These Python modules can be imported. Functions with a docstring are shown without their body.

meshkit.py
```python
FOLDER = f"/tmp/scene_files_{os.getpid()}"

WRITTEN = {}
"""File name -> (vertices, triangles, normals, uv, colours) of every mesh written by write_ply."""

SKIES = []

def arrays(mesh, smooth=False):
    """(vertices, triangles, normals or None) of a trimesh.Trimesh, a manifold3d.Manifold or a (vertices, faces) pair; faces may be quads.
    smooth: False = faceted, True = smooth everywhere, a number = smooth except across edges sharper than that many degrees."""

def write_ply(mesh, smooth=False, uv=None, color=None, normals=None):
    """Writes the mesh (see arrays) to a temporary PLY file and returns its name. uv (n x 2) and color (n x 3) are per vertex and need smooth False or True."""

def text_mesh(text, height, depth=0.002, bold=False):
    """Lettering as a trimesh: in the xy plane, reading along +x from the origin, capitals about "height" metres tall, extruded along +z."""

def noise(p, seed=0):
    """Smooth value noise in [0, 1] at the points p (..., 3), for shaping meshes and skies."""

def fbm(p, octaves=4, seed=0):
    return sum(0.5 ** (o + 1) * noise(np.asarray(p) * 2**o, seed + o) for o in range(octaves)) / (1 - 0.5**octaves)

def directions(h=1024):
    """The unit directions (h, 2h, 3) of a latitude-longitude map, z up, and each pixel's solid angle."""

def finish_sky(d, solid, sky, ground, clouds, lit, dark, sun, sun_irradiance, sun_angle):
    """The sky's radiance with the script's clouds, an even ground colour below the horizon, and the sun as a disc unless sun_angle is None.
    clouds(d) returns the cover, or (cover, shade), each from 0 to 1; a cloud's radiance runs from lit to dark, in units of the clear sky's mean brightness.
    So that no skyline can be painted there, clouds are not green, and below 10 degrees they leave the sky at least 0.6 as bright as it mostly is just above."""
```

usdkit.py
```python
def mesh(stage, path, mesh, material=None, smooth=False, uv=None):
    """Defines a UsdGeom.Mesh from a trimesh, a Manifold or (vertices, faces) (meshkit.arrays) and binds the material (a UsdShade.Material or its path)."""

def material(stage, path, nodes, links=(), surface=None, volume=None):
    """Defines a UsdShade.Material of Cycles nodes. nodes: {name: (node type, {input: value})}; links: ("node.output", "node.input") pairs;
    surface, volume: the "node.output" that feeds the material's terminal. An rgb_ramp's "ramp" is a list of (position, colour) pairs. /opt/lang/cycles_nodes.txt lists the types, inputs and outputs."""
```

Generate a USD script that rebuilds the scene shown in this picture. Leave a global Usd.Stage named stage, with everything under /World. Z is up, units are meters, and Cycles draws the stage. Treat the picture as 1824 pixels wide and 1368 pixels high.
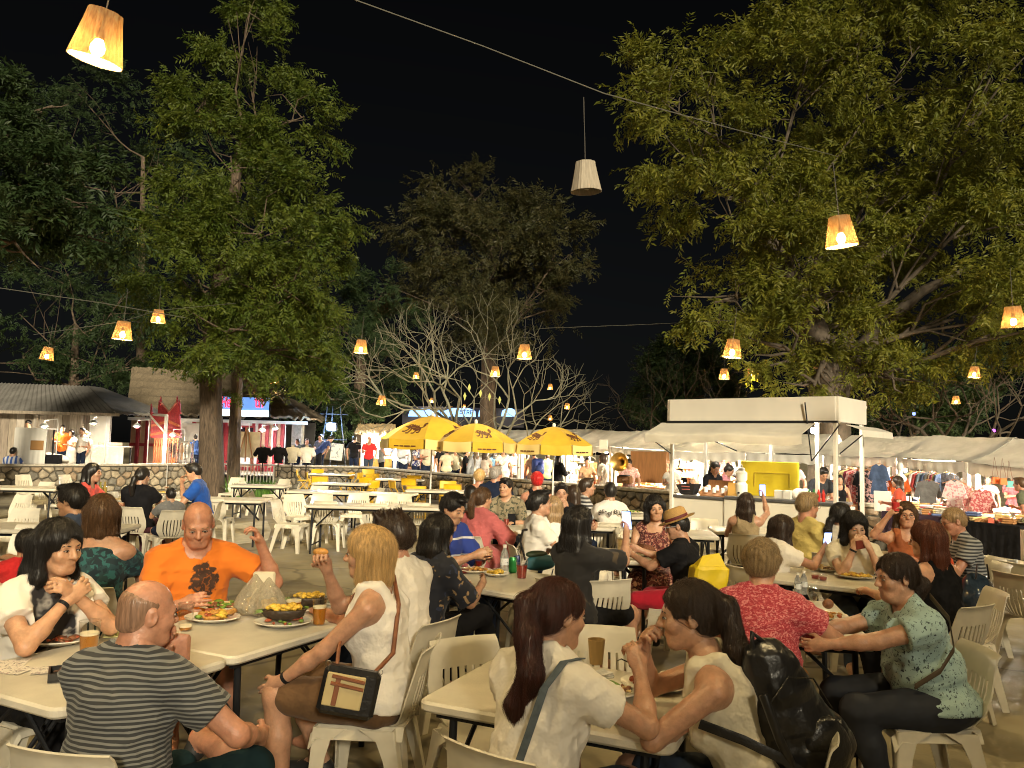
import math, random
import numpy as np
import trimesh, manifold3d
from shapely.geometry import Polygon, Point, LineString, box as sbox
from shapely import affinity
import usdkit, meshkit
from pxr import Usd, UsdGeom, UsdLux, UsdShade, Sdf, Gf, Vt

stage = Usd.Stage.CreateInMemory()
UsdGeom.SetStageUpAxis(stage, "Z"); UsdGeom.SetStageMetersPerUnit(stage, 1.0)
UsdGeom.Xform.Define(stage, "/World"); UsdGeom.Scope.Define(stage, "/World/Looks")
rng = np.random.default_rng(7); R = random.Random(7)
V = lambda *a: np.array(a, float)
PI = math.pi

# ---------------------------------------------------------------- camera, sky, moonlight
CAM = V(0, 0, 1.735); PITCH = math.radians(4.5); ROLL = math.radians(1.5); FPX = 1400.0
_f = V(0, math.cos(PITCH), math.sin(PITCH)); _r0 = V(1, 0, 0); _u0 = V(0, -math.sin(PITCH), math.cos(PITCH))
_r = _r0 * math.cos(ROLL) + _u0 * math.sin(ROLL); _u = _u0 * math.cos(ROLL) - _r0 * math.sin(ROLL)
cam = UsdGeom.Camera.Define(stage, "/World/Camera")
cam.AddTransformOp().Set(Gf.Matrix4d(*_r, 0, *_u, 0, *(-_f), 0, *CAM, 1))
cam.CreateHorizontalApertureAttr(36.0); cam.CreateVerticalApertureAttr(27.0)
cam.CreateFocalLengthAttr(36.0 * FPX / 1824)
cam.CreateClippingRangeAttr(Gf.Vec2f(0.05, 400))
cam.CreateExposureAttr(0.88)
SUN_EL, SUN_ROT = 0.36, 2.85
sky = UsdLux.DomeLight.Define(stage, "/World/sky")
sky.GetPrim().SetCustomDataByKey("kind", "structure")
skym = usdkit.material(stage, "/World/Looks/sky", {
    "s": ("sky_texture", {"sky_type": "single_scattering", "sun_disc": False, "sun_elevation": SUN_EL, "sun_rotation": SUN_ROT}),
    "h": ("hsv", {"saturation": 0.35, "value": 1.0}),
    "b": ("background_shader", {"strength": 0.00045})}, [("s.color", "h.color"), ("h.color", "b.color")], surface="b.background")
UsdShade.MaterialBindingAPI.Apply(sky.GetPrim()).Bind(skym)
moon = UsdLux.DistantLight.Define(stage, "/World/moon")
moon.CreateIntensityAttr(0.85); moon.CreateAngleAttr(6.0); moon.CreateNormalizeAttr(True); moon.CreateColorAttr(Gf.Vec3f(1, .88, .64))
moon.AddRotateZOp().Set(-math.degrees(SUN_ROT)); moon.AddRotateXOp().Set(math.degrees(SUN_EL) - 90)

def ray(px, py):
    return _f + _r * (px - 912) / FPX - _u * (py - 684) / FPX
def at_z(px, py, z=0.0):            # the point of height z on the line of sight of a spot in the photograph
    d = ray(px, py); return CAM + d * ((z - CAM[2]) / d[2])
def at_d(px, py, dist):             # the point at that depth
    d = ray(px, py); return CAM + d * (dist / d[1])

# ---------------------------------------------------------------- naming and prims
_used = {}
def path_under(parent, name):
    n = _used.get((parent, name), 0); _used[(parent, name)] = n + 1
    return f"{parent}/{name}" + (f"_{n:03d}" if n else "")
def tag(prim, label=None, cat=None, group=None, kind=None):
    for k, v in (("label", label), ("category", cat), ("group", group), ("kind", kind)):
        if v: prim.SetCustomDataByKey(k, v)
    return prim
def thing(name, label, cat, loc=(0, 0, 0), rz=0.0, group=None, scale=None, kind=None, tilt=None):
    p = path_under("/World", name); x = UsdGeom.Xform.Define(stage, p)
    x.AddTranslateOp().Set(Gf.Vec3d(*map(float, loc)))
    if rz: x.AddRotateZOp().Set(math.degrees(rz))
    if tilt: x.AddRotateXOp().Set(math.degrees(tilt[0])); x.AddRotateYOp().Set(math.degrees(tilt[1]))
    if scale: x.AddScaleOp().Set(Gf.Vec3f(*([scale] * 3 if np.isscalar(scale) else scale)))
    tag(x.GetPrim(), label, cat, group, kind); return p
def part(parent, name, mesh, mat, smooth=False, label=None, kind=None):
    p = path_under(parent, name); m = usdkit.mesh(stage, p, mesh, mat, smooth=smooth)
    if label or kind: tag(m.GetPrim(), label, None, None, kind)
    return p
def single(name, mesh, mat, label, cat, loc=(0, 0, 0), rz=0.0, group=None, smooth=False, kind=None):
    p = path_under("/World", name); m = usdkit.mesh(stage, p, mesh, mat, smooth=smooth)
    m.AddTranslateOp().Set(Gf.Vec3d(*map(float, loc)))
    if rz: m.AddRotateZOp().Set(math.degrees(rz))
    tag(m.GetPrim(), label, cat, group, kind); return p
def struct(name, mesh, mat, smooth=False):
    p = path_under("/World", name); m = usdkit.mesh(stage, p, mesh, mat, smooth=smooth); tag(m.GetPrim(), kind="structure"); return p
def dup(src, label, loc, rz=0.0, group=None, scale=None, tilt=None):
    prim = stage.GetPrimAtPath(src); cd = prim.GetCustomData()
    base = src.split("/")[-1].rstrip("0123456789").rstrip("_") if src[-1].isdigit() else src.split("/")[-1]
    p = thing(base, label, cd.get("category"), loc, rz, group or cd.get("group"), scale, tilt=tilt)
    x = stage.GetPrimAtPath(p); x.GetReferences().AddInternalReference(Sdf.Path(src)); x.SetInstanceable(True); return p

# ---------------------------------------------------------------- materials
_mats = {}
def M(name, color, rough=0.5, var=0.0, scale=6.0, bump=0.0, bscale=40.0, metallic=0.0, spec=0.5, coat=0.0, sheen=0.0, alpha=None,
      emit=None, estr=0.0, trans=0.0, col2=None, sss=0.0, stretch=None, sharp=None, detail=3.0, rnd=0.0, ior=1.5, bdist=.01):
    if name in _mats: return _mats[name]
    n = {"p": ("principled_bsdf", {"roughness": rough, "metallic": metallic, "specular_ior_level": spec, "base_color": color, "ior": ior})}; L = []
    P = n["p"][1]
    if coat: P["coat_weight"] = coat; P["coat_roughness"] = 0.1
    if sheen: P["sheen_weight"] = sheen
    if sss: P["subsurface_weight"] = sss; P["subsurface_radius"] = (1, .35, .2); P["subsurface_scale"] = 0.012
    if trans: P["transmission_weight"] = trans
    if emit is not None: P["emission_color"] = emit; P["emission_strength"] = estr
    if var or bump or col2 is not None:
        n["tc"] = ("texture_coordinate", {}); n["mp"] = ("mapping", {"scale": stretch or (1, 1, 1)}); L += [("tc.object", "mp.vector")]
    if var or col2 is not None:
        c = np.array(color); a, b = (c, np.array(col2)) if col2 is not None else (c * (1 - var), np.minimum(c * (1 + var), .95))
        lo, hi = sharp or (0.3, 0.7)
        n["n"] = ("noise_texture", {"scale": scale, "detail": detail, "roughness": .6}); L += [("mp.vector", "n.vector")]
        n["r"] = ("rgb_ramp", {"ramp": [(lo, tuple(a)), (hi, tuple(b))]}); L += [("n.fac", "r.fac")]
        out = "r.color"
        if rnd:
            n["oi"] = ("object_info", {}); n["mr"] = ("map_range", {"to_min": 1 - rnd, "to_max": 1 + rnd}); n["hs"] = ("hsv", {})
            L += [("oi.random", "mr.value"), ("mr.result", "hs.value"), (out, "hs.color")]; out = "hs.color"
        L += [(out, "p.base_color")]
    if bump:
        n["bn"] = ("noise_texture", {"scale": bscale, "detail": 3.0}); n["b"] = ("bump", {"strength": bump, "distance": bdist})
        L += [("mp.vector", "bn.vector"), ("bn.fac", "b.height"), ("b.normal", "p.normal")]
    _mats[name] = usdkit.material(stage, f"/World/Looks/{name}", n, L, surface="p.BSDF"); return _mats[name]
def stripes(name, c1, c2, freq, axis="z", duty=0.5, rough=0.85, wob=0.01, soft=.06):
    """horizontal woven stripes: freq per metre"""
    if name in _mats: return _mats[name]
    n = {"tc": ("texture_coordinate", {}), "s": ("separate_xyz", {}), "nz": ("noise_texture", {"scale": 7.0, "detail": 1.0}),
         "ma": ("math", {"math_type": "multiply_add", "value2": wob}), "m": ("math", {"math_type": "multiply", "value2": freq}), "fr": ("math", {"math_type": "fraction"}),
         "r": ("rgb_ramp", {"ramp": [(0, c1), (duty - soft, c1), (duty, c2), (1 - soft, c2), (1, c1)]}), "p": ("principled_bsdf", {"roughness": rough, "sheen_weight": .1})}
    L = [("tc.object", "s.vector"), ("tc.object", "nz.vector"), ("nz.fac", "ma.value1"), (f"s.{axis}", "ma.value3"), ("ma.value", "m.value1"), ("m.value", "fr.value1"), ("fr.value", "r.fac"), ("r.color", "p.base_color")]
    _mats[name] = usdkit.material(stage, f"/World/Looks/{name}", n, L, surface="p.BSDF"); return _mats[name]
def spots(name, base, cols, scale=30.0, cover=.5, rough=.85, stretch=(1, 1, 1), feature="noise"):
    """printed fabric: patches of the given colours on a base"""
    if name in _mats: return _mats[name]
    n = {"tc": ("texture_coordinate", {}), "mp": ("mapping", {"scale": stretch}), "p": ("principled_bsdf", {"roughness": rough, "sheen_weight": .1})}; L = [("tc.object", "mp.vector")]
    prev = None
    for i, c in enumerate(cols):
        n[f"n{i}"] = ("noise_texture", {"scale": scale * (1 + .23 * i), "detail": 1.5, "distortion": .6}); n[f"o{i}"] = ("mapping", {"location": (3.1 * i, 1.7 * i, .9 * i)})
        t = 1 - cover * .5
        n[f"r{i}"] = ("rgb_ramp", {"ramp": [(0, (0, 0, 0)), (t - .02 - .18, (0, 0, 0)), (t + .02 - .18, (1, 1, 1)), (1, (1, 1, 1))]})
        n[f"x{i}"] = ("mix", {"color1": base, "color2": c}); L += [("mp.vector", f"o{i}.vector"), (f"o{i}.vector", f"n{i}.vector"), (f"n{i}.fac", f"r{i}.fac"), (f"r{i}.color", f"x{i}.fac")]
        if prev: L.append((prev, f"x{i}.color1"))
        prev = f"x{i}.color"
    L.append((prev, "p.base_color"))
    _mats[name] = usdkit.material(stage, f"/World/Looks/{name}", n, L, surface="p.BSDF"); return _mats[name]
def emissive(name, color, strength):
    if name in _mats: return _mats[name]
    _mats[name] = usdkit.material(stage, f"/World/Looks/{name}", {"e": ("emission", {"color": color, "strength": strength})}, [], surface="e.emission"); return _mats[name]

# ---------------------------------------------------------------- mesh helpers
cat_ = lambda ms: trimesh.util.concatenate([m for m in ms if m is not None])
def rotm(rz=0, rx=0, ry=0):
    return trimesh.transformations.euler_matrix(rx, ry, rz, "sxyz")
def xf(m, loc=(0, 0, 0), rz=0, rx=0, ry=0, s=None):
    m = m.copy()
    if s is not None: m.apply_scale(s)
    m.apply_transform(rotm(rz, rx, ry)); m.apply_translation(loc); return m
def bx(sx, sy, sz, loc=(0, 0, 0), rz=0, rx=0, ry=0, c=0.0):
    """a box with its centre at loc, edges chamfered by c"""
    if c <= 0: m = trimesh.creation.box([sx, sy, sz])
    else:
        p = []
        for a in (-1, 1):
            for b in (-1, 1):
                for d in (-1, 1):
                    h = V(a * sx / 2, b * sy / 2, d * sz / 2)
                    for k in range(3):
                        q = h - V(a, b, d) * c; q[k] = h[k]; p.append(q)
        m = trimesh.convex.convex_hull(np.array(p))
    return xf(m, loc, rz, rx, ry)
def hull(pts): return trimesh.convex.convex_hull(np.array(pts))
def tube(pts, r, n=8, caps=True):
    """round bar along a polyline; r a number or one per point"""
    p = np.asarray(pts, float); r = np.broadcast_to(r, (len(p),)).astype(float)
    t = np.gradient(p, axis=0) if len(p) > 2 else np.repeat((p[-1:] - p[:1]), len(p), 0); t /= np.linalg.norm(t, axis=1, keepdims=True) + 1e-12
    a = V(0, 0, 1) if abs(t[0][2]) < .9 else V(1, 0, 0); A = []
    for i in range(len(p)):
        a = a - t[i] * a.dot(t[i]); a /= np.linalg.norm(a) + 1e-12; A.append(a)
    A = np.array(A); B = np.cross(t, A); g = np.arange(n) * 2 * PI / n
    v = p[:, None] + r[:, None, None] * (np.cos(g)[None, :, None] * A[:, None] + np.sin(g)[None, :, None] * B[:, None]); v = v.reshape(-1, 3)
    i, j = np.meshgrid(np.arange(len(p) - 1), np.arange(n), indexing="ij"); i, j = i.ravel(), j.ravel(); k = (j + 1) % n
    f = np.vstack([np.stack([i * n + j, i * n + k, (i + 1) * n + k], 1), np.stack([i * n + j, (i + 1) * n + k, (i + 1) * n + j], 1)])
    if caps:
        c0, c1 = len(v), len(v) + 1; v = np.vstack([v, p[0], p[-1]]); jj = np.arange(n); kk = (jj + 1) % n; e = (len(p) - 1) * n
        f = np.vstack([f, np.stack([kk, jj, np.full(n, c0)], 1), np.stack([e + jj, e + kk, np.full(n, c1)], 1)])
    return trimesh.Trimesh(v, f, process=False)
def lathe(prof, n=24, loc=(0, 0, 0)):
    """profile of (radius, z), bottom to top, closed at the axis where radius is 0"""
    P = np.asarray(prof, float); g = np.arange(n) * 2 * PI / n
    v = np.stack([P[:, None, 0] * np.cos(g), P[:, None, 0] * np.sin(g), np.repeat(P[:, None, 1], n, 1)], -1).reshape(-1, 3)
    i, j = np.meshgrid(np.arange(len(P) - 1), np.arange(n), indexing="ij"); i, j = i.ravel(), j.ravel(); k = (j + 1) % n
    f = np.vstack([np.stack([i * n + j, i * n + k, (i + 1) * n + k], 1), np.stack([i * n + j, (i + 1) * n + k, (i + 1) * n + j], 1)])
    m = trimesh.Trimesh(v, f, process=False); m.update_faces(m.area_faces > 1e-12); m.apply_translation(loc); return m
def prism(poly, h, loc=(0, 0, 0), **k):
    m = cat_([trimesh.creation.extrude_polygon(g, h, engine="earcut") for g in getattr(poly, "geoms", [poly])]); return xf(m, loc, **k)
def rrect(w, d, r): return sbox(-w / 2 + r, -d / 2 + r, w / 2 - r, d / 2 - r).buffer(r, quad_segs=6)
def slab(poly, h, c=.006, loc=(0, 0, 0)):
    """plate with eased edges"""
    a = np.array(poly.exterior.coords)[:-1]; b = np.array(poly.buffer(-c).exterior.coords)[:-1]
    pts = [(*q, 0 + c) for q in a] + [(*q, h - c) for q in a] + [(*q, 0) for q in b] + [(*q, h) for q in b]
    return xf(hull(pts), loc)
def shell(P, th, mask=None):
    """a solid sheet of thickness th over a grid of points P (n, m, 3); mask says which cells exist"""
    n, m = P.shape[:2]; mask = np.ones((n - 1, m - 1), bool) if mask is None else mask
    du, dv = np.gradient(P, axis=0), np.gradient(P, axis=1); N = np.cross(du, dv); N /= np.linalg.norm(N, axis=-1, keepdims=True) + 1e-12
    v = np.vstack([(P + N * th / 2).reshape(-1, 3), (P - N * th / 2).reshape(-1, 3)]); o = n * m; F = []
    idx = lambda i, j: i * m + j
    for i in range(n - 1):
        for j in range(m - 1):
            if not mask[i, j]: continue
            a, b, c, d = idx(i, j), idx(i + 1, j), idx(i + 1, j + 1), idx(i, j + 1)
            F += [(a, b, c), (a, c, d), (o + a, o + c, o + b), (o + a, o + d, o + c)]
            for (p, q, ii, jj) in ((a, b, i, j - 1), (b, c, i + 1, j), (c, d, i, j + 1), (d, a, i - 1, j)):
                if not (0 <= ii < n - 1 and 0 <= jj < m - 1 and mask[ii, jj]): F += [(p, o + p, o + q), (p, o + q, q)]
    return trimesh.Trimesh(v, np.array(F), process=False)
def ico(r, loc=(0, 0, 0), sub=2, s=(1, 1, 1)):
    m = trimesh.creation.icosphere(sub, r); m.apply_scale(s); m.apply_translation(loc); return m
def unit(v): v = np.asarray(v, float); return v / (np.linalg.norm(v) + 1e-12)
# ---------------------------------------------------------------- people: one continuous skin from blended volumes
def surfnets(D, o, h):
    """surface nets of the zero level of D"""
    S = D < 0
    c = [S[i:i + D.shape[0] - 1, j:j + D.shape[1] - 1, k:k + D.shape[2] - 1] for i in (0, 1) for j in (0, 1) for k in (0, 1)]
    n = sum(x.astype(np.int8) for x in c); act = (n > 0) & (n < 8); ids = np.argwhere(act)
    if not len(ids): return trimesh.Trimesh()
    num = -np.ones(act.shape, np.int64); num[act] = np.arange(len(ids))
    off = np.array([(i, j, k) for i in (0, 1) for j in (0, 1) for k in (0, 1)])
    cv = np.stack([D[ids[:, 0] + q[0], ids[:, 1] + q[1], ids[:, 2] + q[2]] for q in off], 1)
    acc, cnt = np.zeros((len(ids), 3)), np.zeros(len(ids))
    for a in range(8):
        for b in range(a + 1, 8):
            if np.abs(off[a] - off[b]).sum() != 1: continue
            m = (cv[:, a] < 0) != (cv[:, b] < 0); t = cv[:, a] / (cv[:, a] - cv[:, b] + 1e-12)
            acc[m] += off[a] + t[m, None] * (off[b] - off[a]); cnt[m] += 1
    v = (ids + acc / cnt[:, None]) * h + o; F = []
    for ax in range(3):
        sl0, sl1 = [slice(None)] * 3, [slice(None)] * 3; sl0[ax] = slice(0, -1); sl1[ax] = slice(1, None)
        A, B = S[tuple(sl0)], S[tuple(sl1)]; e = np.argwhere(A != B); b, c_ = [k for k in range(3) if k != ax]
        ok = (e[:, b] > 0) & (e[:, c_] > 0) & (e[:, b] < D.shape[b] - 1) & (e[:, c_] < D.shape[c_] - 1); e = e[ok]
        if not len(e): continue
        flip = A[e[:, 0], e[:, 1], e[:, 2]]; q = []
        for db, dc in ((1, 1), (0, 1), (0, 0), (1, 0)):
            w = e.copy(); w[:, b] -= db; w[:, c_] -= dc; q.append(num[w[:, 0], w[:, 1], w[:, 2]])
        q = np.stack(q, 1)
        if ax == 1: flip = ~flip
        q[~flip] = q[~flip][:, ::-1]; F.append(q)
    F = np.vstack(F); return trimesh.Trimesh(v, np.vstack([F[:, [0, 1, 2]], F[:, [0, 2, 3]]]), process=False)

def cap(a, b, ra, rb=None, k=.02): return ("c", np.asarray(a, float), np.asarray(b, float), ra, ra if rb is None else rb, k)
def ell(c, rad, Rm=None, k=.02): return ("e", np.asarray(c, float), np.asarray(rad, float), np.eye(3) if Rm is None else np.asarray(Rm, float), 0, k)
def neg(p): return ("-",) + p
def prim_bounds(p):
    if p[0] == "c":
        r = max(p[3], p[4]); return np.minimum(p[1], p[2]) - r, np.maximum(p[1], p[2]) + r
    e = np.sqrt(((p[3] * p[2][None, :]) ** 2).sum(1)); return p[1] - e, p[1] + e
def prim_eval(p, X):
    if p[0] == "c":
        ba = p[2] - p[1]; d = [X[i] - p[1][i] for i in range(3)]; L = ba.dot(ba) + 1e-12
        t = np.clip(sum(d[i] * ba[i] for i in range(3)) / L, 0, 1)
        return np.sqrt(sum((d[i] - t * ba[i]) ** 2 for i in range(3))) - (p[3] + (p[4] - p[3]) * t)
    d = [X[i] - p[1][i] for i in range(3)]; q = [sum(d[i] * p[3][i, a] for i in range(3)) for a in range(3)]
    k0 = np.sqrt(sum((q[a] / p[2][a]) ** 2 for a in range(3))); k1 = np.sqrt(sum((q[a] / p[2][a] ** 2) ** 2 for a in range(3))) + 1e-9
    return k0 * (k0 - 1) / k1
def field(prims, h, post=None, pad=2):
    """smooth union (and smooth carving) of volumes, meshed at cell size h; post(X, D) edits the field"""
    pos = [p for p in prims if p[0] != "-"]; b = [prim_bounds(p) for p in pos]
    lo = np.min([x[0] for x in b], 0) - pad * h - .01; hi = np.max([x[1] for x in b], 0) + pad * h + .01
    n = np.ceil((hi - lo) / h).astype(int) + 1; D = np.full(n, .5, np.float32); ax = [(lo[i] + h * np.arange(n[i])).astype(np.float32) for i in range(3)]
    for p in prims:
        sub = p[0] == "-"; p = p[1:] if sub else p; l, u = prim_bounds(p); m = p[5] + 3 * h
        i0 = np.maximum(0, np.floor((l - m - lo) / h).astype(int)); i1 = np.minimum(n, np.ceil((u + m - lo) / h).astype(int) + 1)
        if (i1 <= i0).any(): continue
        X = np.ix_(*[ax[i][i0[i]:i1[i]] for i in range(3)]); d = prim_eval(p, X).astype(np.float32); s = tuple(slice(i0[i], i1[i]) for i in range(3)); o = D[s]; k = p[5]
        if sub: hh = np.clip(.5 - .5 * (o + d) / k, 0, 1); D[s] = o + (-d - o) * hh + k * hh * (1 - hh)
        else: hh = np.clip(.5 + .5 * (o - d) / k, 0, 1); D[s] = o + (d - o) * hh - k * hh * (1 - hh)
    if post is not None: D = post(np.ix_(*ax), D).astype(np.float32)
    m = surfnets(D, lo, h)
    try:
        q = manifold3d.Manifold(manifold3d.Mesh(np.asarray(m.vertices, np.float32), np.asarray(m.faces, np.uint32)))
        if q.status() == manifold3d.Error.NoError and q.num_tri() > 0: q = q.simplify(.08 * h).to_mesh(); m = trimesh.Trimesh(q.vert_properties[:, :3], q.tri_verts, process=False)
    except Exception: pass
    return m
def wob(X, s, seed=0, st=(1, 1, 1)):
    """cheap smooth noise, about -1..1, from a few sines"""
    r = np.random.default_rng(seed); out = 0
    for i in range(5):
        w = unit(r.normal(size=3)) * s * (.7 + .6 * r.random()) * (1.0 + .5 * i); out = out + np.sin(X[0] * w[0] * st[0] + X[1] * w[1] * st[1] + X[2] * w[2] * st[2] + r.random() * 6.3) / (1 + .35 * i)
    return out / 2.6

SKIN = {"fair": (.56, .30, .19), "tan": (.43, .235, .15), "red": (.47, .225, .145), "asian": (.50, .275, .165), "brown": (.30, .145, .075), "pale": (.54, .325, .22)}
def skin(k): return M("skin_" + k, SKIN[k], .43, var=.17, scale=26, sss=.12, bump=.2, bscale=90, spec=.5)
HAIRC = {"black": (.012, .010, .009), "dark": (.030, .018, .012), "brown": (.075, .040, .020), "auburn": (.10, .030, .015), "blond": (.42, .27, .11), "sandy": (.26, .17, .085), "grey": (.22, .20, .18), "red": (.42, .02, .02), "ash": (.25, .175, .09), "stubble": (.20, .115, .075), "darkred": (.040, .012, .008)}
def hairm(k):
    c = np.array(HAIRC[k]); return M("hair_" + k, tuple(c * .6), .38, col2=tuple(np.minimum(c * 1.7, .9)), scale=10, stretch=(9, 9, .7), bump=.5, bscale=9, spec=.4)
def eyew(): return M("eye_white", (.40, .35, .30), .35)
def iris(): return M("iris_dark", (.02, .012, .008), .15)
def lipm(): return M("lips", (.36, .12, .10), .4)
def browm(): return M("brow_dark", (.03, .02, .015), .7)
def browl(): return M("brow_light", (.22, .14, .08), .7)

def ik(S, W, a, b, pole):
    d = W - S; L = np.linalg.norm(d)
    if L > (a + b) * .995: W = S + d / L * (a + b) * .995; d = W - S; L = np.linalg.norm(d)
    u = d / L; x = (a * a - b * b + L * L) / (2 * L); hgt = math.sqrt(max(a * a - x * x, 1e-6)); pl = np.asarray(pole, float); pl = unit(pl - u * pl.dot(u)); return S + u * x + pl * hgt, W
def rot_to(yaw, pitch, roll=0):
    """columns: right, forward, up of a head turned left by yaw (radians) and nodded down by pitch"""
    m = trimesh.transformations.euler_matrix(-pitch, roll, yaw, "sxyz"); return m[:3, :3]

def hand_prims(W, d, n, s, sc, curl, spread=.25):
    """palm, four unequal bent fingers and a thumb from the wrist W; d along the hand, n out of the back of the hand, s = side of the thumb"""
    d = unit(d); n = unit(n - d * n.dot(d)); t = unit(s - d * s.dot(d) - n * n.dot(unit(s))); P = []
    c = W + d * .047 * sc
    P += [cap(W, W + d * .03 * sc, .022 * sc, .024 * sc, .012)]
    Rm = np.stack([t, d, n], 1); P.append(ell(c, V(.041, .052, .017) * sc, Rm, .012))
    for i, (o, L) in enumerate(((.030, .073), (.010, .080), (-.010, .074), (-.029, .058))):
        b = W + (d * (.088 - .004 * abs(i - 1)) + t * o) * sc; dd = unit(d + t * o * spread * 6); c1 = curl * .8; q = b + dd * .006
        for k, fr in enumerate((.42, .33, .25)):
            ang = c1 * (k + 1) if k else c1 * .9; e = q + (dd * math.cos(ang) - n * math.sin(ang)) * L * fr * sc; r0 = (.0088, .0078, .0070)[k] * sc; P.append(cap(q, e, r0, r0 * .92, .006)); q = e
    b = W + (d * .030 + t * .026 - n * .004) * sc; m1 = b + unit(d * .75 + t * .65 - n * .25 * (1 + curl)) * .040 * sc; m2 = m1 + unit(d * .9 + t * (.25 - .35 * curl) - n * (.3 + .5 * curl)) * .030 * sc
    P += [cap(b, m1, .0125 * sc, .0105 * sc, .010), cap(m1, m2, .010 * sc, .0085 * sc, .006)]
    return P

def head_prims(H, Rh, sc, fem=False, jowl=0.0):
    r, f, u = Rh[:, 0], Rh[:, 1], Rh[:, 2]; A = lambda x, y, z: H + (r * x + f * y + u * z) * sc
    j = .90 if fem else 1.0; e = lambda c, rad, k=.02: ell(A(*c), V(*rad) * sc, Rh, k)
    P = [e((0, -.012, .035), (.077, .096, .086), .02), e((0, .030, -.030), (.060 * j + jowl * .01, .066, .078), .03), cap(A(-.018 * j, .069, -.089), A(.018 * j, .069, -.089), .021 * j * sc, None, .03),
         cap(A(-.048 * j, .008, -.058), A(-.022 * j, .055, -.085), .022 * j * sc, None, .03), cap(A(.048 * j, .008, -.058), A(.022 * j, .055, -.085), .022 * j * sc, None, .03),
         e((-.040, .064, -.022), (.024, .024, .024), .025), e((.040, .064, -.022), (.024, .024, .024), .025), cap(A(-.034, .080, .026), A(.034, .080, .026), .012 * sc, None, .02)]
    if jowl: P.append(e((0, .03, -.10), (.05, .05, .03 + .02 * jowl), .03))
    P += [neg(e((-.032, .112, .006), (.019, .022, .013), .012)), neg(e((.032, .112, .006), (.019, .022, .013), .012))]
    P += [cap(A(0, .092, .016), A(0, .113, -.020), .0085 * sc, .0125 * sc, .010), e((-.012, .102, -.024), (.0085, .010, .008), .006), e((.012, .102, -.024), (.0085, .010, .008), .006),
          cap(A(-.016, .090, -.051), A(.016, .090, -.051), .0070 * sc, None, .006), cap(A(-.013, .089, -.061), A(.013, .089, -.061), .0078 * sc, None, .006)]
    for s in (-1, 1):
        tilt = trimesh.transformations.euler_matrix(.15, 0, -s * .35)[:3, :3]
        P += [ell(A(s * .079, -.012, -.002), V(.009, .022, .033) * sc, Rh @ tilt, .006), neg(ell(A(s * .090, -.006, .000), V(.008, .011, .017) * sc, Rh @ tilt, .006))]
    return P

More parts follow.
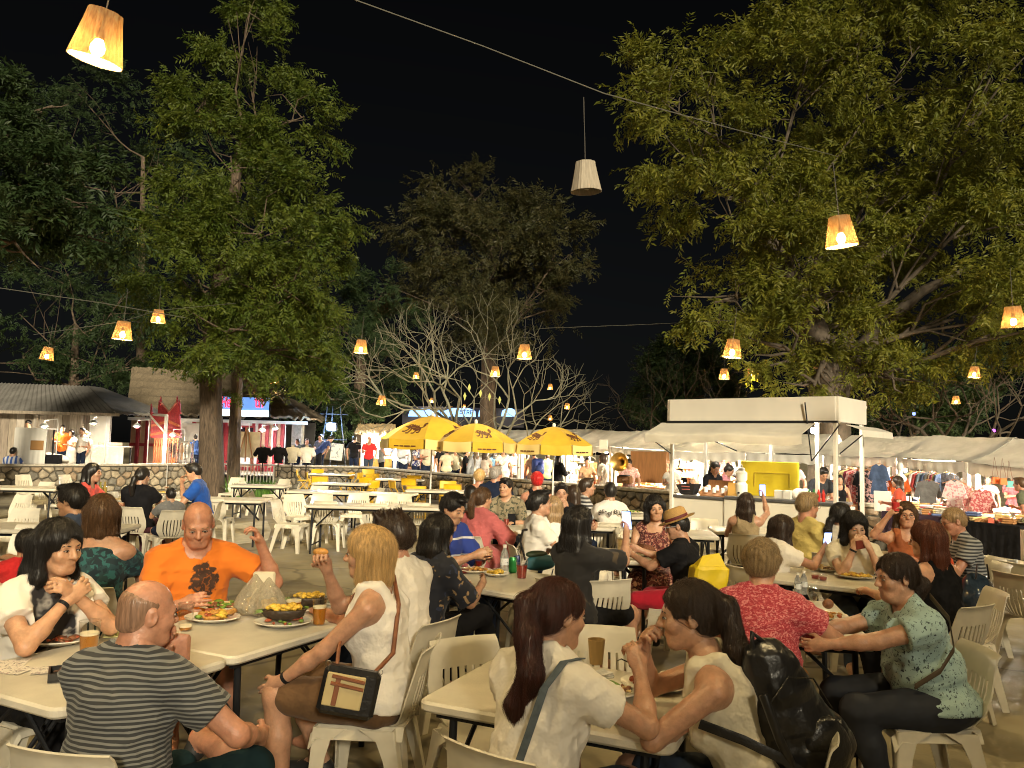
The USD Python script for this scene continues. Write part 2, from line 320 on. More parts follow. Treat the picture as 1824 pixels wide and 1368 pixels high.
def hair_mesh(H, Rh, sc, style, h, seed, T=None):
    """hair volumes; T = dict of body points for falling hair"""
    r, f, u = Rh[:, 0], Rh[:, 1], Rh[:, 2]; A = lambda x, y, z: H + (r * x + f * y + u * z) * sc; e = lambda c, rad, k=.02, q=Rh: ell(A(*c), V(*rad) * sc, q, k)
    dn = V(0, 0, -1.0); back = -f; back = unit(back - dn * back.dot(dn)); th = {"short": .010, "crop": .005, "fringe": .004, "pony": .010, "lowpony": .009, "bun": .009, "bob": .013}.get(style, .014)
    P = []; amp, fr = .0026, 150
    if style == "fringe":      # bald on top, cropped round the sides and back
        P = [e((0, -.0135, .034), (.0785, .0985, .086), .01), e((0, -.045, -.03), (.062, .060, .06), .03)]
        P += [neg(e((0, .125, .0), (.14, .125, .2), .02)), neg(e((0, .005, .135), (.12, .105, .080), .03)), neg(e((0, -.02, -.13), (.2, .2, .06), .02))]; amp = .0010; fr = 300
    else:
        P = [e((0, -.014, .036), (.077 + th, .096 + th, .086 + th * 1.3), .02), e((0, -.050, -.005), (.068 + th, .062 + th, .075), .03)]
        if style in ("short", "crop"):
            if style == "short": P += [e((0, .055, .108), (.058, .045, .024), .02)]
            face = [neg(e((0, .115, -.035), (.078, .098, .105), .012)), neg(e((-.08, .03, -.07), (.03, .075, .07), .01)), neg(e((.08, .03, -.07), (.03, .075, .07), .01)), neg(e((0, -.02, -.125), (.13, .13, .055), .012))]
        else:
            face = [neg(e((0, .118, -.045), (.066, .092, .118), .014))]
            if style in ("pony", "lowpony", "bun"): face = [neg(e((0, .116, -.036), (.076, .090, .112), .012)), neg(e((-.082, .03, -.07), (.03, .07, .085), .01)), neg(e((.082, .03, -.07), (.03, .07, .085), .01)), neg(e((0, -.01, -.135), (.13, .15, .06), .012))]
        if style == "spiky": P += [cap(A(x, y, .11), A(x * 1.3, y * 1.2 + .01, .155), .016 * sc, .004 * sc, .012) for x in (-.05, -.02, .015, .045) for y in (-.05, 0, .05)]; face = [neg(e((0, .118, -.040), (.076, .092, .108), .012)), neg(e((0, -.02, -.125), (.13, .13, .05), .012))]
        P += face
        if style == "bob":
            for s in (-1, 1): P += [cap(A(s * .082, -.005, .02), A(s * .082, .012, 0) + dn * .115 * sc, .030 * sc, .026 * sc, .03)]
            P += [cap(A(0, -.082, .02), A(0, -.085, 0) + dn * .125 * sc, .045 * sc, .040 * sc, .04), cap(A(-.05, -.065, .0), A(-.06, -.06, 0) + dn * .12 * sc, .04 * sc, .034 * sc, .03), cap(A(.05, -.065, .0), A(.06, -.06, 0) + dn * .12 * sc, .04 * sc, .034 * sc, .03)]
        if style in ("long", "longer", "shoulder"):
            L = {"long": .32, "longer": .46, "shoulder": .20}[style]; wd = 1.0
            for x in (-.062, -.03, 0, .03, .062):
                p0 = A(x, -.075, .02); p1 = A(x * 1.1, -.085, 0) + dn * .12 * sc; p2 = p1 + dn * (L - .12) * sc + back * .03 * sc + r * x * .35
                P += [cap(p0, p1, .036 * sc, .034 * sc, .03), cap(p1, p2, .034 * sc, .020 * sc, .03)]
            for s in (-1, 1): P += [cap(A(s * .078, -.015, .03), A(s * .086, -.01, 0) + dn * .13 * sc, .026 * sc, .026 * sc, .03), cap(A(s * .086, -.01, 0) + dn * .13 * sc, A(s * .092, -.035, 0) + dn * min(L, .24) * sc, .026 * sc, .016 * sc, .03)]
        if style in ("pony", "lowpony"):
            z = .05 if style == "pony" else -.03; p0 = A(0, -.105, z); p1 = A(0, -.145, z - .03); dirs = T.get("pony") if T else None
            q = [p0, p1] + ([H + V(*x) * sc for x in dirs] if dirs else [p1 + (dn * .10 + back * .035) * sc, p1 + (dn * .22 + back * .02) * sc])
            rr = [.030, .033] + ([.040, .040, .034, .018] if dirs and len(dirs) > 3 else [.036, .030, .012])
            for i in range(len(q) - 1): P.append(cap(q[i], q[i + 1], rr[min(i, len(rr) - 1)] * sc, rr[min(i + 1, len(rr) - 1)] * sc, .02))
        if style == "bun": P.append(e((0, -.085, .115), (.042, .042, .040), .01))
        if style == "curly":
            rr = np.random.default_rng(seed)
            for i in range(46):
                v = unit(rr.normal(size=3)); v[2] = abs(v[2]) * .9 - .25
                if v[1] > .55 and v[2] < .35: continue
                P.append(ell(A(v[0] * .082, v[1] * .098 - .02, v[2] * .088 + .042), V(1, 1, 1) * (.022 + .008 * rr.random()) * sc, None, .010))
            P += [neg(e((0, .120, -.050), (.060, .080, .100), .012))]; amp = .003
    if T and T.get("extra_hair"): P += T["extra_hair"](A, sc)
    def post(X, D):
        if h > .014: return D
        d = [X[i] - H[i] for i in range(3)]; ang = np.arctan2(d[0] * r[0] + d[1] * r[1] + d[2] * r[2], d[0] * f[0] + d[1] * f[1] + d[2] * f[2] + .04)
        w = np.sin(ang * fr / 6 + 2.5 * wob(X, 14, seed)) * .6 + np.sin(ang * fr / 2.7 + 3 * wob(X, 22, seed + 1)) * .4
        return D + w * amp * (.35 if style in ("crop", "short") else .8) + wob(X, 40, seed + 3) * amp * .5
    return field(P, h, post)

def strands(parent, m, H, Rh, hs, style, col, lod, seed):
    """loose hair fibres combed over the hair's surface"""
    from scipy.spatial import cKDTree
    r = np.random.default_rng(seed + 77); n, L, wd = ((6500, .09, .0010) if lod == 0 else (2200, .085, .0016)); L *= {"short": .42, "spiky": .45, "crop": .2, "curly": .5}.get(style, 1.0) * hs
    Vv, N = np.array(m.vertices), np.array(m.vertex_normals); tr = cKDTree(Vv); ar = m.area_faces; f = r.choice(len(ar), n, p=ar / ar.sum()); b = r.dirichlet((1, 1, 1), n); p = (Vv[m.faces[f]] * b[:, :, None]).sum(1)
    crown = H + (Rh[:, 2] * .12 - Rh[:, 1] * .05) * hs; pts = []; K = 7; jit = r.normal(size=(n, 3)) * (1.2 if style == "curly" else .35 if style in ("short", "spiky") else .13); lift = r.uniform(.0, 1, n) ** 3 * .0065 + .0003 * (2.2 if style in ("spiky", "curly") else 1)
    for k in range(K):
        d, i = tr.query(p); nn = N[i]; q = p + nn * (((Vv[i] - p) * nn).sum(1) + lift * (.4 + .25 * k))[:, None]; pts.append(q); fl = np.tile(V(0, 0, -1.0), (n, 1)) + unit_rows(p - crown) * (np.clip((p - H) @ Rh[:, 2], 0, .2) * 9)[:, None] + jit
        if style in ("pony", "lowpony", "bun"): fl += -Rh[:, 1] * (1.6 * (((p - H) @ Rh[:, 1]) > -.10 * hs))[:, None]
        if style == "curly": fl += r.normal(size=(n, 3)) * 1.3
        t = fl - nn * (fl * nn).sum(1, keepdims=True); p = q + unit_rows(t) * L / K
    P = np.stack(pts, 1); c = UsdGeom.BasisCurves.Define(stage, path_under(parent, "hair_strands")); c.CreateTypeAttr("linear"); c.CreateCurveVertexCountsAttr(Vt.IntArray.FromNumpy(np.full(n, K, np.int32))); c.CreatePointsAttr(Vt.Vec3fArray.FromNumpy(P.reshape(-1, 3).astype(np.float32)))
    c.CreateWidthsAttr(Vt.FloatArray.FromNumpy((np.tile(np.linspace(1, .35, K), n) * wd).astype(np.float32))); c.SetWidthsInterpolation("vertex"); UsdShade.MaterialBindingAPI.Apply(c.GetPrim()).Bind(hairm(col)); tag(c.GetPrim(), kind="stuff")
def unit_rows(a): return a / (np.linalg.norm(a, axis=1, keepdims=True) + 1e-9)

def person(label, pos, yaw, z0=0.0, pose="sit", sc=1.0, w=1.0, fem=False, lean=0.0, side=0.0, twist=0.0, head=(0, 0, 0), la="table", ra="table", lhand=None, rhand=None, hair=("short", "black"), top=("tee", None), bot=("pants", None),
           sk="asian", lod=2, seed=0, legs=None, shoes=None, group=None, belly=0.0, face=True, pony=None, extra_hair=None, curl=(.7, .7), brow="dark", headtop=None, kneew=.09, smile=False, poles=None, jowl=0.0, neck_cut=1.0, footturn=0, sitz=.43):
    """a figure facing +y in its own frame, turned by yaw; pos = (x, y) of the crown of the head"""
    hb, hh, hc = {0: (.0115, .0054, .0095), 1: (.015, .0085, .0125), 2: (.020, .0135, .019), 3: (.027, .021, .026)}[lod]
    sw = (.168 if fem else .192) * (1 + .35 * (w - 1)); rs = w
    if pose == "sit": hipz = sitz / sc + .085 + .02 * (w - 1)
    else: hipz = .90
    up = V(math.sin(side), math.sin(lean), math.cos(lean) * math.cos(side)); up = unit(up); fw = unit(V(0, 1, 0) - up * up[1]); rt = np.cross(fw, up)
    ct, st = math.cos(twist), math.sin(twist); rt2 = rt * ct + fw * st; fw2 = fw * ct - rt * st
    P0 = V(0, 0, hipz); Tl = .50 if not fem else .475
    waist = P0 + unit(up * .8 + V(0, 0, .2)) * .17; chest = P0 + up * Tl * .68; nb = P0 + up * Tl; Rt = np.stack([rt2, fw2, up], 1)
    SL, SR = chest + up * (Tl * .28 - .035) - rt2 * sw, chest + up * (Tl * .28 - .035) + rt2 * sw
    hy, hp, hr = head; Rh = rot_to(hy + twist, hp + lean * .35, hr); neck = nb + up * .03 + fw2 * .012
    H = neck + unit(up * .75 + V(0, 0, .5)) * .085 + Rh[:, 2] * .055 + Rh[:, 1] * .022
    hs = 1.0 if not fem else .965
    UA, FA = (.285, .25) if not fem else (.262, .232)
    presets = {"table": (.17, .40, .775), "wide": (.24, .36, .775), "lap": (.10, .36, hipz + .10), "mouth": (.07, .21, None), "chin": (.05, .17, None), "phone": (.10, .34, 1.14), "down": (.25, .02, hipz - .06), "downf": (.22, .14, hipz), "hip": (.27, -.02, hipz + .12),
               "front": (.09, .30, hipz + .22), "plate": (.10, .33, .80), "fold": (-.06, .28, hipz + .25), "raise": (.26, .24, 1.12)}
    J = {}
    for sgn, S, a, ky in ((-1, SL, la, "L"), (1, SR, ra, "R")):
        if isinstance(a, str):
            t = presets[a]; t = V(sgn * t[0], t[1], t[2] if t[2] is not None else 0)
            if a in ("mouth", "chin"): t = H + Rh[:, 1] * (.165 if a == "mouth" else .13) + V(0, 0, -.11 if a == "mouth" else -.165) + rt2 * sgn * .06
            elif pose == "sit" and a in ("table", "wide", "plate", "phone", "raise"): t = V(t[0], t[1] + nb[1] * .9, t[2] / sc)
            elif pose == "stand" and a in ("table", "plate", "wide"): t = V(t[0], t[1], 1.02)
            elif pose == "stand" and a in ("phone", "raise"): t = V(t[0], t[1], 1.32)
        else: t = V(*a) / sc
        pole = (poles or {}).get(ky, (sgn * .55, -.35, -1)); E, Wp = ik(S, t, UA, FA, V(*pole)); J[ky] = (S, E, Wp)
    k2 = .05
    bm, fm = belly, (.02 if fem else 0)
    torso = lambda g: [ell(P0 + V(0, -.005, .0), V(.165 * w + fm * .6 + g, .125 * w + bm * .3 + g, .125 + g), None, k2), ell(waist + fw * (bm * .35), V((.132 if fem else .148) * w + bm * .5 + g, .100 * w + bm + g, .13 + g), np.stack([rt, fw, up], 1), k2),
                       ell(chest, V((.145 if fem else .168) * (.5 + .5 * w) + g, (.105 if fem else .112) * (.4 + .6 * w) + g, .165 + g), Rt, k2), cap(SL + rt2 * .045 - up * .008, SR - rt2 * .045 - up * .008, .058 * (.6 + .4 * w) + g, None, .045)] + \
        ([ell(chest + fw2 * .075 + rt2 * s * .070 - up * .035, V(.060, .052, .060) * (.5 + .5 * w) + g, None, .04) for s in (-1, 1)] if fem else []) + \
        [cap(nb + rt2 * s * .03 + up * .035, chest + up * Tl * .24 + rt2 * s * (sw - .05), .040 + g, .052 + g, .04) for s in (-1, 1)]
    if pose == "sit":
        fz = 0.0; kn = legs or {}
        K = {}
        for sgn, ky in ((-1, "L"), (1, "R")):
            hipj = P0 + V(sgn * .088 * w, .02, -.005); q = kn.get(ky)
            if q is None: q = ((sgn * (kneew + .05), .45, sitz / sc + .075), (sgn * (kneew + .04), .44, .075))
            kk, an = V(*q[0]), V(*q[1]); kk = hipj + unit(kk - hipj) * .43; an = kk + unit(an - kk) * .40; K[ky] = (hipj, kk, an)
    else:
        K = {}
        for sgn, ky in ((-1, "L"), (1, "R")):
            q = (legs or {}).get(ky, ((sgn * .095, .03, .47), (sgn * .10, -.01, .075))); K[ky] = (P0 + V(sgn * .088 * w, 0, -.01), V(*q[0]), V(*q[1]))
    legp = lambda g, lo=True: sum([[cap(K[q][0], K[q][1], (.090 if fem else .088) * (.45 + .55 * w) + g, .056 * (.6 + .4 * w) + g, .03)] + ([cap(K[q][1], K[q][1] + (K[q][2] - K[q][1]) * .45, .055 * (.7 + .3 * w) + g, .054 * (.6 + .4 * w) + g, .03), cap(K[q][1] + (K[q][2] - K[q][1]) * .45, K[q][2], .053 * (.6 + .4 * w) + g, .037 + g, .03)] if lo else []) for q in "LR"], [])
    feet = {}
    for q in "LR":
        kk, an = K[q][1], K[q][2]; dirf = unit(V(an[0] - kk[0], 0, 0) * .3 + V((.12 if q == "R" else -.12), 1, 0)); dn_ = unit(an - kk)
        if dn_[2] > -.7: dirf = unit(dirf + V(0, 0, .6) - dn_ * dirf.dot(dn_) * .8)
        feet[q] = (an, unit(dirf))
    footp = lambda g: sum([[cap(feet[q][0] + V(0, 0, -.035) - feet[q][1] * .03, feet[q][0] + feet[q][1] * .15 + V(0, 0, -.052), .034 + g, .026 + g, .03), cap(feet[q][0], feet[q][0] + feet[q][1] * .10 + V(0, 0, -.04), .036 + g, .030 + g, .03)] for q in "LR"], [])
    armp = lambda g, s, E_, W_, full=True: [cap(s, E_, .050 * (.45 + .55 * w) * (.9 if fem else 1) + g, .040 * (.5 + .5 * w) * (.9 if fem else 1) + g, .03)] + ([cap(E_, E_ + (W_ - E_) * .35, .039 * (.6 + .4 * w) * (.9 if fem else 1) + g, .040 * (.6 + .4 * w) * (.9 if fem else 1) + g, .02), cap(E_ + (W_ - E_) * .35, W_, .039 * (.6 + .4 * w) * (.9 if fem else 1) + g, .0245 * (.92 if fem else 1) + g, .02)] if full else [])
    body = torso(0) + legp(0) + footp(0)
    for ky in "LR": body += armp(0, *J[ky])
    nr = (.052 if fem else .061) * (.7 + .3 * w)
    neckp = [cap(nb - up * .02, H - Rh[:, 2] * .055 - Rh[:, 1] * .018, nr * 1.06, nr, .03)]
    hands = []
    for i, (ky, sgn, spec) in enumerate((("L", -1, lhand), ("R", 1, rhand))):
        S, E, Wp = J[ky]; fd = unit(Wp - E); d_, n_, s_ = spec if spec else (None, None, None)
        if d_ is None:
            a = la if ky == "L" else ra; d_ = fd
            if a in ("table", "wide", "plate"): d_ = unit(V(fd[0] - sgn * .25, fd[1], fd[2] * .4)); n_ = V(sgn * .25, .1, 1); s_ = V(-sgn, 0, .15)
            elif a in ("mouth", "chin"): d_ = unit(fd + (H - Wp) * 1.5); n_ = V(sgn * .6, .8, 0); s_ = V(-sgn * .4, -.2, 1)
            elif a in ("phone", "raise", "fold"): n_ = V(sgn * .8, .6, 0); s_ = V(-sgn * .5, -.3, .9)
            elif a in ("lap",): n_ = V(0, .2, 1); s_ = V(-sgn, 0, 0)
            else: n_ = V(sgn, 0, .0); s_ = V(0, 1, 0)
        hands.append((ky, hand_prims(Wp, V(*d_) if not isinstance(d_, np.ndarray) else d_, V(*n_), V(*s_), 1.0 if not fem else .92, curl[i])))
    hd = head_prims(H, Rh, hs, fem, jowl) + neckp
    tr = {"crown": H + Rh[:, 2] * .125 * hs}
    # place: crown of the head over pos
    c_, s_ = math.cos(yaw), math.sin(yaw); cr = tr["crown"] * sc; wx = V(pos[0] - (cr[0] * c_ - cr[1] * s_), pos[1] - (cr[0] * s_ + cr[1] * c_), z0)
    me = thing("person", label, "person", wx, yaw, group, sc)
    sm = skin(sk)
    if lod <= 1:
        fine = hd[:]; ms = [field(body + neckp, hb), field(hd, hh)] + [field(hp + [cap(J[k][1] + (J[k][2] - J[k][1]) * .8, J[k][2], .0285 * (.6 + .4 * w) * (.9 if fem else 1), .0245 * (.92 if fem else 1), .02)], hh) for k, hp in hands]
        try:
            mm = [manifold3d.Manifold(manifold3d.Mesh(np.asarray(m.vertices, np.float32), np.asarray(m.faces, np.uint32))) for m in ms]
            if any(x.status() != manifold3d.Error.NoError or x.num_tri() == 0 for x in mm): raise ValueError
            u = mm[0]
            for x in mm[1:]: u = u + x
            q = u.to_mesh(); bm_ = trimesh.Trimesh(q.vert_properties[:, :3], q.tri_verts, process=False)
        except Exception: bm_ = cat_(ms)
    else: bm_ = field(body + hd + sum([hp for _, hp in hands], []) if lod == 2 else body + hd + [cap(J[k][2], J[k][2] + unit(J[k][2] - J[k][1]) * .12, .03, .02) for k in "LR"], hh)
    part(me, "body", bm_, sm, True)
    A = lambda x, y, z: H + (Rh[:, 0] * x + Rh[:, 1] * y + Rh[:, 2] * z) * hs
    E4 = np.eye(4)
    def loc_ell(c, rad, rz=0.0, sub=2):
        m = trimesh.creation.icosphere(sub, 1.0); m.apply_scale(rad); T = E4.copy(); T[:3, :3] = Rh @ trimesh.transformations.euler_matrix(0, 0, rz)[:3, :3]; T[:3, 3] = A(*c); m.apply_transform(T); return m
    if face and lod <= 2:
        for s in (-1, 1):
            if lod <= 1:
                part(me, "eye", loc_ell((s * .032, .089, .0055), V(.0122, .0085, .0046) * hs), eyew(), True)
                part(me, "iris", loc_ell((s * .032, .0945, .0050), V(.0058, .0040, .0046) * hs), iris(), True)
                part(me, "eyelid", cat_([tube([A(s * (.032 + x), .0965 - abs(x) * .45, .0102 - x * x * 24) for x in np.linspace(-.0145, .0145, 7)], .0021)]), browm())
            else: part(me, "eye", loc_ell((s * .032, .0945, .006), V(.0135, .006, .005)), iris(), True)
            part(me, "eyebrow", tube([A(s * x, .0985 - x * .28, .0250 + .004 * math.sin((x - .014) / .038 * PI)) for x in np.linspace(.014, .052, 6)], [.0022, .0034, .0034, .003, .0024, .0012]), browm() if brow == "dark" else browl(), True)
        if lod <= 1:
            k = .006 if smile else 0
            lp = [cap(A(x0, .0935 - abs(x0) * .35, -.0515 + abs(x0) * (k / .02)), A(x1, .0935 - abs(x1) * .35, -.0515 + abs(x1) * (k / .02)), .0048 * hs, None, .003) for x0, x1 in ((-.019, -.006), (-.006, .006), (.006, .019))] + [cap(A(x0, .0925 - abs(x0) * .35, -.0605 + abs(x0) * (k / .02)), A(x1, .0925 - abs(x1) * .35, -.0605 + abs(x1) * (k / .02)), .0056 * hs, None, .003) for x0, x1 in ((-.015, -.005), (-.005, .005), (.005, .015))]
            part(me, "lips", field(lp, .0022), lipm(), True)
        else: part(me, "lips", loc_ell((0, .0905, -.056), V(.020, .0085, .0085)), lipm(), True)
    if hair and hair[0] != "none":
        T = {"pony": pony, "extra_hair": extra_hair}
        hm_ = hair_mesh(H, Rh, hs, hair[0], {0: .0052, 1: .0078, 2: .013, 3: .021}[lod], seed, T); part(me, "hair", hm_, hairm(hair[1]), True)
        if lod <= 1 and hair[0] != "fringe": strands(me, hm_, H, Rh, hs, hair[0], hair[1], lod, seed)
    kind, tm = top[:2]; g = .013
    Sl = lambda fr, gg: sum([[cap(J[k][0] + rt2 * (-.02 if k == "R" else .02), J[k][0] + (J[k][1] - J[k][0]) * fr, .060 * (.45 + .55 * w) * (.94 if fem else 1) + gg, .053 * (.5 + .5 * w) * (.96 if fem else 1) + gg * 1.5, .03)] for k in "LR"], [])
    hem = hipz - .02 if pose == "sit" else hipz - .10
    if kind:
        pr = torso(g)
        if kind in ("tank", "cami"):
            pr = [p for i, p in enumerate(torso(g)) if not (p[0] == "c")]
        if kind == "sleeveless": pr = torso(g)
        if kind in ("tee", "polo", "dress"): pr += Sl(.62 if not fem else .48, g)
        if kind == "flutter": pr += Sl(.5, g) + sum([[cap(J[k][0] + (J[k][1] - J[k][0]) * .4, J[k][0] + (J[k][1] - J[k][0]) * .95, .07, .10, .04)] for k in "LR"], [])
        if kind == "long": pr += Sl(1.0, g) + sum([[cap(J[k][1], J[k][1] + (J[k][2] - J[k][1]) * .9, .048 + g, .036 + g, .03)] for k in "LR"], [])
        if kind == "half": pr += Sl(.95, g)
        if kind == "off": pr = [p for p in pr if p[0] != "c"] + sum([[cap(J[k][0] + (J[k][1] - J[k][0]) * .25, J[k][0] + (J[k][1] - J[k][0]) * .62, .062, .070, .05)] for k in "LR"], [])
        if kind in ("dress", "dresstank", "flutter"):
            if pose == "sit": pr += [cap(P0, (K["L"][1] + K["R"][1]) / 2 - (K["L"][1] - P0) * .15, .16, .13, .05)] + [cap(K[q][0], K[q][1] - (K[q][1] - K[q][0]) * .1, .115, .10, .05) for q in "LR"]
            else: pr += [cap(P0, V(0, 0, .55), .17, .21, .06)]
        if kind == "dresstank": pr = [p for p in pr if not (p[0] == "c" and abs(p[3] - (.058 * (.6 + .4 * w) + g)) < 1e-6)]
        pr[0] = ell(pr[0][1], pr[0][2] + (.012 if pose == "stand" else .006), None, k2)
        ncr = nr * 1.14 * neck_cut
        cuts = [neg(cap(nb - up * (.0 if kind != "off" else .05) + fw2 * .022 * neck_cut, nb + up * .2 + fw2 * .03, ncr + (.042 if kind in ("tank", "cami", "dresstank") else 0), ncr + .03, .012))]
        if kind in ("tank", "cami", "dresstank"):
            q = .026 if kind == "tank" else .012; o = .020 if kind == "tank" else .012
            for s in (-1, 1):
                tops = [nb + rt2 * s * .088 + up * .022 + fw2 * y for y in (.035, -.035)]; cuts += [cap(tops[0], tops[1], q, q, .012), cap(tops[0], chest + rt2 * s * .078 + fw2 * (.085 + o) + up * .05, q, q, .012), cap(tops[1], chest + rt2 * s * .085 - fw2 * (.080 + o) + up * .07, q, q, .012), cap(chest + rt2 * s * .085 - fw2 * (.080 + o) + up * .07, chest + rt2 * s * .08 - fw2 * .07 - up * .05, q, q * 1.3, .03)]
        if kind == "off": cuts += [neg(cap(nb + up * .06 - rt2 * .12, nb + up * .06 + rt2 * .12, .115, None, .01))]
        def post(X, D):
            if lod <= 2:
                d = [X[i] - chest[i] for i in range(3)]
                q1, q2 = wob(X, 20, seed, (1.5, 1.5, .35)), wob(X, 26, seed + 9, (.5, .5, 1.6)); D = D - .008 * (1 - np.abs(q1)) ** 3 - .008 * (1 - np.abs(q2)) ** 4 - .003 * (wob(X, 60, seed + 5) * .5 + .5) + .003
            if kind in ("tee", "polo", "sleeveless", "tank", "cami", "off", "half", "long"): D = np.maximum(D, hem - X[2] + 0 * X[0] + .012 * np.sin(np.arctan2(X[1], X[0]) * 3 + seed))
            for k in "LR":   # open cuffs, cut square across the arm
                fr = {"tee": .60 if not fem else .46, "polo": .6, "dress": .46, "half": .93, "off": .60}.get(kind)
                if fr:
                    S, E, _ = J[k]; ax_ = unit(E - S); q = S + (E - S) * fr; dd = sum((X[i] - q[i]) * ax_[i] for i in range(3)); rr = sum((X[i] - S[i] - (sum((X[j] - S[j]) * ax_[j] for j in range(3))) * ax_[i]) ** 2 for i in range(3))
                    lat = sum((X[i] - chest[i]) * rt2[i] for i in range(3)) * (-1 if k == 'L' else 1); D = np.where((rr < .0090) & (dd > -.0) & (dd < .11) & (lat > sw * .80), np.maximum(D, dd), D)
            return D
        part(me, {"tank": "tank_top", "cami": "camisole", "tee": "shirt", "polo": "shirt", "long": "shirt", "half": "shirt", "off": "blouse", "sleeveless": "blouse"}.get(kind, "dress"), field(pr + cuts, hc, post), tm, True)
    if bot and bot[0]:
        g2 = .007; bk = bot[0]
        if bk in ("pants", "jeans"): pp = [torso(g2)[0]] + legp(g2 + .004)
        elif bk == "shorts": pp = [torso(g2)[0]] + [cap(K[q][0], K[q][0] + (K[q][1] - K[q][0]) * .84, .094 * (.45 + .55 * w) + .012, .068 * (.6 + .4 * w) + .014, .03) for q in "LR"]
        elif bk == "longshorts": pp = [torso(g2)[0]] + [cap(K[q][0], K[q][0] + (K[q][1] - K[q][0]) * .98, .094 * (.45 + .55 * w) + .012, .066 * (.6 + .4 * w) + .014, .03) for q in "LR"]
        else: pp = [torso(g2)[0]] + [cap(K[q][0], K[q][0] + (K[q][1] - K[q][0]) * .45, .10 * w + .008, .09 + .012, .03) for q in "LR"]
        part(me, {"pants": "trousers", "jeans": "jeans"}.get(bk, "shorts"), field(pp, hc, (lambda X, D: D + .005 * wob(X, 34, seed + 2)) if lod <= 2 else None), bot[1], True)
    if shoes:
        for q in "LR":
            an, fd = feet[q]; pr = [cap(an + V(0, 0, -.035) - fd * .03, an + fd * .16 + V(0, 0, -.050), .042, .034, .02), cap(an + V(0, 0, .02 if shoes[0] == "boot" else -.01), an + fd * .07 + V(0, 0, -.035), .045, .038, .02)]
            if shoes[0] == "boot": pr.append(cap(an + V(0, 0, .06), an, .048, .044, .02))
            part(me, "shoe", field(pr, hc, lambda X, D: np.maximum(D, (an[2] - .078) - X[2] + 0 * X[0]) if fd[2] < .3 else D), shoes[1], True)
    info = {"path": me, "H": H, "Rh": Rh, "hs": hs, "A": A, "J": J, "K": K, "chest": chest, "up": up, "fw": fw2, "rt": rt2, "nb": nb, "P0": P0, "loc": wx, "yaw": yaw, "sc": sc, "sw": sw, "w": w, "waist": waist,
            "world": lambda p: V(wx[0] + sc * (p[0] * c_ - p[1] * s_), wx[1] + sc * (p[0] * s_ + p[1] * c_), wx[2] + sc * p[2])}
    return info

def glasses(p, col=(.02, .02, .02), round_=True, up=0.0, dark=False):
    A = p["A"]; m = M("spectacle_frame_%02d%02d%02d" % tuple(int(x * 99) for x in col), col, .3); ms = []
    z0 = .006 + up; y0 = .112 - up * .35
    for s in (-1, 1):
        g = np.linspace(0, 2 * PI, 17); ms.append(tube([A(s * .033 + .024 * math.cos(a), y0 - abs(.024 * math.cos(a)) * .15, z0 + (.021 if round_ else .017) * math.sin(a)) for a in g], .0020, 5)); ms.append(tube([A(s * .057, y0 - .006, z0 + .008), A(s * .080, .06, z0 + .006), A(s * .083, -.01, z0 + .004)], .0018, 5))
    ms.append(tube([A(-.010, y0, z0 + .004), A(0, y0 + .003, z0 + .006), A(.010, y0, z0 + .004)], .002, 5))
    part(p["path"], "spectacles", cat_(ms), m, True)
    if dark:
        for s in (-1, 1):
            c = A(s * .033, y0 + .001, z0); d = trimesh.creation.icosphere(2, 1); d.apply_scale((.023, .003, .019)); T = np.eye(4); T[:3, :3] = p["Rh"]; T[:3, 3] = c; d.apply_transform(T); part(p["path"], "lens", d, M("dark_lens", (.01, .01, .012), .08), True)
# ---------------------------------------------------------------- ground, low stone wall
gm = usdkit.material(stage, "/World/Looks/concrete_ground", {
    "g": ("geometry", {}), "n1": ("noise_texture", {"scale": .55, "detail": 4.0, "roughness": .62}), "n2": ("noise_texture", {"scale": 3.2, "detail": 5.0, "roughness": .65}), "n3": ("noise_texture", {"scale": 46.0, "detail": 4.0}),
    "r1": ("rgb_ramp", {"ramp": [(.33, (.17, .14, .085)), (.5, (.31, .262, .165)), (.68, (.42, .365, .24))]}), "r2": ("rgb_ramp", {"ramp": [(.3, (.45, .44, .42)), (.48, (.85, .85, .85)), (.75, (1, 1, 1))]}),
    "m": ("mix", {"mix_type": "multiply", "fac": .75}), "v": ("voronoi_texture", {"feature": "distance_to_edge", "scale": .42}), "vm": ("mapping", {"scale": (1, 1, 0)}), "vn": ("noise_texture", {"scale": 1.4, "detail": 3.0}),
    "va": ("mix", {"mix_type": "add", "fac": .55}), "vr": ("rgb_ramp", {"ramp": [(0, (.35, .33, .3)), (.006, (.5, .48, .45)), (.014, (1, 1, 1))]}), "m2": ("mix", {"mix_type": "multiply", "fac": .8}),
    "rr": ("map_range", {"from_min": .35, "from_max": .65, "to_min": .45, "to_max": .85}), "a": ("math", {"math_type": "multiply_add", "value2": .35}), "b": ("bump", {"strength": .35, "distance": .012}), "p": ("principled_bsdf", {})},
    [("g.position", "n1.vector"), ("g.position", "n2.vector"), ("g.position", "n3.vector"), ("n1.fac", "r1.fac"), ("n2.fac", "r2.fac"), ("r1.color", "m.color1"), ("r2.color", "m.color2"), ("g.position", "vn.vector"), ("g.position", "va.color1"), ("vn.color", "va.color2"),
     ("va.color", "vm.vector"), ("vm.vector", "v.vector"), ("v.distance", "vr.fac"), ("m.color", "m2.color1"), ("vr.color", "m2.color2"), ("m2.color", "p.base_color"), ("n2.fac", "rr.value"), ("rr.result", "p.roughness"), ("n3.fac", "a.value1"), ("n2.fac", "a.value3"), ("a.value", "b.height"), ("b.normal", "p.normal")], surface="p.BSDF")
struct("ground", trimesh.Trimesh([[-120, -30, 0], [120, -30, 0], [120, 200, 0], [-120, 200, 0]], [[0, 1, 2], [0, 2, 3]], process=False), gm)
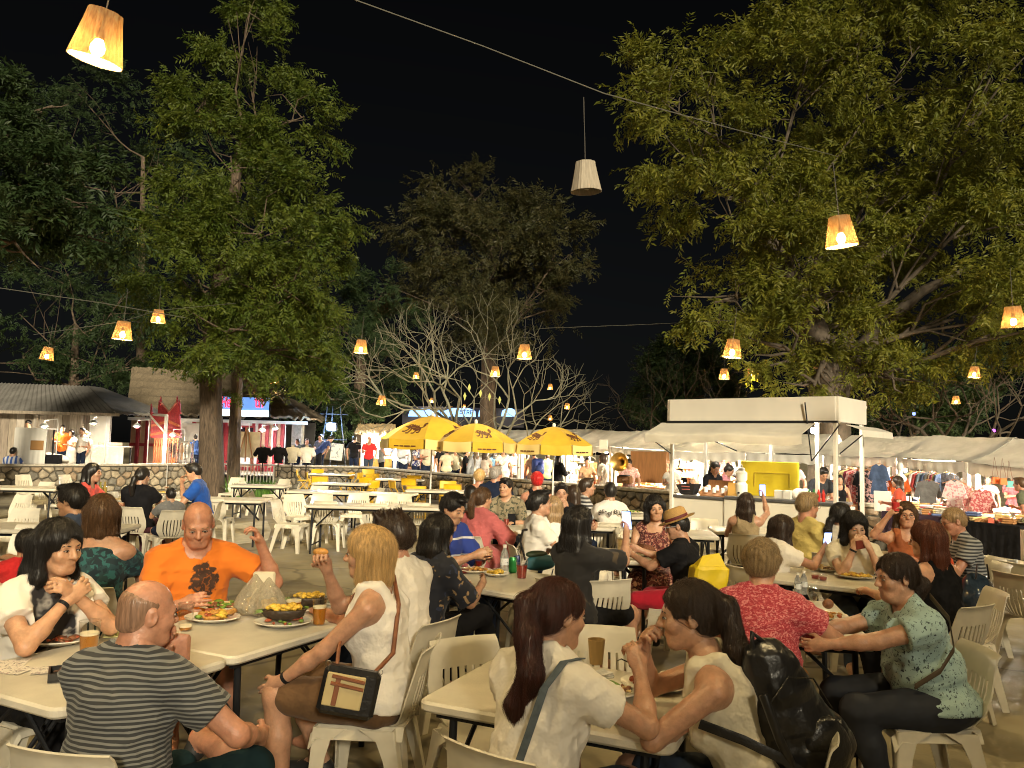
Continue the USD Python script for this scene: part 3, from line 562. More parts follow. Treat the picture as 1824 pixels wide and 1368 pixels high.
pale = M("pale_concrete", (.46, .42, .33), .8, var=.22, scale=5, bump=.3, bscale=60)
q = [at_z(*p, 0)[:2] for p in ((388, 938), (470, 930), (476, 945), (470, 962), (392, 972), (372, 955))]
struct("pavement", prism(Polygon(q).buffer(.12).buffer(-.05), .02, (0, 0, -.004)), pale)
q = [at_z(*p, 0)[:2] for p in ((1600, 968), (1824, 984), (1824, 978), (1600, 962))]
kerb_a, kerb_b = q[0], q[1]
d_ = unit(V(*(kerb_b - kerb_a), 0)); mid = (kerb_a + kerb_b) / 2
struct("kerb", bx(9, .22, .12, (mid[0] + 2.2 * d_[0], mid[1] + 2.2 * d_[1], .058), math.atan2(d_[1], d_[0]), c=.015), pale)

WALL_H = .85
wall_px = [(-40, 827), (150, 827), (395, 826)], [(490, 828), (640, 830.5), (820, 845), (960, 857), (1100, 868), (1205, 876)]
stone_ms = [M("wall_stone_%d" % i, c, .8, var=.28, scale=9, bump=.6, bscale=28) for i, c in enumerate([(.30, .25, .18), (.22, .19, .14), (.36, .30, .21), (.17, .155, .125), (.27, .20, .13)])]
mortar = M("wall_mortar", (.10, .088, .066), .95, var=.3, scale=14, bump=.5)
def stone_wall(P, label, seed):
    """P: ground line of the face that looks at the tables"""
    r = random.Random(seed); P = [V(p[0], p[1]) for p in P]; L = [0]
    for a, b in zip(P, P[1:]): L.append(L[-1] + np.linalg.norm(b - a))
    def frame(s):
        for i in range(len(P) - 1):
            if s <= L[i + 1] or i == len(P) - 2:
                t = (s - L[i]) / (L[i + 1] - L[i]); d = unit(P[i + 1] - P[i]); return P[i] + (P[i + 1] - P[i]) * t, d, V(d[1], -d[0])
    w = thing("stone_wall", label, "wall"); th = .42
    cores, cops = [], []
    for a, b in zip(P, P[1:]):
        l = np.linalg.norm(b - a); d = unit(b - a); n = V(d[1], -d[0]); c = (a + b) / 2 - n * (th / 2 + .02); rz = math.atan2(d[1], d[0])
        cores.append(bx(l + .08, th, WALL_H - .06, (c[0], c[1], (WALL_H - .06) / 2), rz)); cops.append(bx(l + .1, th + .1, .06, (c[0], c[1], WALL_H - .03), rz, c=.012))
    part(w, "core", cat_(cores), mortar); part(w, "coping", cat_(cops), M("wall_coping", (.42, .38, .31), .85, var=.25, scale=12, bump=.4))
    pts = []; s = 0
    while s < L[-1]:
        for k in range(4): pts.append((s + r.uniform(-.09, .09) + (k % 2) * .13, .07 + k * .225 + r.uniform(-.06, .06)))
        s += .27
    from shapely.ops import voronoi_diagram
    from shapely.geometry import MultiPoint
    reg = sbox(0, .01, L[-1], WALL_H - .07); vd = voronoi_diagram(MultiPoint(pts), envelope=reg.buffer(2))
    cells = []
    for g in vd.geoms:
        g = g.intersection(reg).buffer(-.022).buffer(-.015).buffer(.022, quad_segs=2).simplify(.012)
        if g.is_empty or g.geom_type != "Polygon" or g.area < .006: continue
        cells.append(g)
    def stone(g):
        c = V(*g.centroid.coords[0]); base, dirs, n = frame(c[0]); e = np.array(g.exterior.coords)[:-1]; pr = r.uniform(.025, .06); pts = []
        for q in e:
            for f, o in ((1, -.02), (.93, pr * .6), (.6, pr)):
                s, z = c + (q - c) * f; p = base + dirs * (s - c[0]) + n * (o + r.uniform(-.006, .006)); pts.append((p[0], p[1], z))
        return hull(pts)
    cells.sort(key=lambda g: np.linalg.norm(frame(g.centroid.x)[0]))
    for g in cells[:290]: part(w, "stone", stone(g), r.choice(stone_ms))
    if cells[290:]: part(w, "far_stones", cat_([stone(g) for g in cells[290:]]), stone_ms[1], kind="stuff")
    return w
def wall_line(px):
    out = []
    for x, y in px: out.append(at_z(x, y, WALL_H)[:2])
    return out
WA, WB = wall_line(wall_px[0]), wall_line(wall_px[1])
stone_wall(WA, "low rubble stone wall behind the red shirt woman's table, below the shed", 3)
stone_wall(WB, "long curving low rubble stone wall behind the yellow chairs and umbrellas", 5)
e0 = at_z(1537, 897, WALL_H)[:2]
stone_wall([e0, e0 + V(.62, -.25)], "short rubble stone pier at the open end of the white booth", 8)
# raised promenade behind the wall, level with its visitors' feet
def prom_z(px): return float(np.interp(px, [560, 680, 800, 900], [.45, .30, .15, .05]))
fr_, bk_ = [], []
for x, y in [(-700, 827), (-300, 827)] + wall_px[0] + wall_px[1]:
    q = at_z(x, y, WALL_H)[:2]; q = q * (1 + .40 / q[1]); fr_.append((*q, prom_z(x))); k = 58 / q[1]; bk_.append((*(q * k), prom_z(x)))
m_ = len(fr_); struct("promenade", trimesh.Trimesh(np.array(fr_ + bk_), np.array([t for i in range(m_ - 1) for t in ((i, i + 1, m_ + i + 1), (i, m_ + i + 1, m_ + i))]), process=False), gm)
# tubular railing in the gap by the big tree
rail = thing("railing", "pale tubular railing between the two stone walls beside the thick tree trunk", "railing")
ga, gb = WA[-1] + V(.0, -.05), WB[0] + V(-.02, -.05); rm_ = M("pale_steel", (.42, .41, .38), .45, var=.1)
dl = np.linalg.norm(gb - ga); n = 17
for z in (.84, .12): part(rail, "rail", tube([(ga[0], ga[1], z), (gb[0], gb[1], z)], .025, 8), rm_)
for i in range(n):
    p = ga + (gb - ga) * i / (n - 1); part(rail, "baluster" if i % 8 else "post", tube([(p[0], p[1], 0 if i % 8 == 0 else .13), (p[0], p[1], .84)], .014 if i % 8 else .028, 6), rm_)

# ---------------------------------------------------------------- hanging lamps
def lamp_shade():
    n = 60; prof = [(.078, .26), (.088, .20), (.106, .11), (.127, .01)]; g = np.arange(n) * 2 * PI / n; P = np.zeros((len(prof), n + 1, 3))
    for i, (r_, z) in enumerate(prof):
        for j in range(n + 1):
            a = (j % n) * 2 * PI / n; rr = r_ * (1 + .022 * (1 if j % 2 else -1)) + .0025 * math.sin(j * 7.1); P[i, j] = (rr * math.cos(a), rr * math.sin(a), z)
    return shell(P, .003)
shade_lit = usdkit.material(stage, "/World/Looks/raffia_shade_lit", {
    "tc": ("texture_coordinate", {}), "mp": ("mapping", {"scale": (1, 1, .12)}), "n": ("noise_texture", {"scale": 95.0, "detail": 2.0}), "r": ("rgb_ramp", {"ramp": [(.3, (.50, .17, .03)), (.5, (.95, .42, .10)), (.7, (1.0, .62, .22))]}),
    "d": ("principled_bsdf", {"roughness": .8, "base_color": (.05, .028, .012), "emission_strength": .22}), "t": ("transparent_bsdf", {"color": (1, .83, .56)}), "x": ("mix_closure", {"fac": .34})},
    [("tc.object", "mp.vector"), ("mp.vector", "n.vector"), ("n.fac", "r.fac"), ("r.color", "d.emission_color"), ("d.BSDF", "x.closure1"), ("t.BSDF", "x.closure2")], surface="x.closure")
shade_off = M("raffia_shade_unlit", (.30, .26, .20), .85, var=.18, scale=60, stretch=(1, 1, .1))
bulb_lit = emissive("lamp_bulb", (1, .745, .35), 1650.0); bulb_off = M("lamp_bulb_off", (.8, .8, .76), .3)
cordm = M("cord", (.05, .045, .04), .7); ropem = M("rope", (.10, .098, .08), .9)
def lamp_at(loc, label, tiltv=(0, 0), lit=True, cord=.5, sc=1.0, first={}):
    key = ("lit" if lit else "off"); G = "raffia lamps hanging over the market"
    if key not in first or not lit:
        t = thing("hanging_lamp", label, "lamp", loc, group=G, scale=sc, tilt=tiltv)
        part(t, "lampshade", lamp_shade(), shade_lit if lit else shade_off, 50)
        part(t, "bulb", cat_([lathe([(0, .035), (.022, .042), (.034, .062), (.034, .082), (.022, .110), (.014, .125)], 16)]) if lit else cat_([tube([(.018 * math.cos(a * 4.4 * PI), .018 * math.sin(a * 4.4 * PI), .03 + .075 * a) for a in np.linspace(0, 1, 40)], .006, 6)]), bulb_lit if lit else bulb_off, True)
        part(t, "socket", lathe([(0, .120), (.018, .120), (.020, .16), (.012, .175), (0, .175)], 12), cordm)
        ring = [tube([(0, 0, .235), (.078 * math.cos(a), .078 * math.sin(a), .258)], .0018, 4) for a in (0, 2.09, 4.19)]
        part(t, "spider", cat_(ring), cordm)
        part(t, "cord", tube([(0, 0, .17), (0, 0, .26 + cord)], .004, 5), cordm); first[key] = t; return t
    return dup(first[key], label, loc, 0, G, sc, tilt=tiltv)
LAMPS = [  # px centre x, bottom y, top y, bottom width px, tilt, what sets it apart
    (168, 112, 20, 95, (.12, .22), "big lit raffia lamp nearest the camera, tilted, over the pale shed side"),
    (1500, 441, 388, 57, (.05, -.12), "lit raffia lamp hanging highest in front of the large green tree by the booth"),
    (1806, 585, 546, 40, (.1, -.1), "lit raffia lamp at the outer edge of the big tree above the clothes stall"),
    (1303, 638, 607, 34, (.0, .1), "lit raffia lamp, larger upper one of the three above the white booth roof"),
    (1290, 676, 657, 21, (0, 0), "small lit raffia lamp just below the larger one above the booth"),
    (1337, 674, 657, 20, (0, 0), "small lit raffia lamp right before the forked trunk's lowest leaves"),
    (1458, 658, 640, 20, (0, 0), "small lit raffia lamp beside the forked trunk of the big tree"),
    (1510, 727, 708, 18, (0, 0), "small orange raffia lamp touching the booth's roof edge, by the trunk"),
    (1437, 729, 717, 11, (0, 0), "tiny orange raffia lamp half behind the booth's roof edge"),
    (1735, 673, 653, 22, (0, .1), "lit raffia lamp among the bare twigs above the clothes stall"),
    (1703, 720, 705, 16, (0, 0), "small lit raffia lamp above the pale bare branch over the stalls"),
    (1673, 731, 718, 14, (0, 0), "smaller lit raffia lamp low beside the pale bare branch"),
    (642, 630, 605, 27, (0, .05), "lit raffia lamp to the side of the bare tree, near the dark leafy trees"),
    (679, 722, 704, 19, (0, .06), "lit raffia lamp low above the yellow umbrella's edge"),
    (741, 675, 661, 13, (0, 0), "tiny lit raffia lamp within the bare tree, nearest its left branches"),
    (934, 640, 613, 29, (0, 0), "lit raffia lamp, largest among the bare tree's branches"),
    (882, 671, 653, 20, (0, 0), "lit raffia lamp in front of the bare tree's middle limbs"),
    (980, 694, 683, 11, (0, 0), "tiny lit raffia lamp among the bare tree's outer twigs"),
    (1010, 729, 716, 12, (0, 0), "tiny lit raffia lamp low beside the bare tree's drooping twig"),
    (980, 749, 738, 10, (0, 0), "tiny lit raffia lamp just above the third yellow umbrella"),
    (769, 718, 708, 10, (0, 0), "tiny orange raffia lamp before the blue lit sign, nearest its left end"),
    (803, 732, 720, 9, (0, 0), "tiny orange raffia lamp before the middle of the blue lit sign"),
    (827, 728, 717, 8, (0, 0), "tiny orange raffia lamp next to the bare tree's trunk"),
    (217, 606, 576, 34, (.0, .05), "lit raffia lamp between the shed and the thick trunk, lower of a pair"),
    (281, 576, 556, 27, (.05, .05), "lit raffia lamp tucked under the left tree's lowest leaves"),
    (82, 642, 618, 26, (.05, .15), "lit raffia lamp above the grey shed roof"),
    (489, 684, 671, 15, (0, 0), "small lit raffia lamp among leaves above the red lettered sign"),
]
UP_ = V(0, 0, 1)
for i, (x, yb, yt, w_, tl, lb) in enumerate(LAMPS):
    dist = .262 / w_ * FPX * (1.0 if w_ > 30 else 1.08); p = at_d(x, yb, dist); lamp_at(p, lb, tl, True, .45 if w_ > 30 else .9)
p = at_d(1044, 344, .262 / 57 * FPX); lamp_at(p, "unlit pale raffia lamp hanging alone against the black sky", (.06, -.05), False, .55)
for i, (x, y, z) in enumerate([(-2.0, 2.0, 3.7), (1.5, 2.3, 3.8), (5.2, 3.6, 3.9), (-5.4, 3.4, 3.9), (-.2, -1.6, 3.7)]):
    lamp_at(V(x, y, z), "lit raffia lamp strung overhead in the row that carries on behind the viewer", (0, 0), True, .5)
def wire(name, pts, label, r_=.006, sag=0.0, mat=None):
    P = []
    for a, b in zip(pts, pts[1:]):
        for t in np.linspace(0, 1, 9)[:-1]: P.append(a + (b - a) * t - V(0, 0, sag * 4 * t * (1 - t)))
    P.append(pts[-1]); return single(name, tube(P, r_, 5), mat or ropem, label, "rope")
wire("rope", [at_d(600, -12, 6.2), at_d(860, 82, 6.6), at_d(1075, 166, 6.9), at_d(1300, 228, 9.5), at_d(1490, 278, 17.5)], "pale twisted rope crossing the black sky to the big tree", .0055)
wire("rope", [at_d(-20, 510, 11), at_d(190, 541, 12.5), at_d(330, 566, 13.5)], "pale rope sagging across the dark trees above the shed", .0055)
wire("rope", [at_d(60, 596, 11.5), at_d(217, 573, 11), at_d(281, 553, 13), at_d(420, 540, 15)], "thin rope carrying the lamp pair beside the thick trunk", .004)
wire("rope", [at_d(960, 585, 22), at_d(1150, 578, 20), at_d(1310, 570, 16)], "faint thin rope between the bare tree and the big tree", .006)

# ---------------------------------------------------------------- furniture
plastic = M("white_plastic", (.60, .555, .45), .38, var=.11, scale=6, bump=.04, bscale=90, spec=.45, rnd=.05)
tabletop = M("table_plastic", (.57, .53, .44), .42, var=.15, scale=3.5, bump=.12, bscale=120)
steel = M("dark_steel", (.010, .011, .014), .5, spec=.3)
def chair_proto(label, loc, rz):
    t = thing("plastic_chair", label, "chair", loc, rz, "white plastic chairs")
    # seat: dished sheet with turned down edges
    n, m = 13, 13; P = np.zeros((n, m, 3))
    for i, a in enumerate(np.linspace(-1, 1, n)):
        for j, b in enumerate(np.linspace(-1, 1, m)):
            wd = .215 - .03 * (1 - b) / 2; P[i, j] = (a * wd, .01 + b * .215, .432 - .012 * (1 - a * a) * (1 - b * b) - .055 * max(0, abs(a) - .84) / .16 - .045 * max(0, b - .86) / .14)
    part(t, "seat", shell(P[:, :, :], .008), plastic, 40)
    # back: sheet that widens upwards, ribbed by slots, rolled at the top
    T, S_ = 22, 31; P = np.zeros((S_, T, 3)); mask = np.ones((S_ - 1, T - 1), bool)
    def half(t_): return np.interp(t_, [0, .10, .30, .52, .80, 1.0], [.125, .150, .205, .212, .192, .180])
    for j, v in enumerate(np.linspace(0, 1, T)):
        for i, s in enumerate(np.linspace(-1, 1, S_)):
            x = s * half(v); z = .405 + .385 * v + (.0); y = -.175 - .085 * v - .045 * (1 - math.exp(-v * 9)) + .045 * s * s * (1 - .5 * v) + (.0 if v < .94 else -.016 * ((v - .94) / .06))
            if v < .12: y += .07 * (1 - v / .12) ** 2
            P[i, j] = (x, y, z)
    for k in range(7):
        c = 5 + k * 3 + 0
        for j in range(2, 14):
            mask[c, j] = False
    part(t, "backrest", shell(P, .007, mask), plastic, 35)
    for sx in (-1, 1):
        for fr in (1, -1):
            y0 = .205 if fr == 1 else -.165; y1 = .225 if fr == 1 else -.255; x0, x1 = sx * .205, sx * .235
            th = .007; Rr = lambda a, b, t: a + (b - a) * t; legs_ = []
            for plate in (0, 1):      # two plates at a right angle, wide at the top
                q = []
                for z, wd in ((.428, .155), (.38, .085), (.30, .066), (0, .042)):
                    t_ = 1 - z / .428; cx, cy = Rr(x0, x1, t_), Rr(y0, y1, t_)
                    q.append((cx, cy, z, wd))
                Pq = np.zeros((len(q), 2, 3))
                for a_, (cx, cy, z, wd) in enumerate(q):
                    Pq[a_, 0] = (cx, cy, z); Pq[a_, 1] = (cx, cy - fr * wd, z) if plate == 0 else (cx - sx * wd * .85, cy, z)
                legs_.append(shell(Pq, th))
            part(t, "leg", cat_(legs_), plastic, 30)
    return t
CHAIR = {}
def chair(x, y, rz, label):
    if "p" not in CHAIR: CHAIR["p"] = chair_proto(label, (x, y, 0), rz); return CHAIR["p"]
    return dup(CHAIR["p"], label, (x, y, 0), rz, "white plastic chairs")
def chair_px(px, py, deg, label, z=.785):
    p = at_z(px, py, z); a = math.radians(deg); return chair(p[0] - math.sin(a) * .295, p[1] + math.cos(a) * .295, a, label)

def table(cx, cy, L, W, deg, label, H=.745):
    t = thing("folding_table", label, "table", (cx, cy, 0), math.radians(deg), "white folding tables")
    part(t, "tabletop", slab(rrect(L, W, .055), .042, .010, (0, 0, H - .042)), tabletop)
    for s in (-1, 1): part(t, "apron", bx(L - .12, .025, .03, (0, s * (W / 2 - .07), H - .057)), steel)
    for e in (-1, 1):
        x = e * (L / 2 - .12)
        for s in (-1, 1): part(t, "leg", tube([(x, s * (W / 2 - .09), H - .06), (x, s * (W / 2 - .07), .0)], .0165, 8), steel)
        for z in (.13, H - .075): part(t, "crossbar", tube([(x, -W / 2 + .08, z), (x, W / 2 - .08, z)], .012, 6), steel)
        part(t, "brace", cat_([tube([(x, 0 + s * .02, .40), (x - e * min(.30, L * .3), s * .02, H - .05)], .010, 6) for s in (-1, 1)] + [tube([(x, s * (W / 2 - .08), .42), (x, 0, H - .06)], .010, 6) for s in (-1, 1)]), steel)
    return t
yel = M("yellow_plastic", (.68, .42, .012), .38, var=.08, scale=6); yelm = M("yellow_steel", (.55, .33, .02), .4)
FOLD = {}
def folding_chair(x, y, rz, label):
    if "p" in FOLD: return dup(FOLD["p"], label, (x, y, 0), rz)
    t = thing("folding_chair", label, "chair", (x, y, 0), rz, "yellow folding chairs"); FOLD["p"] = t
    n = 9; P = np.array([[(a * .20, -.20 - .02 * a * a * -1 - .015 * b, .60 + .19 * b) for b in (0, .5, 1)] for a in np.linspace(-1, 1, n)]); part(t, "backrest", shell(P, .012), yel, 40)
    part(t, "seat", slab(rrect(.39, .37, .05), .022, .006, (0, .02, .425)), yel)
    for s in (-1, 1):
        part(t, "leg", tube([(s * .205, -.215, .79), (s * .205, -.19, .62), (s * .205, .23, .0)], .012, 7), yelm); part(t, "leg", tube([(s * .185, .14, .43), (s * .185, -.24, .0)], .012, 7), yelm)
    part(t, "crossbar", cat_([tube([(-.205, .16, .10), (.205, .16, .10)], .009, 6), tube([(-.185, -.17, .10), (.185, -.17, .10)], .009, 6), tube([(-.205, -.215, .785), (.205, -.215, .785)], .012, 6)]), yelm); return t
def folding_px(px, py, deg, label):
    p = at_z(px, py, .79); a = math.radians(deg); return folding_chair(p[0] - math.sin(a) * .21, p[1] + math.cos(a) * .21, a, label)

u1, v1 = unit(V(.45, .89)), unit(V(-.89, .45)); c1 = V(-1.606, 2.91); a1 = math.degrees(math.atan2(u1[1], u1[0]))
T1 = c1 + u1 * .41 + v1 * .40; T2 = c1 + u1 * (.83 + .60) + v1 * .40
table(*T1, .82, .80, a1, "white folding table with the papers, ashtray and striped man's elbow")
table(*T2, 1.20, .80, a1, "white folding table with pineapple bowl, beer cups and wrapped bag")
T3 = V(.28, 3.29); a3 = -24; table(*T3, 1.0, .80, a3, "white folding table with the plates between the two ponytailed women")
TC = V(.006, 5.93); table(*TC, .86, .80, 53, "white folding table with water bottle and red iced drink cup")
TH = V(.96, 7.55); table(*TH, 1.0, .80, -18, "white folding table with tall layered drink before the straw hat man")
TP = V(1.72, 4.88); table(*TP, 1.2, .74, 78, "white folding table between the pink knit and mint blouse women")
TU = V(2.70, 6.35); table(*TU, 1.25, .76, -34, "white folding table with fries plate and two sauce cups")
TG = V(3.75, 7.85); table(*TG, 1.2, .76, -30, "white folding table before the round glasses woman and striped blond man")
TB = V(1.9, 9.65); table(*TB, 1.2, .76, -6, "empty white folding table beside the front of the white booth")
TW = V(3.2, 10.15); table(*TW, 1.2, .76, -8, "white folding table before the long haired woman holding a phone up")
TBI = V(1.95, 12.0); table(*TBI, 1.2, .76, 0, "white folding table with plates near the printed back tee person")
TCA = V(.05, 9.72); table(*TCA, 1.3, .76, -4, "white folding table with tumblers before the camouflage shirt man")
TFR = V(.25, 15.2); table(*TFR, 1.2, .7, 0, "white folding table in front of the red haired woman")
TMG = V(.95, 10.3); table(*TMG, .9, .76, -5, "white folding table before the man with fists at his face")
TGL = V(-5.0, 8.55); table(*TGL, 1.8, .76, 6, "long empty white folding table beside the spectacled man")
TLF = V(-3.15, 5.15); table(*TLF, .9, .76, 20, "white folding table with a small bowl behind the clasped hands woman")
TLW = V(-9.1, 14.6); table(*TLW, 1.8, .76, 3, "empty white folding table nearest the shed's stone wall")
TLX = V(-11.4, 16.6); table(*TLX, 1.2, .76, 0, "empty white folding table by the wall at the picture's edge")
TR1 = V(-5.7, 11.6); table(*TR1, 1.6, .76, 3, "white folding table with bottles before the red shirt woman")
TR2 = V(-4.75, 13.1); table(*TR2, 1.5, .76, 3, "white folding table with plates before the blue shirt man")
table(-5.4, 17.2, 1.2, .76, 4, "empty white folding table standing near the big tree")
table(-2.55, 12.55, 1.2, .76, 0, "empty white folding table, first of the row behind the blond woman"); table(-1.33, 12.6, 1.2, .76, 0, "empty white folding table, second of the row near the striped man")
table(-3.7, 15.75, 1.3, .76, -2, "empty white folding table farther back beside the yellow chairs"); table(-2.45, 15.6, 1.2, .76, -8, "empty white folding table farther back toward the umbrella pole")
for x, y, l in ((-5.4, 24.0, "yellow edged table farthest back against the wall"), (-4.0, 18.9, "table among yellow chairs next to the white chairs"), (-3.0, 21.8, "table between yellow chairs in the middle of the wall"), (-1.55, 17.0, "table beside the umbrella pole and yellow chairs")): table(x, y, 1.3, .7, 0, "white folding " + l)

for px, py, deg, l in [
    (825, 1138, -150, "empty white plastic chair facing the viewer between blond woman and ponytail woman"), (1070, 1117, 172, "empty white plastic chair at the far side of the ponytailed women's table"),
    (1776, 1052, 82, "white plastic chair holding the shiny dark bag"), (1776, 994, 84, "empty white plastic chair beyond the striped blond man"),
    (1812, 1004, -68, "white plastic chair at the picture's edge, farther of the turned pair"), (1800, 1022, -74, "white plastic chair at the picture's edge, nearer of the turned pair"),
    (1008, 990, 140, "empty white plastic chair with a pale cap beside the iced drink table"), (1088, 1034, 25, "white plastic chair with ribs behind the black dress woman"),
    (1063, 931, 170, "empty white plastic chair before the printed back tee person"), (1255, 925, 170, "empty white plastic chair behind the straw hat man, at the booth"),
    (378, 886, 2, "empty white plastic chair behind the orange shirt man's bald head"), (40, 846, -110, "empty white plastic chair against the stone wall, farthest on that side"), (44, 882, 160, "empty white plastic chair under the table at the wall"),
    (48, 906, 176, "empty white plastic chair just behind the spectacled man's table"), (85, 859, 165, "empty white plastic chair at the wall table's end"), (114, 846, -100, "empty white plastic chair behind the red shirt woman"),
    (62, 936, 184, "empty white plastic chair at the near side of the long table"), (40, 1000, 200, "white plastic chair next to the child behind the clasped hands woman"),
    (490, 891, -98, "empty white plastic chair alone on the open floor, side on"), (523, 881, -140, "empty white plastic chair turned to the open floor beside the side-on chair"), (580, 893, 0, "empty white plastic chair, first with ribbed back in the row"),
    (669, 897, 4, "empty white plastic chair, middle one with ribbed back in the row"), (744, 896, -3, "empty white plastic chair, last with ribbed back in the row"), (430, 857, -95, "empty white plastic chair side on beside the tree's table"),
    (424, 851, 170, "empty white plastic chair behind the tree's table"), (535, 860, 100, "empty white plastic chair at the other end of the tree's table"), (508, 854, 150, "empty white plastic chair beyond the tree's table"),
    (570, 866, 175, "empty white plastic chair behind the back row table's end"), (575, 881, 180, "empty white plastic chair facing the viewer across the row's first table"), (640, 879, 178, "empty white plastic chair facing the viewer in the row's middle"),
    (680, 870, 120, "empty white plastic chair angled at the back row table"), (690, 881, 182, "empty white plastic chair facing the viewer near the yellow chairs"), (716, 881, 176, "empty white plastic chair facing the viewer, last before the striped man"),
    (1100, 905, 150, "white plastic chair by the wall table with plates"), (1320, 902, 175, "empty white plastic chair tight against the booth front"), (1350, 1014, 60, "white plastic chair between the pink knit woman and the bent dark haired woman")]: chair_px(px, py, deg, l)
for i, (px, py, deg, l) in enumerate([(529, 836, -80, "end one beside the wall's start"), (546, 841, -70, "second one angled at the far table"), (566, 836, 175, "far one behind the far table"), (570, 849, 10, "back turned before the far table"), (626, 842, 75, "first of the overlapping pair"),
    (642, 842, 80, "second of the overlapping pair"), (656, 836, 185, "highest against the wall"), (652, 850, -20, "half behind the middle table"), (664, 844, 30, "in front of the wall's pale stones"), (667, 856, 60, "with legs crossed toward white tables"),
    (738, 847, 180, "facing out before the umbrella pole"), (728, 852, -15, "beside the umbrella pole"), (698, 856, -60, "turned to the middle table"), (742, 866, 5, "nearest the white row"), (798, 857, 185, "behind the second umbrella pole"), (806, 863, -10, "nearest the navy tee couple"),
    (1050, 861, 80, "next to the profile woman"), (1068, 866, 60, "behind the printed back tee person")]): folding_px(px, py, deg, "yellow folding chair " + l)
# ---------------------------------------------------------------- clothing
def cloth(name, c, var=.12): return M("cloth_" + name, c, .92, var=var, scale=7, bump=.6, bscale=12, bdist=.03, sheen=.10 if max(c) > .05 else 0, spec=.3 if max(c) > .05 else .12, detail=4)
def printed(name, base, col, c, s, thr=.45, nscale=22, rough=.9):
    """plain cloth with one printed patch centred at c, half-size s"""
    k = "cloth_" + name
    if k in _mats: return _mats[k]
    n = {"tc": ("texture_coordinate", {}), "mp": ("mapping", {"location": tuple(-a / b for a, b in zip(c, s)), "scale": tuple(1 / b for b in s)}), "g": ("gradient_texture", {"gradient_type": "spherical"}),
         "n": ("noise_texture", {"scale": nscale, "detail": 3.0}), "m": ("math", {"math_type": "multiply", "value2": 1.0}), "pw": ("math", {"math_type": "power", "value2": .45}), "r": ("rgb_ramp", {"ramp": [(0, base), (thr - .06, base), (thr, col), (thr + .10, col), (thr + .16, tuple(np.array(col) * .6 + np.array(base) * .4)), (thr + .22, col), (1, col)]}), "p": ("principled_bsdf", {"roughness": rough, "sheen_weight": .1})}
    _mats[k] = usdkit.material(stage, f"/World/Looks/{k}", n, [("tc.object", "mp.vector"), ("mp.vector", "g.vector"), ("g.fac", "pw.value1"), ("tc.object", "n.vector"), ("pw.value", "m.value1"), ("n.fac", "m.value2"), ("m.value", "r.fac"), ("r.color", "p.base_color")], surface="p.BSDF"); return _mats[k]
W_ = (.72, .68, .62); denim = M("denim", (.03, .045, .075), .85, var=.3, scale=18, bump=.2, bscale=300); black = cloth("black", (.010, .010, .012), .3); white = cloth("white", W_, .05)
cream = cloth("cream", (.62, .57, .45), .06); navy = cloth("navy", (.012, .018, .04)); grey = cloth("grey", (.16, .16, .16)); brownc = cloth("brown", (.12, .065, .03)); redc = cloth("red", (.50, .02, .025)); khaki = cloth("khaki", (.30, .23, .13))
leather = M("black_leather", (.012, .012, .014), .32, var=.3, scale=12, bump=.3, bscale=60); tan_leather = M("tan_leather", (.20, .07, .03), .45, var=.2, scale=20)
shoe_dark = M("shoe_dark", (.02, .02, .022), .6); shoe_white = M("shoe_white", (.6, .58, .55), .6, var=.1)
GS = "people standing on the promenade"
def seat(px, py, d, deg, label, chair_label=None, sc=None, **k):
    p = at_d(px, py, d); l = k.get("lean", 0); fem = k.get("fem", False)
    if sc is None: sc = float(np.clip((p[2] - .43) / (.085 + ((.475 if fem else .5) + .155) * math.cos(l) + .125), .86, 1.08))
    q = person(label, p[:2], math.radians(deg), sc=sc, **k)
    if chair_label != "":
        a = math.radians(deg); chair(q["loc"][0] - math.sin(a) * .06, q["loc"][1] + math.cos(a) * .06, a, chair_label or " ".join(("white plastic chair under the " + label.replace("person with ", "person with ").replace("person in ", "person in ")).split()[:15]).rstrip(","))
    return q
def wall_d(px):
    best = 0
    for P in (WA, WB):
        for a, b in zip(P, P[1:]):
            for t in np.linspace(0, 1, 40):
                q = a + (b - a) * t; v = V(*q, .85) - CAM; x = 912 + FPX * v.dot(_r) / v.dot(_f)
                if abs(x - px) < 12: best = max(best, q[1])
    return best
def stand(px, py, d, deg, label, z0=None, sc=None, **k):
    if z0 is None: d = max(d, wall_d(px) + .85)
    p = at_d(px, py, d)
    if z0 is None: z0 = prom_z(px)
    if sc is None: sc = float(np.clip((p[2] - z0) / 1.69, .80, 1.06))
    k.setdefault("la", "down"); k.setdefault("ra", "front"); k.setdefault("lod", 3); k.setdefault("seed", int(px * 7 + py))
    return person(label, p[:2], math.radians(deg), z0=z0, pose="stand", sc=sc, group=None, **k)

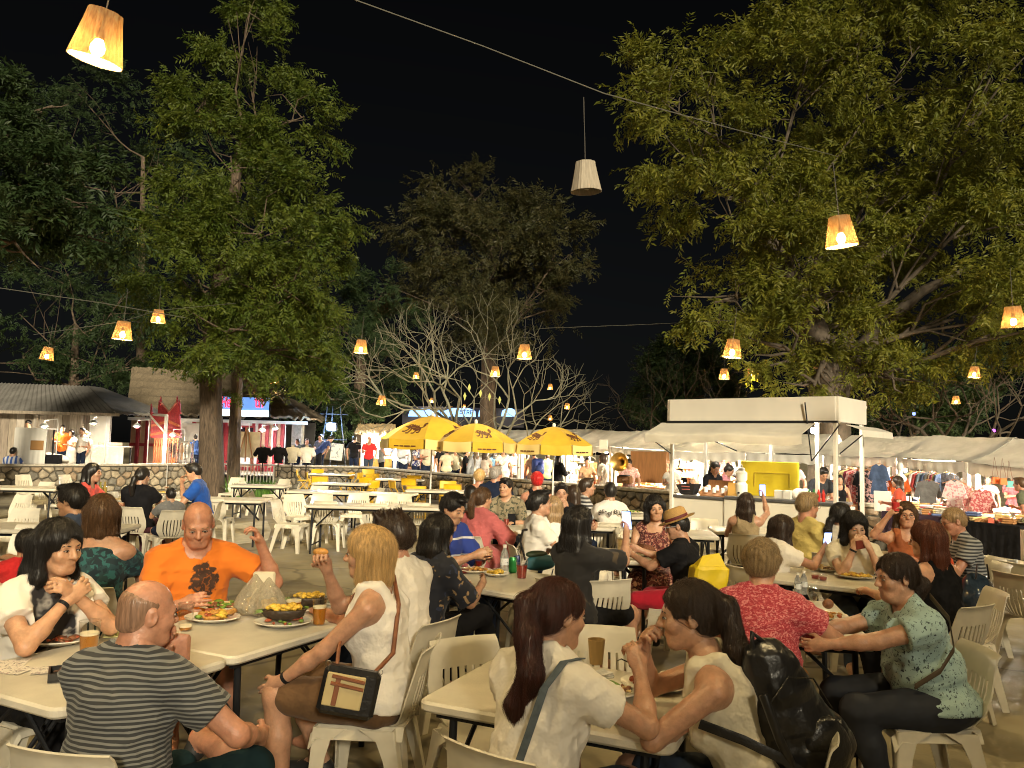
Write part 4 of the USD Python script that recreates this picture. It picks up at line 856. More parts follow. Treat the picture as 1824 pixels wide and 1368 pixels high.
# ---------------------------------------------------------------- the near tables
bald = seat(275, 1038, 2.80, -12, "bald person in grey striped shirt seen from behind, chin on fist", "white plastic chair under the bald striped shirt man, nearest the camera", lod=0, sk="red", hair=("fringe", "stubble"), lean=.16, twist=.05, head=(-.62, .10, 0), la="chin", ra=(.33, .36, .66), w=1.14, belly=.02,
    top=("tee", stripes("stripes_grey", (.026, .028, .032), (.17, .175, .17), 60, wob=.02, duty=.56)), bot=("longshorts", cloth("dark_teal", (.008, .022, .028), .25)), legs={"R": ((.36, .34, .60), (.02, .52, .62)), "L": ((-.02, .46, .51), (.0, .46, .075))}, shoes=("shoe", shoe_dark), seed=4, poles={"R": (.9, -.2, -.6)})
asian = seat(112, 930, 3.8, -117, "person in white tee with dark print, hands clasped on raised elbows", "white plastic chair under the woman with clasped hands", lod=0, fem=True, sk="asian", hair=("shoulder", "black"), lean=.22, head=(.10, .06, .0), la=(-.015, .30, .985), ra=(.03, .31, .965), w=1.02,
    top=("tee", printed("white_dark_print", W_, (.02, .018, .022), (.02, .14, .80), (.17, .16, .30), .33, 9)), bot=("pants", black), seed=11, poles={"L": (-.8, .5, -1), "R": (.8, .5, -1)}, lhand=(V(.75, .10, .55), (-.3, .9, .3), (0, .2, 1)), rhand=(V(-.7, .15, .55), (.3, .9, .2), (0, .1, 1)), curl=(.9, .75))
orange = seat(354, 896, 4.72, -150, "bald person in orange tee with brown round print, looking down", "white plastic chair under the orange tee man", lod=0, sk="red", hair=("fringe", "stubble"), lean=.16, head=(-.12, .38, .05), la=(-.34, .27, 1.10), ra=(.10, .40, .80), w=1.18, belly=.025,
    top=("tee", printed("orange_print", (.66, .17, .012), (.05, .022, .012), (-.035, .19, .83), (.10, .12, .12), .30, 26)), bot=("shorts", black), seed=21, brow="light", poles={"L": (-.8, .2, -1)}, curl=(1.0, .6))
blond = seat(654, 934, 3.9, 84, "blond bob haired person in white sleeveless top, holding up a morsel", "white plastic chair with slotted back under the blond woman", lod=0, fem=True, sk="tan", hair=("bob", "blond"), lean=.10, head=(.05, .06, 0), la=(-.19, .46, .60), ra=(.10, .34, 1.09), w=1.10, sc=1.05,
    top=("tank", white), bot=("shorts", brownc), seed=31, poles={"R": (.6, .1, -1), "L": (-.7, -.5, -.6)}, curl=(.5, 1.3), brow="light", shoes=("shoe", shoe_dark), legs={"L": ((-.15, .44, .52), (-.16, .40, .075)), "R": ((.12, .45, .52), (.12, .30, .075))})
short = seat(694, 917, 4.5, 60, "person with short dark tousled hair in white tee behind the blond person", "white plastic chair under the short dark haired white tee woman", lod=1, fem=True, sk="red", hair=("spiky", "dark"), lean=.12, head=(.35, .12, 0), top=("tee", white), bot=("pants", navy), w=1.08, seed=41, la="table", ra="table")
glasses(short, (.25, .03, .02), False)
teal = seat(184, 884, 5.3, 12, "person with brown bob in dark teal off-shoulder top, back turned", "white plastic chair under the teal off-shoulder woman", lod=1, fem=True, sk="tan", hair=("bob", "brown"), lean=.1, head=(.2, .1, 0), top=("off", spots("teal_print", (.012, .045, .055), [(.02, .11, .12), (.005, .02, .03)], 24, .6)), bot=("pants", navy), seed=51, w=1.05)
specs = seat(126, 865, 6.3, 84, "person in dark glasses and blue-grey shirt facing the wall side", "white plastic chair under the spectacled man at the long table", lod=1, sk="asian", hair=("short", "black"), lean=.12, head=(.0, .10, 0), top=("tee", cloth("blue_grey", (.05, .075, .14))), bot=("pants", navy), seed=61)
glasses(specs, (.01, .01, .012), False)
kid = seat(48, 958, 5.4, 25, "dark haired child in red shirt behind the clasped hands woman", "", sc=.74, lod=1, sk="asian", hair=("short", "black"), top=("tee", redc), bot=("shorts", navy), seed=71, sitz=.43)
pony = seat(1003, 1052, 2.84, -36, "person with long wavy auburn ponytail in white tee, back turned", "white plastic chair at the picture's lower edge under the auburn ponytail woman", lod=0, fem=True, sk="tan", hair=("pony", "darkred"), lean=.16, twist=-.1, head=(-.32, .16, -.06), la=(-.14, .46, .80), ra=(.21, .38, .94), w=1.06, sc=1.0,
    top=("tee", white), bot=("shorts", denim), seed=81, pony=[(-.02, -.16, -.06), (.02, -.19, -.17), (-.035, -.20, -.28), (-.02, -.19, -.36)], poles={"R": (.9, .2, -.9)}, rhand=(V(-.4, .25, .75), (.6, -.5, .3), (-.3, .6, .4)), curl=(.8, 1.2))
tank = seat(1218, 1046, 2.94, 76, "person with long dark ponytail in cream tank top, leaning over the table", "white plastic chair under the cream tank top woman, seen edge on", lod=0, fem=True, sk="tan", hair=("pony", "dark"), lean=.36, head=(.10, .02, .05), la=(-.03, .22, .775), ra="mouth", w=1.0, sc=1.02,
    top=("tank", cream), bot=("shorts", denim), seed=91, pony=[(-.03, -.17, -.10), (-.05, -.24, -.20), (-.06, -.33, -.30), (-.07, -.41, -.38)], poles={"L": (-.6, 1.1, -.7), "R": (.7, .2, -1)}, lhand=(V(.9, -.1, -.35), (0, .3, 1), (0, 1, .2)), curl=(.5, 1.1))
pink = seat(1360, 960, 4.2, -24, "person with short ash blond curls in pink mottled knit top, back turned", "white plastic chair behind the pink knit top woman", lod=0, fem=True, sk="fair", hair=("curly", "ash"), lean=.18, head=(-.12, .14, 0), la="table", ra=(.30, .42, .79), w=1.34, belly=.03, sc=1.0,
    top=("tee", spots("pink_knit", (.50, .075, .095), [(.66, .23, .24), (.36, .03, .05)], 62, .62, stretch=(1, 1, 1.6))), bot=("pants", cloth("ochre", (.34, .14, .02))), seed=101, brow="light", poles={"R": (1, -.1, -.7)})
mint = seat(1588, 981, 4.05, 88, "person with pulled back dark hair in mint patterned blouse, smiling in profile", "white plastic chair seen side on under the mint blouse woman", lod=0, fem=True, sk="tan", hair=("lowpony", "dark"), lean=.26, head=(.12, .08, 0), la=(-.12, .58, .80), ra=(.08, .58, .82), w=1.36, belly=.04, sc=.97, pony=[(0, -.12, -.06), (0, -.11, -.10)],
    top=("tee", spots("mint_leaf", (.31, .44, .43), [(.03, .05, .06), (.05, .08, .08)], 66, .33, stretch=(1, 1, .8))), bot=("pants", M("dark_jeans", (.010, .013, .022), .8, var=.3, scale=15)), seed=111, smile=True, shoes=("boot", M("work_boot", (.045, .04, .028), .7, var=.3, scale=18)), legs={"L": ((-.15, .43, .52), (-.16, .30, .075)), "R": ((.14, .44, .52), (.15, .50, .075))}, jowl=.25)
glow = emissive("phone_screen", (.35, .5, 1.0), 2.2)
# ---------------------------------------------------------------- middle tables
floral = seat(788, 918, 5.25, -40, "person with straight black hair in dark floral dress and black trousers", "white plastic chair with slots under the dark floral dress woman", lod=1, fem=True, sk="tan", hair=("long", "black"), lean=.14, head=(-.1, .15, 0), la="table", ra=(.14, .40, .80), top=("half", spots("dark_floral", (.008, .010, .020), [(.30, .20, .10), (.02, .03, .07)], 17, .34)), bot=("pants", black), seed=121, legs={"R": ((.12, .47, .60), (.02, .62, .33)), "L": ((-.14, .44, .51), (-.12, .46, .075))})
stripe = seat(816, 880, 6.7, -128, "person in royal blue tee with white bands, peeling food", "white plastic chair under the blue banded tee man", lod=1, sk="asian", hair=("short", "black"), lean=.16, head=(.05, .34, 0), la=(-.10, .46, .82), ra=(.06, .46, .84), w=1.12, top=("half", stripes("blue_bands", (.015, .04, .26), (.62, .62, .66), 7.5, duty=.86, wob=.03, soft=.01)), bot=("pants", navy), seed=131)
rose = seat(862, 870, 8.6, -28, "person with brown ponytail in rose pink dress with flared sleeves", "white plastic chair under the rose pink dress woman", lod=1, fem=True, sk="asian", hair=("pony", "brown"), lean=.1, head=(-.3, .05, 0), top=("flutter", cloth("rose", (.42, .105, .105))), bot=None, seed=141, la="table", ra="wide", w=1.05)
camo = seat(901, 853, 10.4, 172, "person in camouflage shirt with sunglasses pushed up on the hair", "white plastic chair under the camouflage shirt man", lod=2, sk="asian", hair=("short", "black"), head=(-.35, .05, 0), top=("half", spots("camo", (.10, .085, .05), [(.04, .045, .025), (.22, .18, .11)], 17, .7)), bot=("pants", navy), seed=151)
glasses(camo, (.01, .01, .01), False, up=.065, dark=True)
greyp = seat(838, 867, 9.4, 28, "dark haired person in grey checked shirt behind the rose dress woman", None, lod=2, sk="asian", hair=("short", "black"), top=("tee", spots("grey_check", (.16, .17, .18), [(.3, .3, .3)], 60, .5)), bot=("pants", navy), seed=161)
couple1 = seat(855, 837, 13.3, -10, "curly blond haired person sitting by the stone wall", None, lod=2, fem=True, sk="red", hair=("curly", "blond"), top=("tank", cloth("peach", (.42, .20, .13))), bot=("shorts", khaki), seed=171)
couple2 = seat(884, 833, 13.2, -14, "grey haired person in navy tee beside the curly blond one", None, lod=2, sk="red", hair=("short", "grey"), head=(-.5, 0, 0), top=("tee", navy), bot=("shorts", khaki), seed=181, w=1.15)
redh = seat(957, 837, 12.0, 4, "person with bright red hair in black racerback top", None, lod=2, fem=True, sk="red", hair=("curly", "red"), top=("tank", black), bot=("pants", navy), seed=191, w=1.12, la="wide", ra="wide")
wtee = seat(962, 877, 7.8, -78, "laughing person in white tee with teal print, dark green bag strap", "white plastic chair under the laughing white tee man", lod=1, sk="tan", hair=("short", "black"), head=(-.05, -.05, 0), la="fold", ra=(-.05, .40, .78), lean=.05, top=("tee", printed("white_teal_print", W_, (.05, .28, .34), (.02, .16, .82), (.12, .12, .14), .34, 20)), bot=("pants", navy), seed=201, smile=True)
honey = seat(986, 886, 8.7, 18, "person with very long honey brown hair beside the laughing man", None, lod=1, fem=True, sk="tan", hair=("longer", "sandy"), top=("tee", white), bot=("shorts", denim), seed=211)
fists = seat(1000, 862, 9.6, 170, "dark haired person with both fists at the mouth in dark shirt", None, lod=2, sk="tan", hair=("short", "black"), la="chin", ra="chin", head=(.2, .1, 0), top=("long", black), bot=("pants", navy), seed=221)
paleb = seat(1022, 866, 9.9, -28, "person with long straight dark hair in pale blue top", None, lod=2, fem=True, sk="tan", hair=("long", "dark"), top=("tee", cloth("pale_blue", (.42, .47, .54))), bot=("pants", navy), seed=231)
prof = seat(1046, 853, 10.9, -88, "person in profile with dark brown hair and striped top by the yellow chairs", None, lod=2, fem=True, sk="tan", hair=("short", "dark"), top=("long", stripes("bw_stripes", (.03, .03, .035), (.42, .42, .42), 22)), bot=("pants", black), seed=241)
bling = seat(1087, 861, 10.4, 4, "person in white tee with black script across the back", "white plastic chair under the person with script on the tee", lod=2, fem=True, sk="tan", hair=("short", "black"), top=("tee", white), bot=("jeans", denim), seed=251, w=1.08, ra="wide")
blackd = seat(1034, 905, 5.85, -48, "person with shoulder length black hair in black dress, raising a phone", "white plastic chair under the black dress woman with the phone", lod=1, fem=True, sk="tan", hair=("shoulder", "black"), la="lap", ra=(.16, .38, 1.10), head=(.0, .05, 0), top=("half", spots("black_gold", (.010, .009, .010), [(.07, .05, .03)], 9, .22)), bot=("shorts", black), seed=261, curl=(.6, 1.2))
glasses(blackd, (.3, .05, .03), True)
flor2 = seat(1165, 884, 7.7, 168, "person with short black hair in red floral dress facing the viewer", None, lod=1, fem=True, sk="asian", hair=("bob", "black"), head=(.25, .14, .12), la="table", ra="front", top=("dresstank", spots("red_floral", (.16, .035, .03), [(.40, .20, .14), (.06, .01, .01)], 40, .6)), bot=None, seed=271)
hat = seat(1200, 915, 6.7, 58, "person in straw hat, black tee and red shorts, back turned", None, lod=1, sk="tan", hair=("crop", "black"), lean=.12, head=(.35, .22, 0), la=(-.12, .46, .84), ra=(.05, .46, .86), w=1.14, top=("tee", black), bot=("longshorts", cloth("crimson", (.42, .012, .03))), seed=281, shoes=("shoe", shoe_dark), legs={"L": ((-.17, .44, .53), (-.10, .55, .075)), "R": ((.14, .45, .52), (.15, .40, .075))})
glasses(hat, (.6, .6, .6), False)
phon = seat(1330, 880, 9.4, -18, "person with waist length dark hair and bare back, lifting a phone", None, lod=1, fem=True, sk="tan", hair=("longer", "dark"), head=(-.3, .05, .0), ra=(.20, .36, 1.18), la="table", top=("cami", khaki), bot=("shorts", denim), seed=291)
bent = seat(1402, 917, 6.85, -64, "person bending forward with dark brown long hair, hands on a phone", None, lod=1, fem=True, sk="tan", hair=("long", "dark"), lean=.38, head=(.05, .45, 0), ra=(.17, .56, .92), la="table", top=("tee", white), bot=("jeans", denim), seed=301)
yelp = seat(1441, 887, 8.0, -70, "grey haired bearded person in glasses and yellow shirt", "white plastic chair under the yellow shirt man", lod=1, sk="red", hair=("short", "ash"), head=(0, .12, 0), la="table", ra="table", w=1.25, belly=.04, top=("half", cloth("butter_yellow", (.58, .47, .16))), bot=("shorts", khaki), seed=311, sc=1.03)
glasses(yelp, (.05, .02, .02), False)
whp = seat(1500, 898, 7.75, -42, "person with dark ponytail in white tee beside the yellow shirt man", None, lod=1, fem=True, sk="tan", hair=("lowpony", "black"), head=(-.5, .05, 0), top=("tee", white), bot=("jeans", denim), seed=321)
phone2 = seat(1524, 913, 6.55, 172, "person with black shoulder hair, both hands before the mouth", None, lod=0, fem=True, sk="pale", hair=("shoulder", "black"), lean=.1, head=(.05, .28, .05), la="mouth", ra="mouth", top=("tee", cream), bot=("jeans", denim), seed=331)
round_ = seat(1614, 897, 7.6, 166, "person with brown hair and round glasses, one hand raised", "white plastic chair under the round glasses woman", lod=1, fem=True, sk="fair", hair=("long", "brown"), head=(-.05, 0, 0), la="table", ra=(.20, .26, 1.18), top=("tank", cloth("rust", (.36, .11, .04))), bot=("jeans", denim), seed=341, brow="light")
glasses(round_, (.05, .03, .02), True)
blackt = seat(1646, 932, 5.45, 28, "person with long wavy dark auburn hair in black strappy top, back turned", "white plastic chair under the black strappy top woman", lod=0, fem=True, sk="fair", hair=("longer", "auburn"), lean=.12, head=(.35, .08, 0), la="table", ra="table", top=("cami", black), bot=("pants", black), seed=351, w=1.12)
blm = seat(1690, 906, 7.3, 84, "blond person in glasses and thin striped tee leaning forward", "white plastic chair under the blond striped tee man", lod=1, sk="red", hair=("crop", "sandy"), lean=.24, head=(.0, .22, 0), top=("tee", stripes("fine_stripes", (.03, .035, .045), (.30, .31, .32), 34)), bot=("shorts", navy), seed=361, w=1.06, brow="light")
glasses(blm, (.04, .015, .01), False)
kid2 = seat(1670, 947, 6.8, 70, "blond child in bright orange-red tee", "", sc=.80, lod=1, sk="fair", hair=("crop", "sandy"), top=("tee", cloth("flame", (.62, .075, .02))), bot=("shorts", navy), seed=371)
reds = seat(168, 818, 10.9, -88, "person with long black hair in coral red tee reaching for a bottle", None, lod=2, fem=True, sk="tan", hair=("long", "black"), lean=.12, ra="plate", top=("tee", cloth("coral", (.62, .075, .06))), bot=("pants", navy), seed=381)
blk = seat(258, 833, 10.9, -4, "person in black tee with black tied hair, back to the viewer", "white plastic chair with ribs under the black tee person", lod=2, fem=True, sk="tan", hair=("lowpony", "black"), top=("tee", black), bot=("pants", M("plum_print", (.08, .02, .03), .9, var=.5, scale=30)), seed=391, w=1.2, head=(-.2, .25, 0))
blu = seat(340, 824, 11.9, 100, "person in cobalt blue tee eating with hand at mouth", None, lod=2, sk="asian", hair=("short", "black"), lean=.22, head=(.05, .25, 0), la="table", ra="mouth", top=("tee", cloth("cobalt", (.012, .075, .36))), bot=("shorts", navy), seed=401)
kid3 = seat(305, 868, 10.5, 40, "small dark haired child between the black and blue tee people", None, sc=.72, lod=2, sk="asian", hair=("short", "black"), top=("tee", grey), bot=("shorts", navy), seed=411)
chair_px(330, 881, -10, "white plastic chair with an arm over its back beside the child")

# ---------------------------------------------------------------- standing people
TS = lambda c, n: ("tee", cloth(n, c))
stand(50, 748, 24.0, 170, "person in blue and white batik shirt behind the lit counter", hair=("short", "black"), sk="asian", top=("tee", spots("batik", (.05, .07, .30), [(.5, .5, .6)], 9, .6)), bot=("pants", navy), head=(.3, .3, 0))
seat(25, 787, 23.2, 10, "person in blue and white broad striped shirt, back turned at the wall", "", lod=3, sk="asian", hair=("short", "black"), top=("tee", stripes("blue_white", (.05, .12, .42), (.65, .65, .7), 9, axis="x")), bot=("pants", navy), sc=1.0)
stand(112, 757, 24.2, -150, "person in glasses and orange tee at the shed", hair=("short", "dark"), sk="tan", top=TS((.62, .16, .02), "orange"), bot=("pants", navy))
stand(127, 764, 23.4, 175, "smiling person with dark curls in white top holding a pink bag", fem=True, hair=("shoulder", "dark"), sk="asian", top=("dress", white), bot=None, la="front")
stand(147, 762, 24.6, 165, "dark haired person half hidden behind the woven hat woman", hair=("short", "black"), sk="tan", top=TS(W_, "white2"), bot=("pants", navy))
hatw = stand(153, 769, 23.2, 178, "person in woven hat and white dress looking at a phone", fem=True, hair=("long", "black"), sk="asian", top=("dress", white), bot=None, la="front", head=(0, .35, 0))
stand(349, 773, 28.0, 20, "person with hair bun in blue top behind the thick trunk", fem=True, hair=("bun", "black"), sk="tan", top=TS((.03, .07, .22), "blue2"), bot=("pants", navy))
stand(658, 778, 27.5, 178, "bald person in bright red polo standing behind the wall", hair=("fringe", "grey"), sk="red", top=TS((.66, .03, .03), "bright_red"), bot=("jeans", denim), w=1.1)
stand(682, 786, 27.2, -60, "person with short curls in grey sleeveless top next to the red polo", fem=True, hair=("curly", "brown"), sk="red", top=("tank", grey), bot=("pants", black))
stand(722, 783, 26.3, -140, "person in white windbreaker and cap looking down at the wall", hair=("short", "black"), sk="tan", top=("long", cloth("windbreaker", (.66, .68, .72))), bot=("pants", navy), head=(0, .4, 0))
stand(743, 789, 25.8, -120, "person in blue and white patterned shirt by the umbrella", fem=True, hair=("shoulder", "dark"), sk="tan", top=("tee", spots("blue_pat", (.6, .6, .64), [(.03, .04, .16)], 14, .7)), bot=("pants", navy))
stand(762, 783, 25.2, -165, "person in beige tee under the yellow umbrella's rim", hair=("short", "dark"), sk="red", top=TS((.44, .38, .27), "beige"), bot=("shorts", navy))
stand(796, 797, 24.3, 10, "person with big dark curls in cream shirt, back turned at the wall", fem=True, hair=("curly", "dark"), sk="tan", top=TS((.60, .55, .38), "cream2"), bot=("pants", navy), w=1.1)
stand(780, 792, 26.5, 60, "dark haired person in black tee bending behind the curly haired one", hair=("short", "black"), sk="tan", top=("tee", black), bot=("pants", navy), lean=.3)
stand(832, 800, 24.6, -90, "person in black tee holding a red bag under the second umbrella", hair=("short", "black"), sk="tan", top=("tee", black), bot=("pants", navy))
stand(848, 799, 23.6, 6, "person with long brown hair and grey cardigan, back turned", fem=True, hair=("long", "brown"), sk="fair", top=("long", cloth("cardigan", (.24, .25, .27))), bot=("pants", navy))
stand(865, 800, 23.9, -10, "person with long dark hair in taupe top beside the cardigan", fem=True, hair=("long", "dark"), sk="fair", top=TS((.32, .26, .22), "taupe"), bot=("pants", navy))
stand(897, 793, 22.8, 176, "person in white dress with head under the umbrella's rim", fem=True, hair=("shoulder", "dark"), sk="tan", top=("dress", white), bot=None)
bp = stand(951, 799, 21.6, 14, "person in pale pink top carrying a large blue backpack", fem=True, hair=("short", "brown"), sk="fair", top=TS((.58, .38, .36), "pale_pink"), bot=("pants", navy))
stand(997, 806, 20.8, -60, "person with dark hair in black blazer and pale shorts", fem=True, hair=("shoulder", "black"), sk="tan", top=("long", black), bot=("shorts", cream))
stand(1073, 808, 18.9, 55, "person with dark bob in sheer white blouse and jeans", fem=True, hair=("bob", "dark"), sk="tan", top=("half", white), bot=("jeans", denim), lod=2)
stand(1046, 822, 19.5, 170, "dark haired stall keeper among the trinkets", fem=True, hair=("short", "black"), sk="tan", top=TS((.55, .35, .2), "sand"), bot=("pants", navy), sc=.86)
stand(1120, 829, 18.3, 165, "stall keeper in pink plaid shirt looking down beside the brass horn", hair=("short", "black"), sk="tan", top=("tee", spots("pink_plaid", (.5, .22, .2), [(.55, .45, .4)], 40, .6)), bot=("pants", navy), head=(0, .5, 0), sc=.86, lod=2)
stand(1196, 834, 18.0, 160, "stall keeper with face mask in white shirt beside the tent post", fem=True, hair=("short", "black"), sk="tan", top=TS(W_, "white3"), bot=("pants", navy), sc=.84)
for px, py, d, dg, lb, c, hs, f in [(1240, 806, 20.5, 20, "person in white tee walking behind the booth's end", W_, "short", 0), (1222, 806, 21, 0, "person in black top at the far lit stall", (.012, .012, .012), "shoulder", 1), (1258, 812, 19.5, -60, "person in cream shirt standing outside the booth", (.6, .55, .42), "short", 0),
        (1294, 806, 20, -150, "pink shirted person farther behind the booth staff", (.5, .2, .2), "short", 0), (1320, 815, 19, 150, "dark topped person in the shade behind the booth", (.03, .03, .03), "short", 0), (1372, 816, 18.5, 170, "pale shirted person beyond the yellow board", (.5, .3, .3), "short", 0), (1384, 818, 18, 200, "black haired person right behind the yellow board", (.05, .03, .03), "shoulder", 1), (1412, 816, 18, 160, "person with face cloth behind the yellow board's edge", (.4, .3, .3), "short", 0)]:
    stand(px, py, d, dg, lb, fem=bool(f), hair=(hs, "black"), sk="tan", top=TS(c, "far_%d" % px), bot=("pants", navy))
stand(632, 776, 29, 10, "dark dressed person with grey backpack in the shade by the spotlight", hair=("short", "black"), sk="tan", top=("tee", black), bot=("pants", navy))
stand(592, 790, 28.0, -60, "person in dark blue tee bending over beside the framed drawing", hair=("short", "black"), sk="tan", top=TS((.02, .04, .14), "dkblue"), bot=("pants", black), lean=.7, head=(0, .3, 0), la="downf", ra="downf", sc=1.0)
stand(571, 774, 30, 170, "person in shaded clothes left of the spotlight stand", hair=("short", "black"), sk="tan", top=TS((.06, .07, .1), "shade1"), bot=("pants", navy))
stand(547, 782, 29, -150, "person with reddish face among the shirt mannequins", hair=("short", "dark"), sk="red", top=TS((.09, .1, .14), "shade2"), bot=("pants", navy))
stand(530, 784, 29, 150, "person in grey-blue shirt turning by the striped hut corner", fem=True, hair=("short", "dark"), sk="red", top=TS((.12, .15, .2), "shade3"), bot=("pants", navy))
for i, (px, py, d, dg, f, hs, c) in enumerate([(706, 786, 31, 160, 0, "short", (.5, .5, .52)), (752, 790, 29, 20, 1, "long", (.4, .1, .1)), (812, 797, 27, 170, 0, "short", (.45, .42, .3)), (880, 800, 26, 30, 1, "shoulder", (.1, .2, .3)), (917, 800, 26, -160, 0, "short", (.6, .6, .58)), (935, 803, 25, 150, 1, "long", (.5, .2, .1)), (975, 806, 24, 10, 0, "short", (.25, .3, .12)), (1018, 808, 24, 190, 1, "shoulder", (.55, .5, .5)), (1150, 812, 22, 170, 0, "short", (.5, .15, .1)), (1545, 832, 19, 160, 1, "long", (.5, .35, .3)), (1640, 838, 18, 175, 0, "short", (.2, .25, .4)), (1760, 846, 16.5, 150, 1, "shoulder", (.55, .3, .35))]):
    stand(px, py, d, dg, ("person far back in the tents, " + ("beside the kiosk post", "seen between umbrella and wall", "under the first umbrella's low edge", "before the middle tent's counter", "in pale top under the middle umbrella", "in orange top left of the blue backpack", "in olive top behind the blue backpack", "in pale top near the trinket stall", "in red top near the brown cabinet", "behind the rack by the booth", "behind the wooden hangers", "behind the handbags")[i]), z0=prom_z(px), fem=bool(f), hair=(hs, "black" if i % 3 else "dark"), sk="tan", top=TS(c, "back_%d" % px), bot=("pants", navy))
# booth staff
stand(1277, 818, 14.2, -150, "dark haired booth seller in black polo looking down at the counter", fem=True, hair=("lowpony", "black"), sk="tan", top=("polo", black), bot=("pants", black), lod=2, head=(-.2, .45, 0), z0=0, lean=.12)
stand(1303, 824, 15.2, -120, "booth helper in pink top and head scarf beside the black polo seller", fem=True, hair=("bun", "black"), sk="tan", top=TS((.5, .2, .24), "pink2"), bot=("pants", black), lod=2, head=(0, .4, 0), z0=0, lean=.2)
stand(1470, 828, 13.9, -165, "booth worker in charcoal tee and cap bending over the counter", hair=("short", "black"), sk="tan", top=TS((.03, .033, .04), "charcoal"), bot=("pants", black), lod=2, head=(-.2, .55, 0), z0=0, lean=.3, la="plate", ra="plate")
stand(1496, 845, 15.5, 160, "woman shopper at the garments beside the booth's end", fem=True, hair=("long", "black"), sk="tan", top=("tank", black), bot=("pants", navy), z0=0)
stand(1488, 838, 16.5, 170, "person in floral shirt near the garment rack's end", hair=("short", "black"), sk="tan", top=("tee", spots("floral3", (.5, .4, .4), [(.05, .03, .03)], 30, .7)), bot=("pants", navy), z0=0)
stand(1519, 820, 17.0, 175, "person in red cap behind the hanging garments", hair=("short", "black"), sk="tan", top=TS((.3, .05, .05), "darkred"), bot=("pants", navy), z0=0)
stand(1598, 846, 13.3, 60, "person in dark clothes with red top browsing before the garment stall", fem=True, hair=("shoulder", "dark"), sk="tan", top=TS((.45, .06, .03), "redor"), bot=("pants", black), z0=0, lod=2)
stand(1815, 849, 12.6, 40, "person in shorts and sandals bending at the stall by the picture's edge", hair=("short", "brown"), sk="red", top=TS((.12, .13, .08), "olive"), bot=("shorts", khaki), z0=0, lod=2, lean=.25)
stand(1806, 842, 17, 170, "person in white and red top behind the outermost stall", hair=("short", "dark"), sk="tan", top=TS((.5, .1, .12), "red3"), bot=("pants", navy), z0=0)
# ---------------------------------------------------------------- promenade: buildings on the dark side
G0 = .45
plankm = [M("old_plank_%d" % i, c, .85, var=.3, scale=5, stretch=(6, 6, .5), bump=.3) for i, c in enumerate([(.36, .31, .25), (.28, .235, .18), (.43, .38, .32), (.22, .18, .14)])]
zinc = M("grey_corrugated_roof", (.20, .19, .175), .6, var=.25, scale=2.5, stretch=(1, .4, 1))
thatch = M("brown_thatch", (.16, .125, .08), .95, var=.45, scale=22, stretch=(3, .6, 1), bump=.8, bscale=50)
whitep = M("white_paint", (.70, .68, .63), .6, var=.06, scale=3); redp = M("red_paint", (.26, .015, .02), .55, var=.15); beigep = M("beige_panel", (.46, .33, .22), .8, var=.1)
def pd(px, py, d): return at_d(px, py, d)
def bh(px, d): return max(d, wall_d(px) + .75)
d = 27.0; xl, xr = -21.0, pd(192, 800, d)[0]; ez = pd(100, 733, d)[2]; rz_ = pd(60, 683, 29.2)[2]
sh = thing("shed", "long low shed with grey corrugated roof and weathered plank wall", "shed", (0, 0, 0))
k = 0; x = xl
while x < xr - .75:
    w_ = R.uniform(.22, .30); part(sh, "plank", bx(w_ - .012, .03 + R.uniform(0, .012), ez - G0 - .05, (x + w_ / 2, d, (ez + G0) / 2)), R.choice(plankm)); x += w_
part(sh, "wall", cat_([bx(xr - xl, .06, ez - G0 - .05, ((xl + xr) / 2, d + .09, (ez + G0) / 2))]), M("dark_backing", (.03, .026, .02), .9))
part(sh, "pillar", bx(.62, .3, ez - G0 - .02, (xr - .31, d + .02, (ez + G0) / 2), c=.02), whitep)
for xx in (pd(65, 760, d)[0], pd(148, 760, d)[0]): part(sh, "post", bx(.09, .08, ez - G0, (xx, d - .06, (ez + G0) / 2), c=.01), plankm[2])
n = 150; xs = np.linspace(xl - .3, xr + .55, n)
def roof_sheet(a, b, c, e, n, amp=.022):     # eave a-b, ridge c-e
    P = np.zeros((n, 5, 3))
    for i, t in enumerate(np.linspace(0, 1, n)):
        for j, s in enumerate(np.linspace(0, 1, 5)): P[i, j] = (a + (b - a) * t) * (1 - s) + (c + (e - c) * t) * s + V(0, 0, amp * math.sin(i * PI / 1.5))
    return shell(P, .012)
re = pd(157, 693, 29.2)
part(sh, "roof", roof_sheet(V(xl, d - .45, ez - .04), V(xr + .45, d - .45, ez - .04), V(xl, 29.2, rz_), V(re[0], 29.2, rz_ - .05), 120), zinc, 40)
part(sh, "roof", roof_sheet(V(xr + .45, d - .45, ez - .03), V(xr + .45, 32, ez - .03), V(re[0], 29.2, rz_ - .05), V(re[0], 30.2, rz_ - .05), 50), zinc, 40)
part(sh, "fascia", bx(xr - xl + .9, .03, .10, ((xl + xr) / 2 + .1, d - .46, ez - .07)), plankm[1])
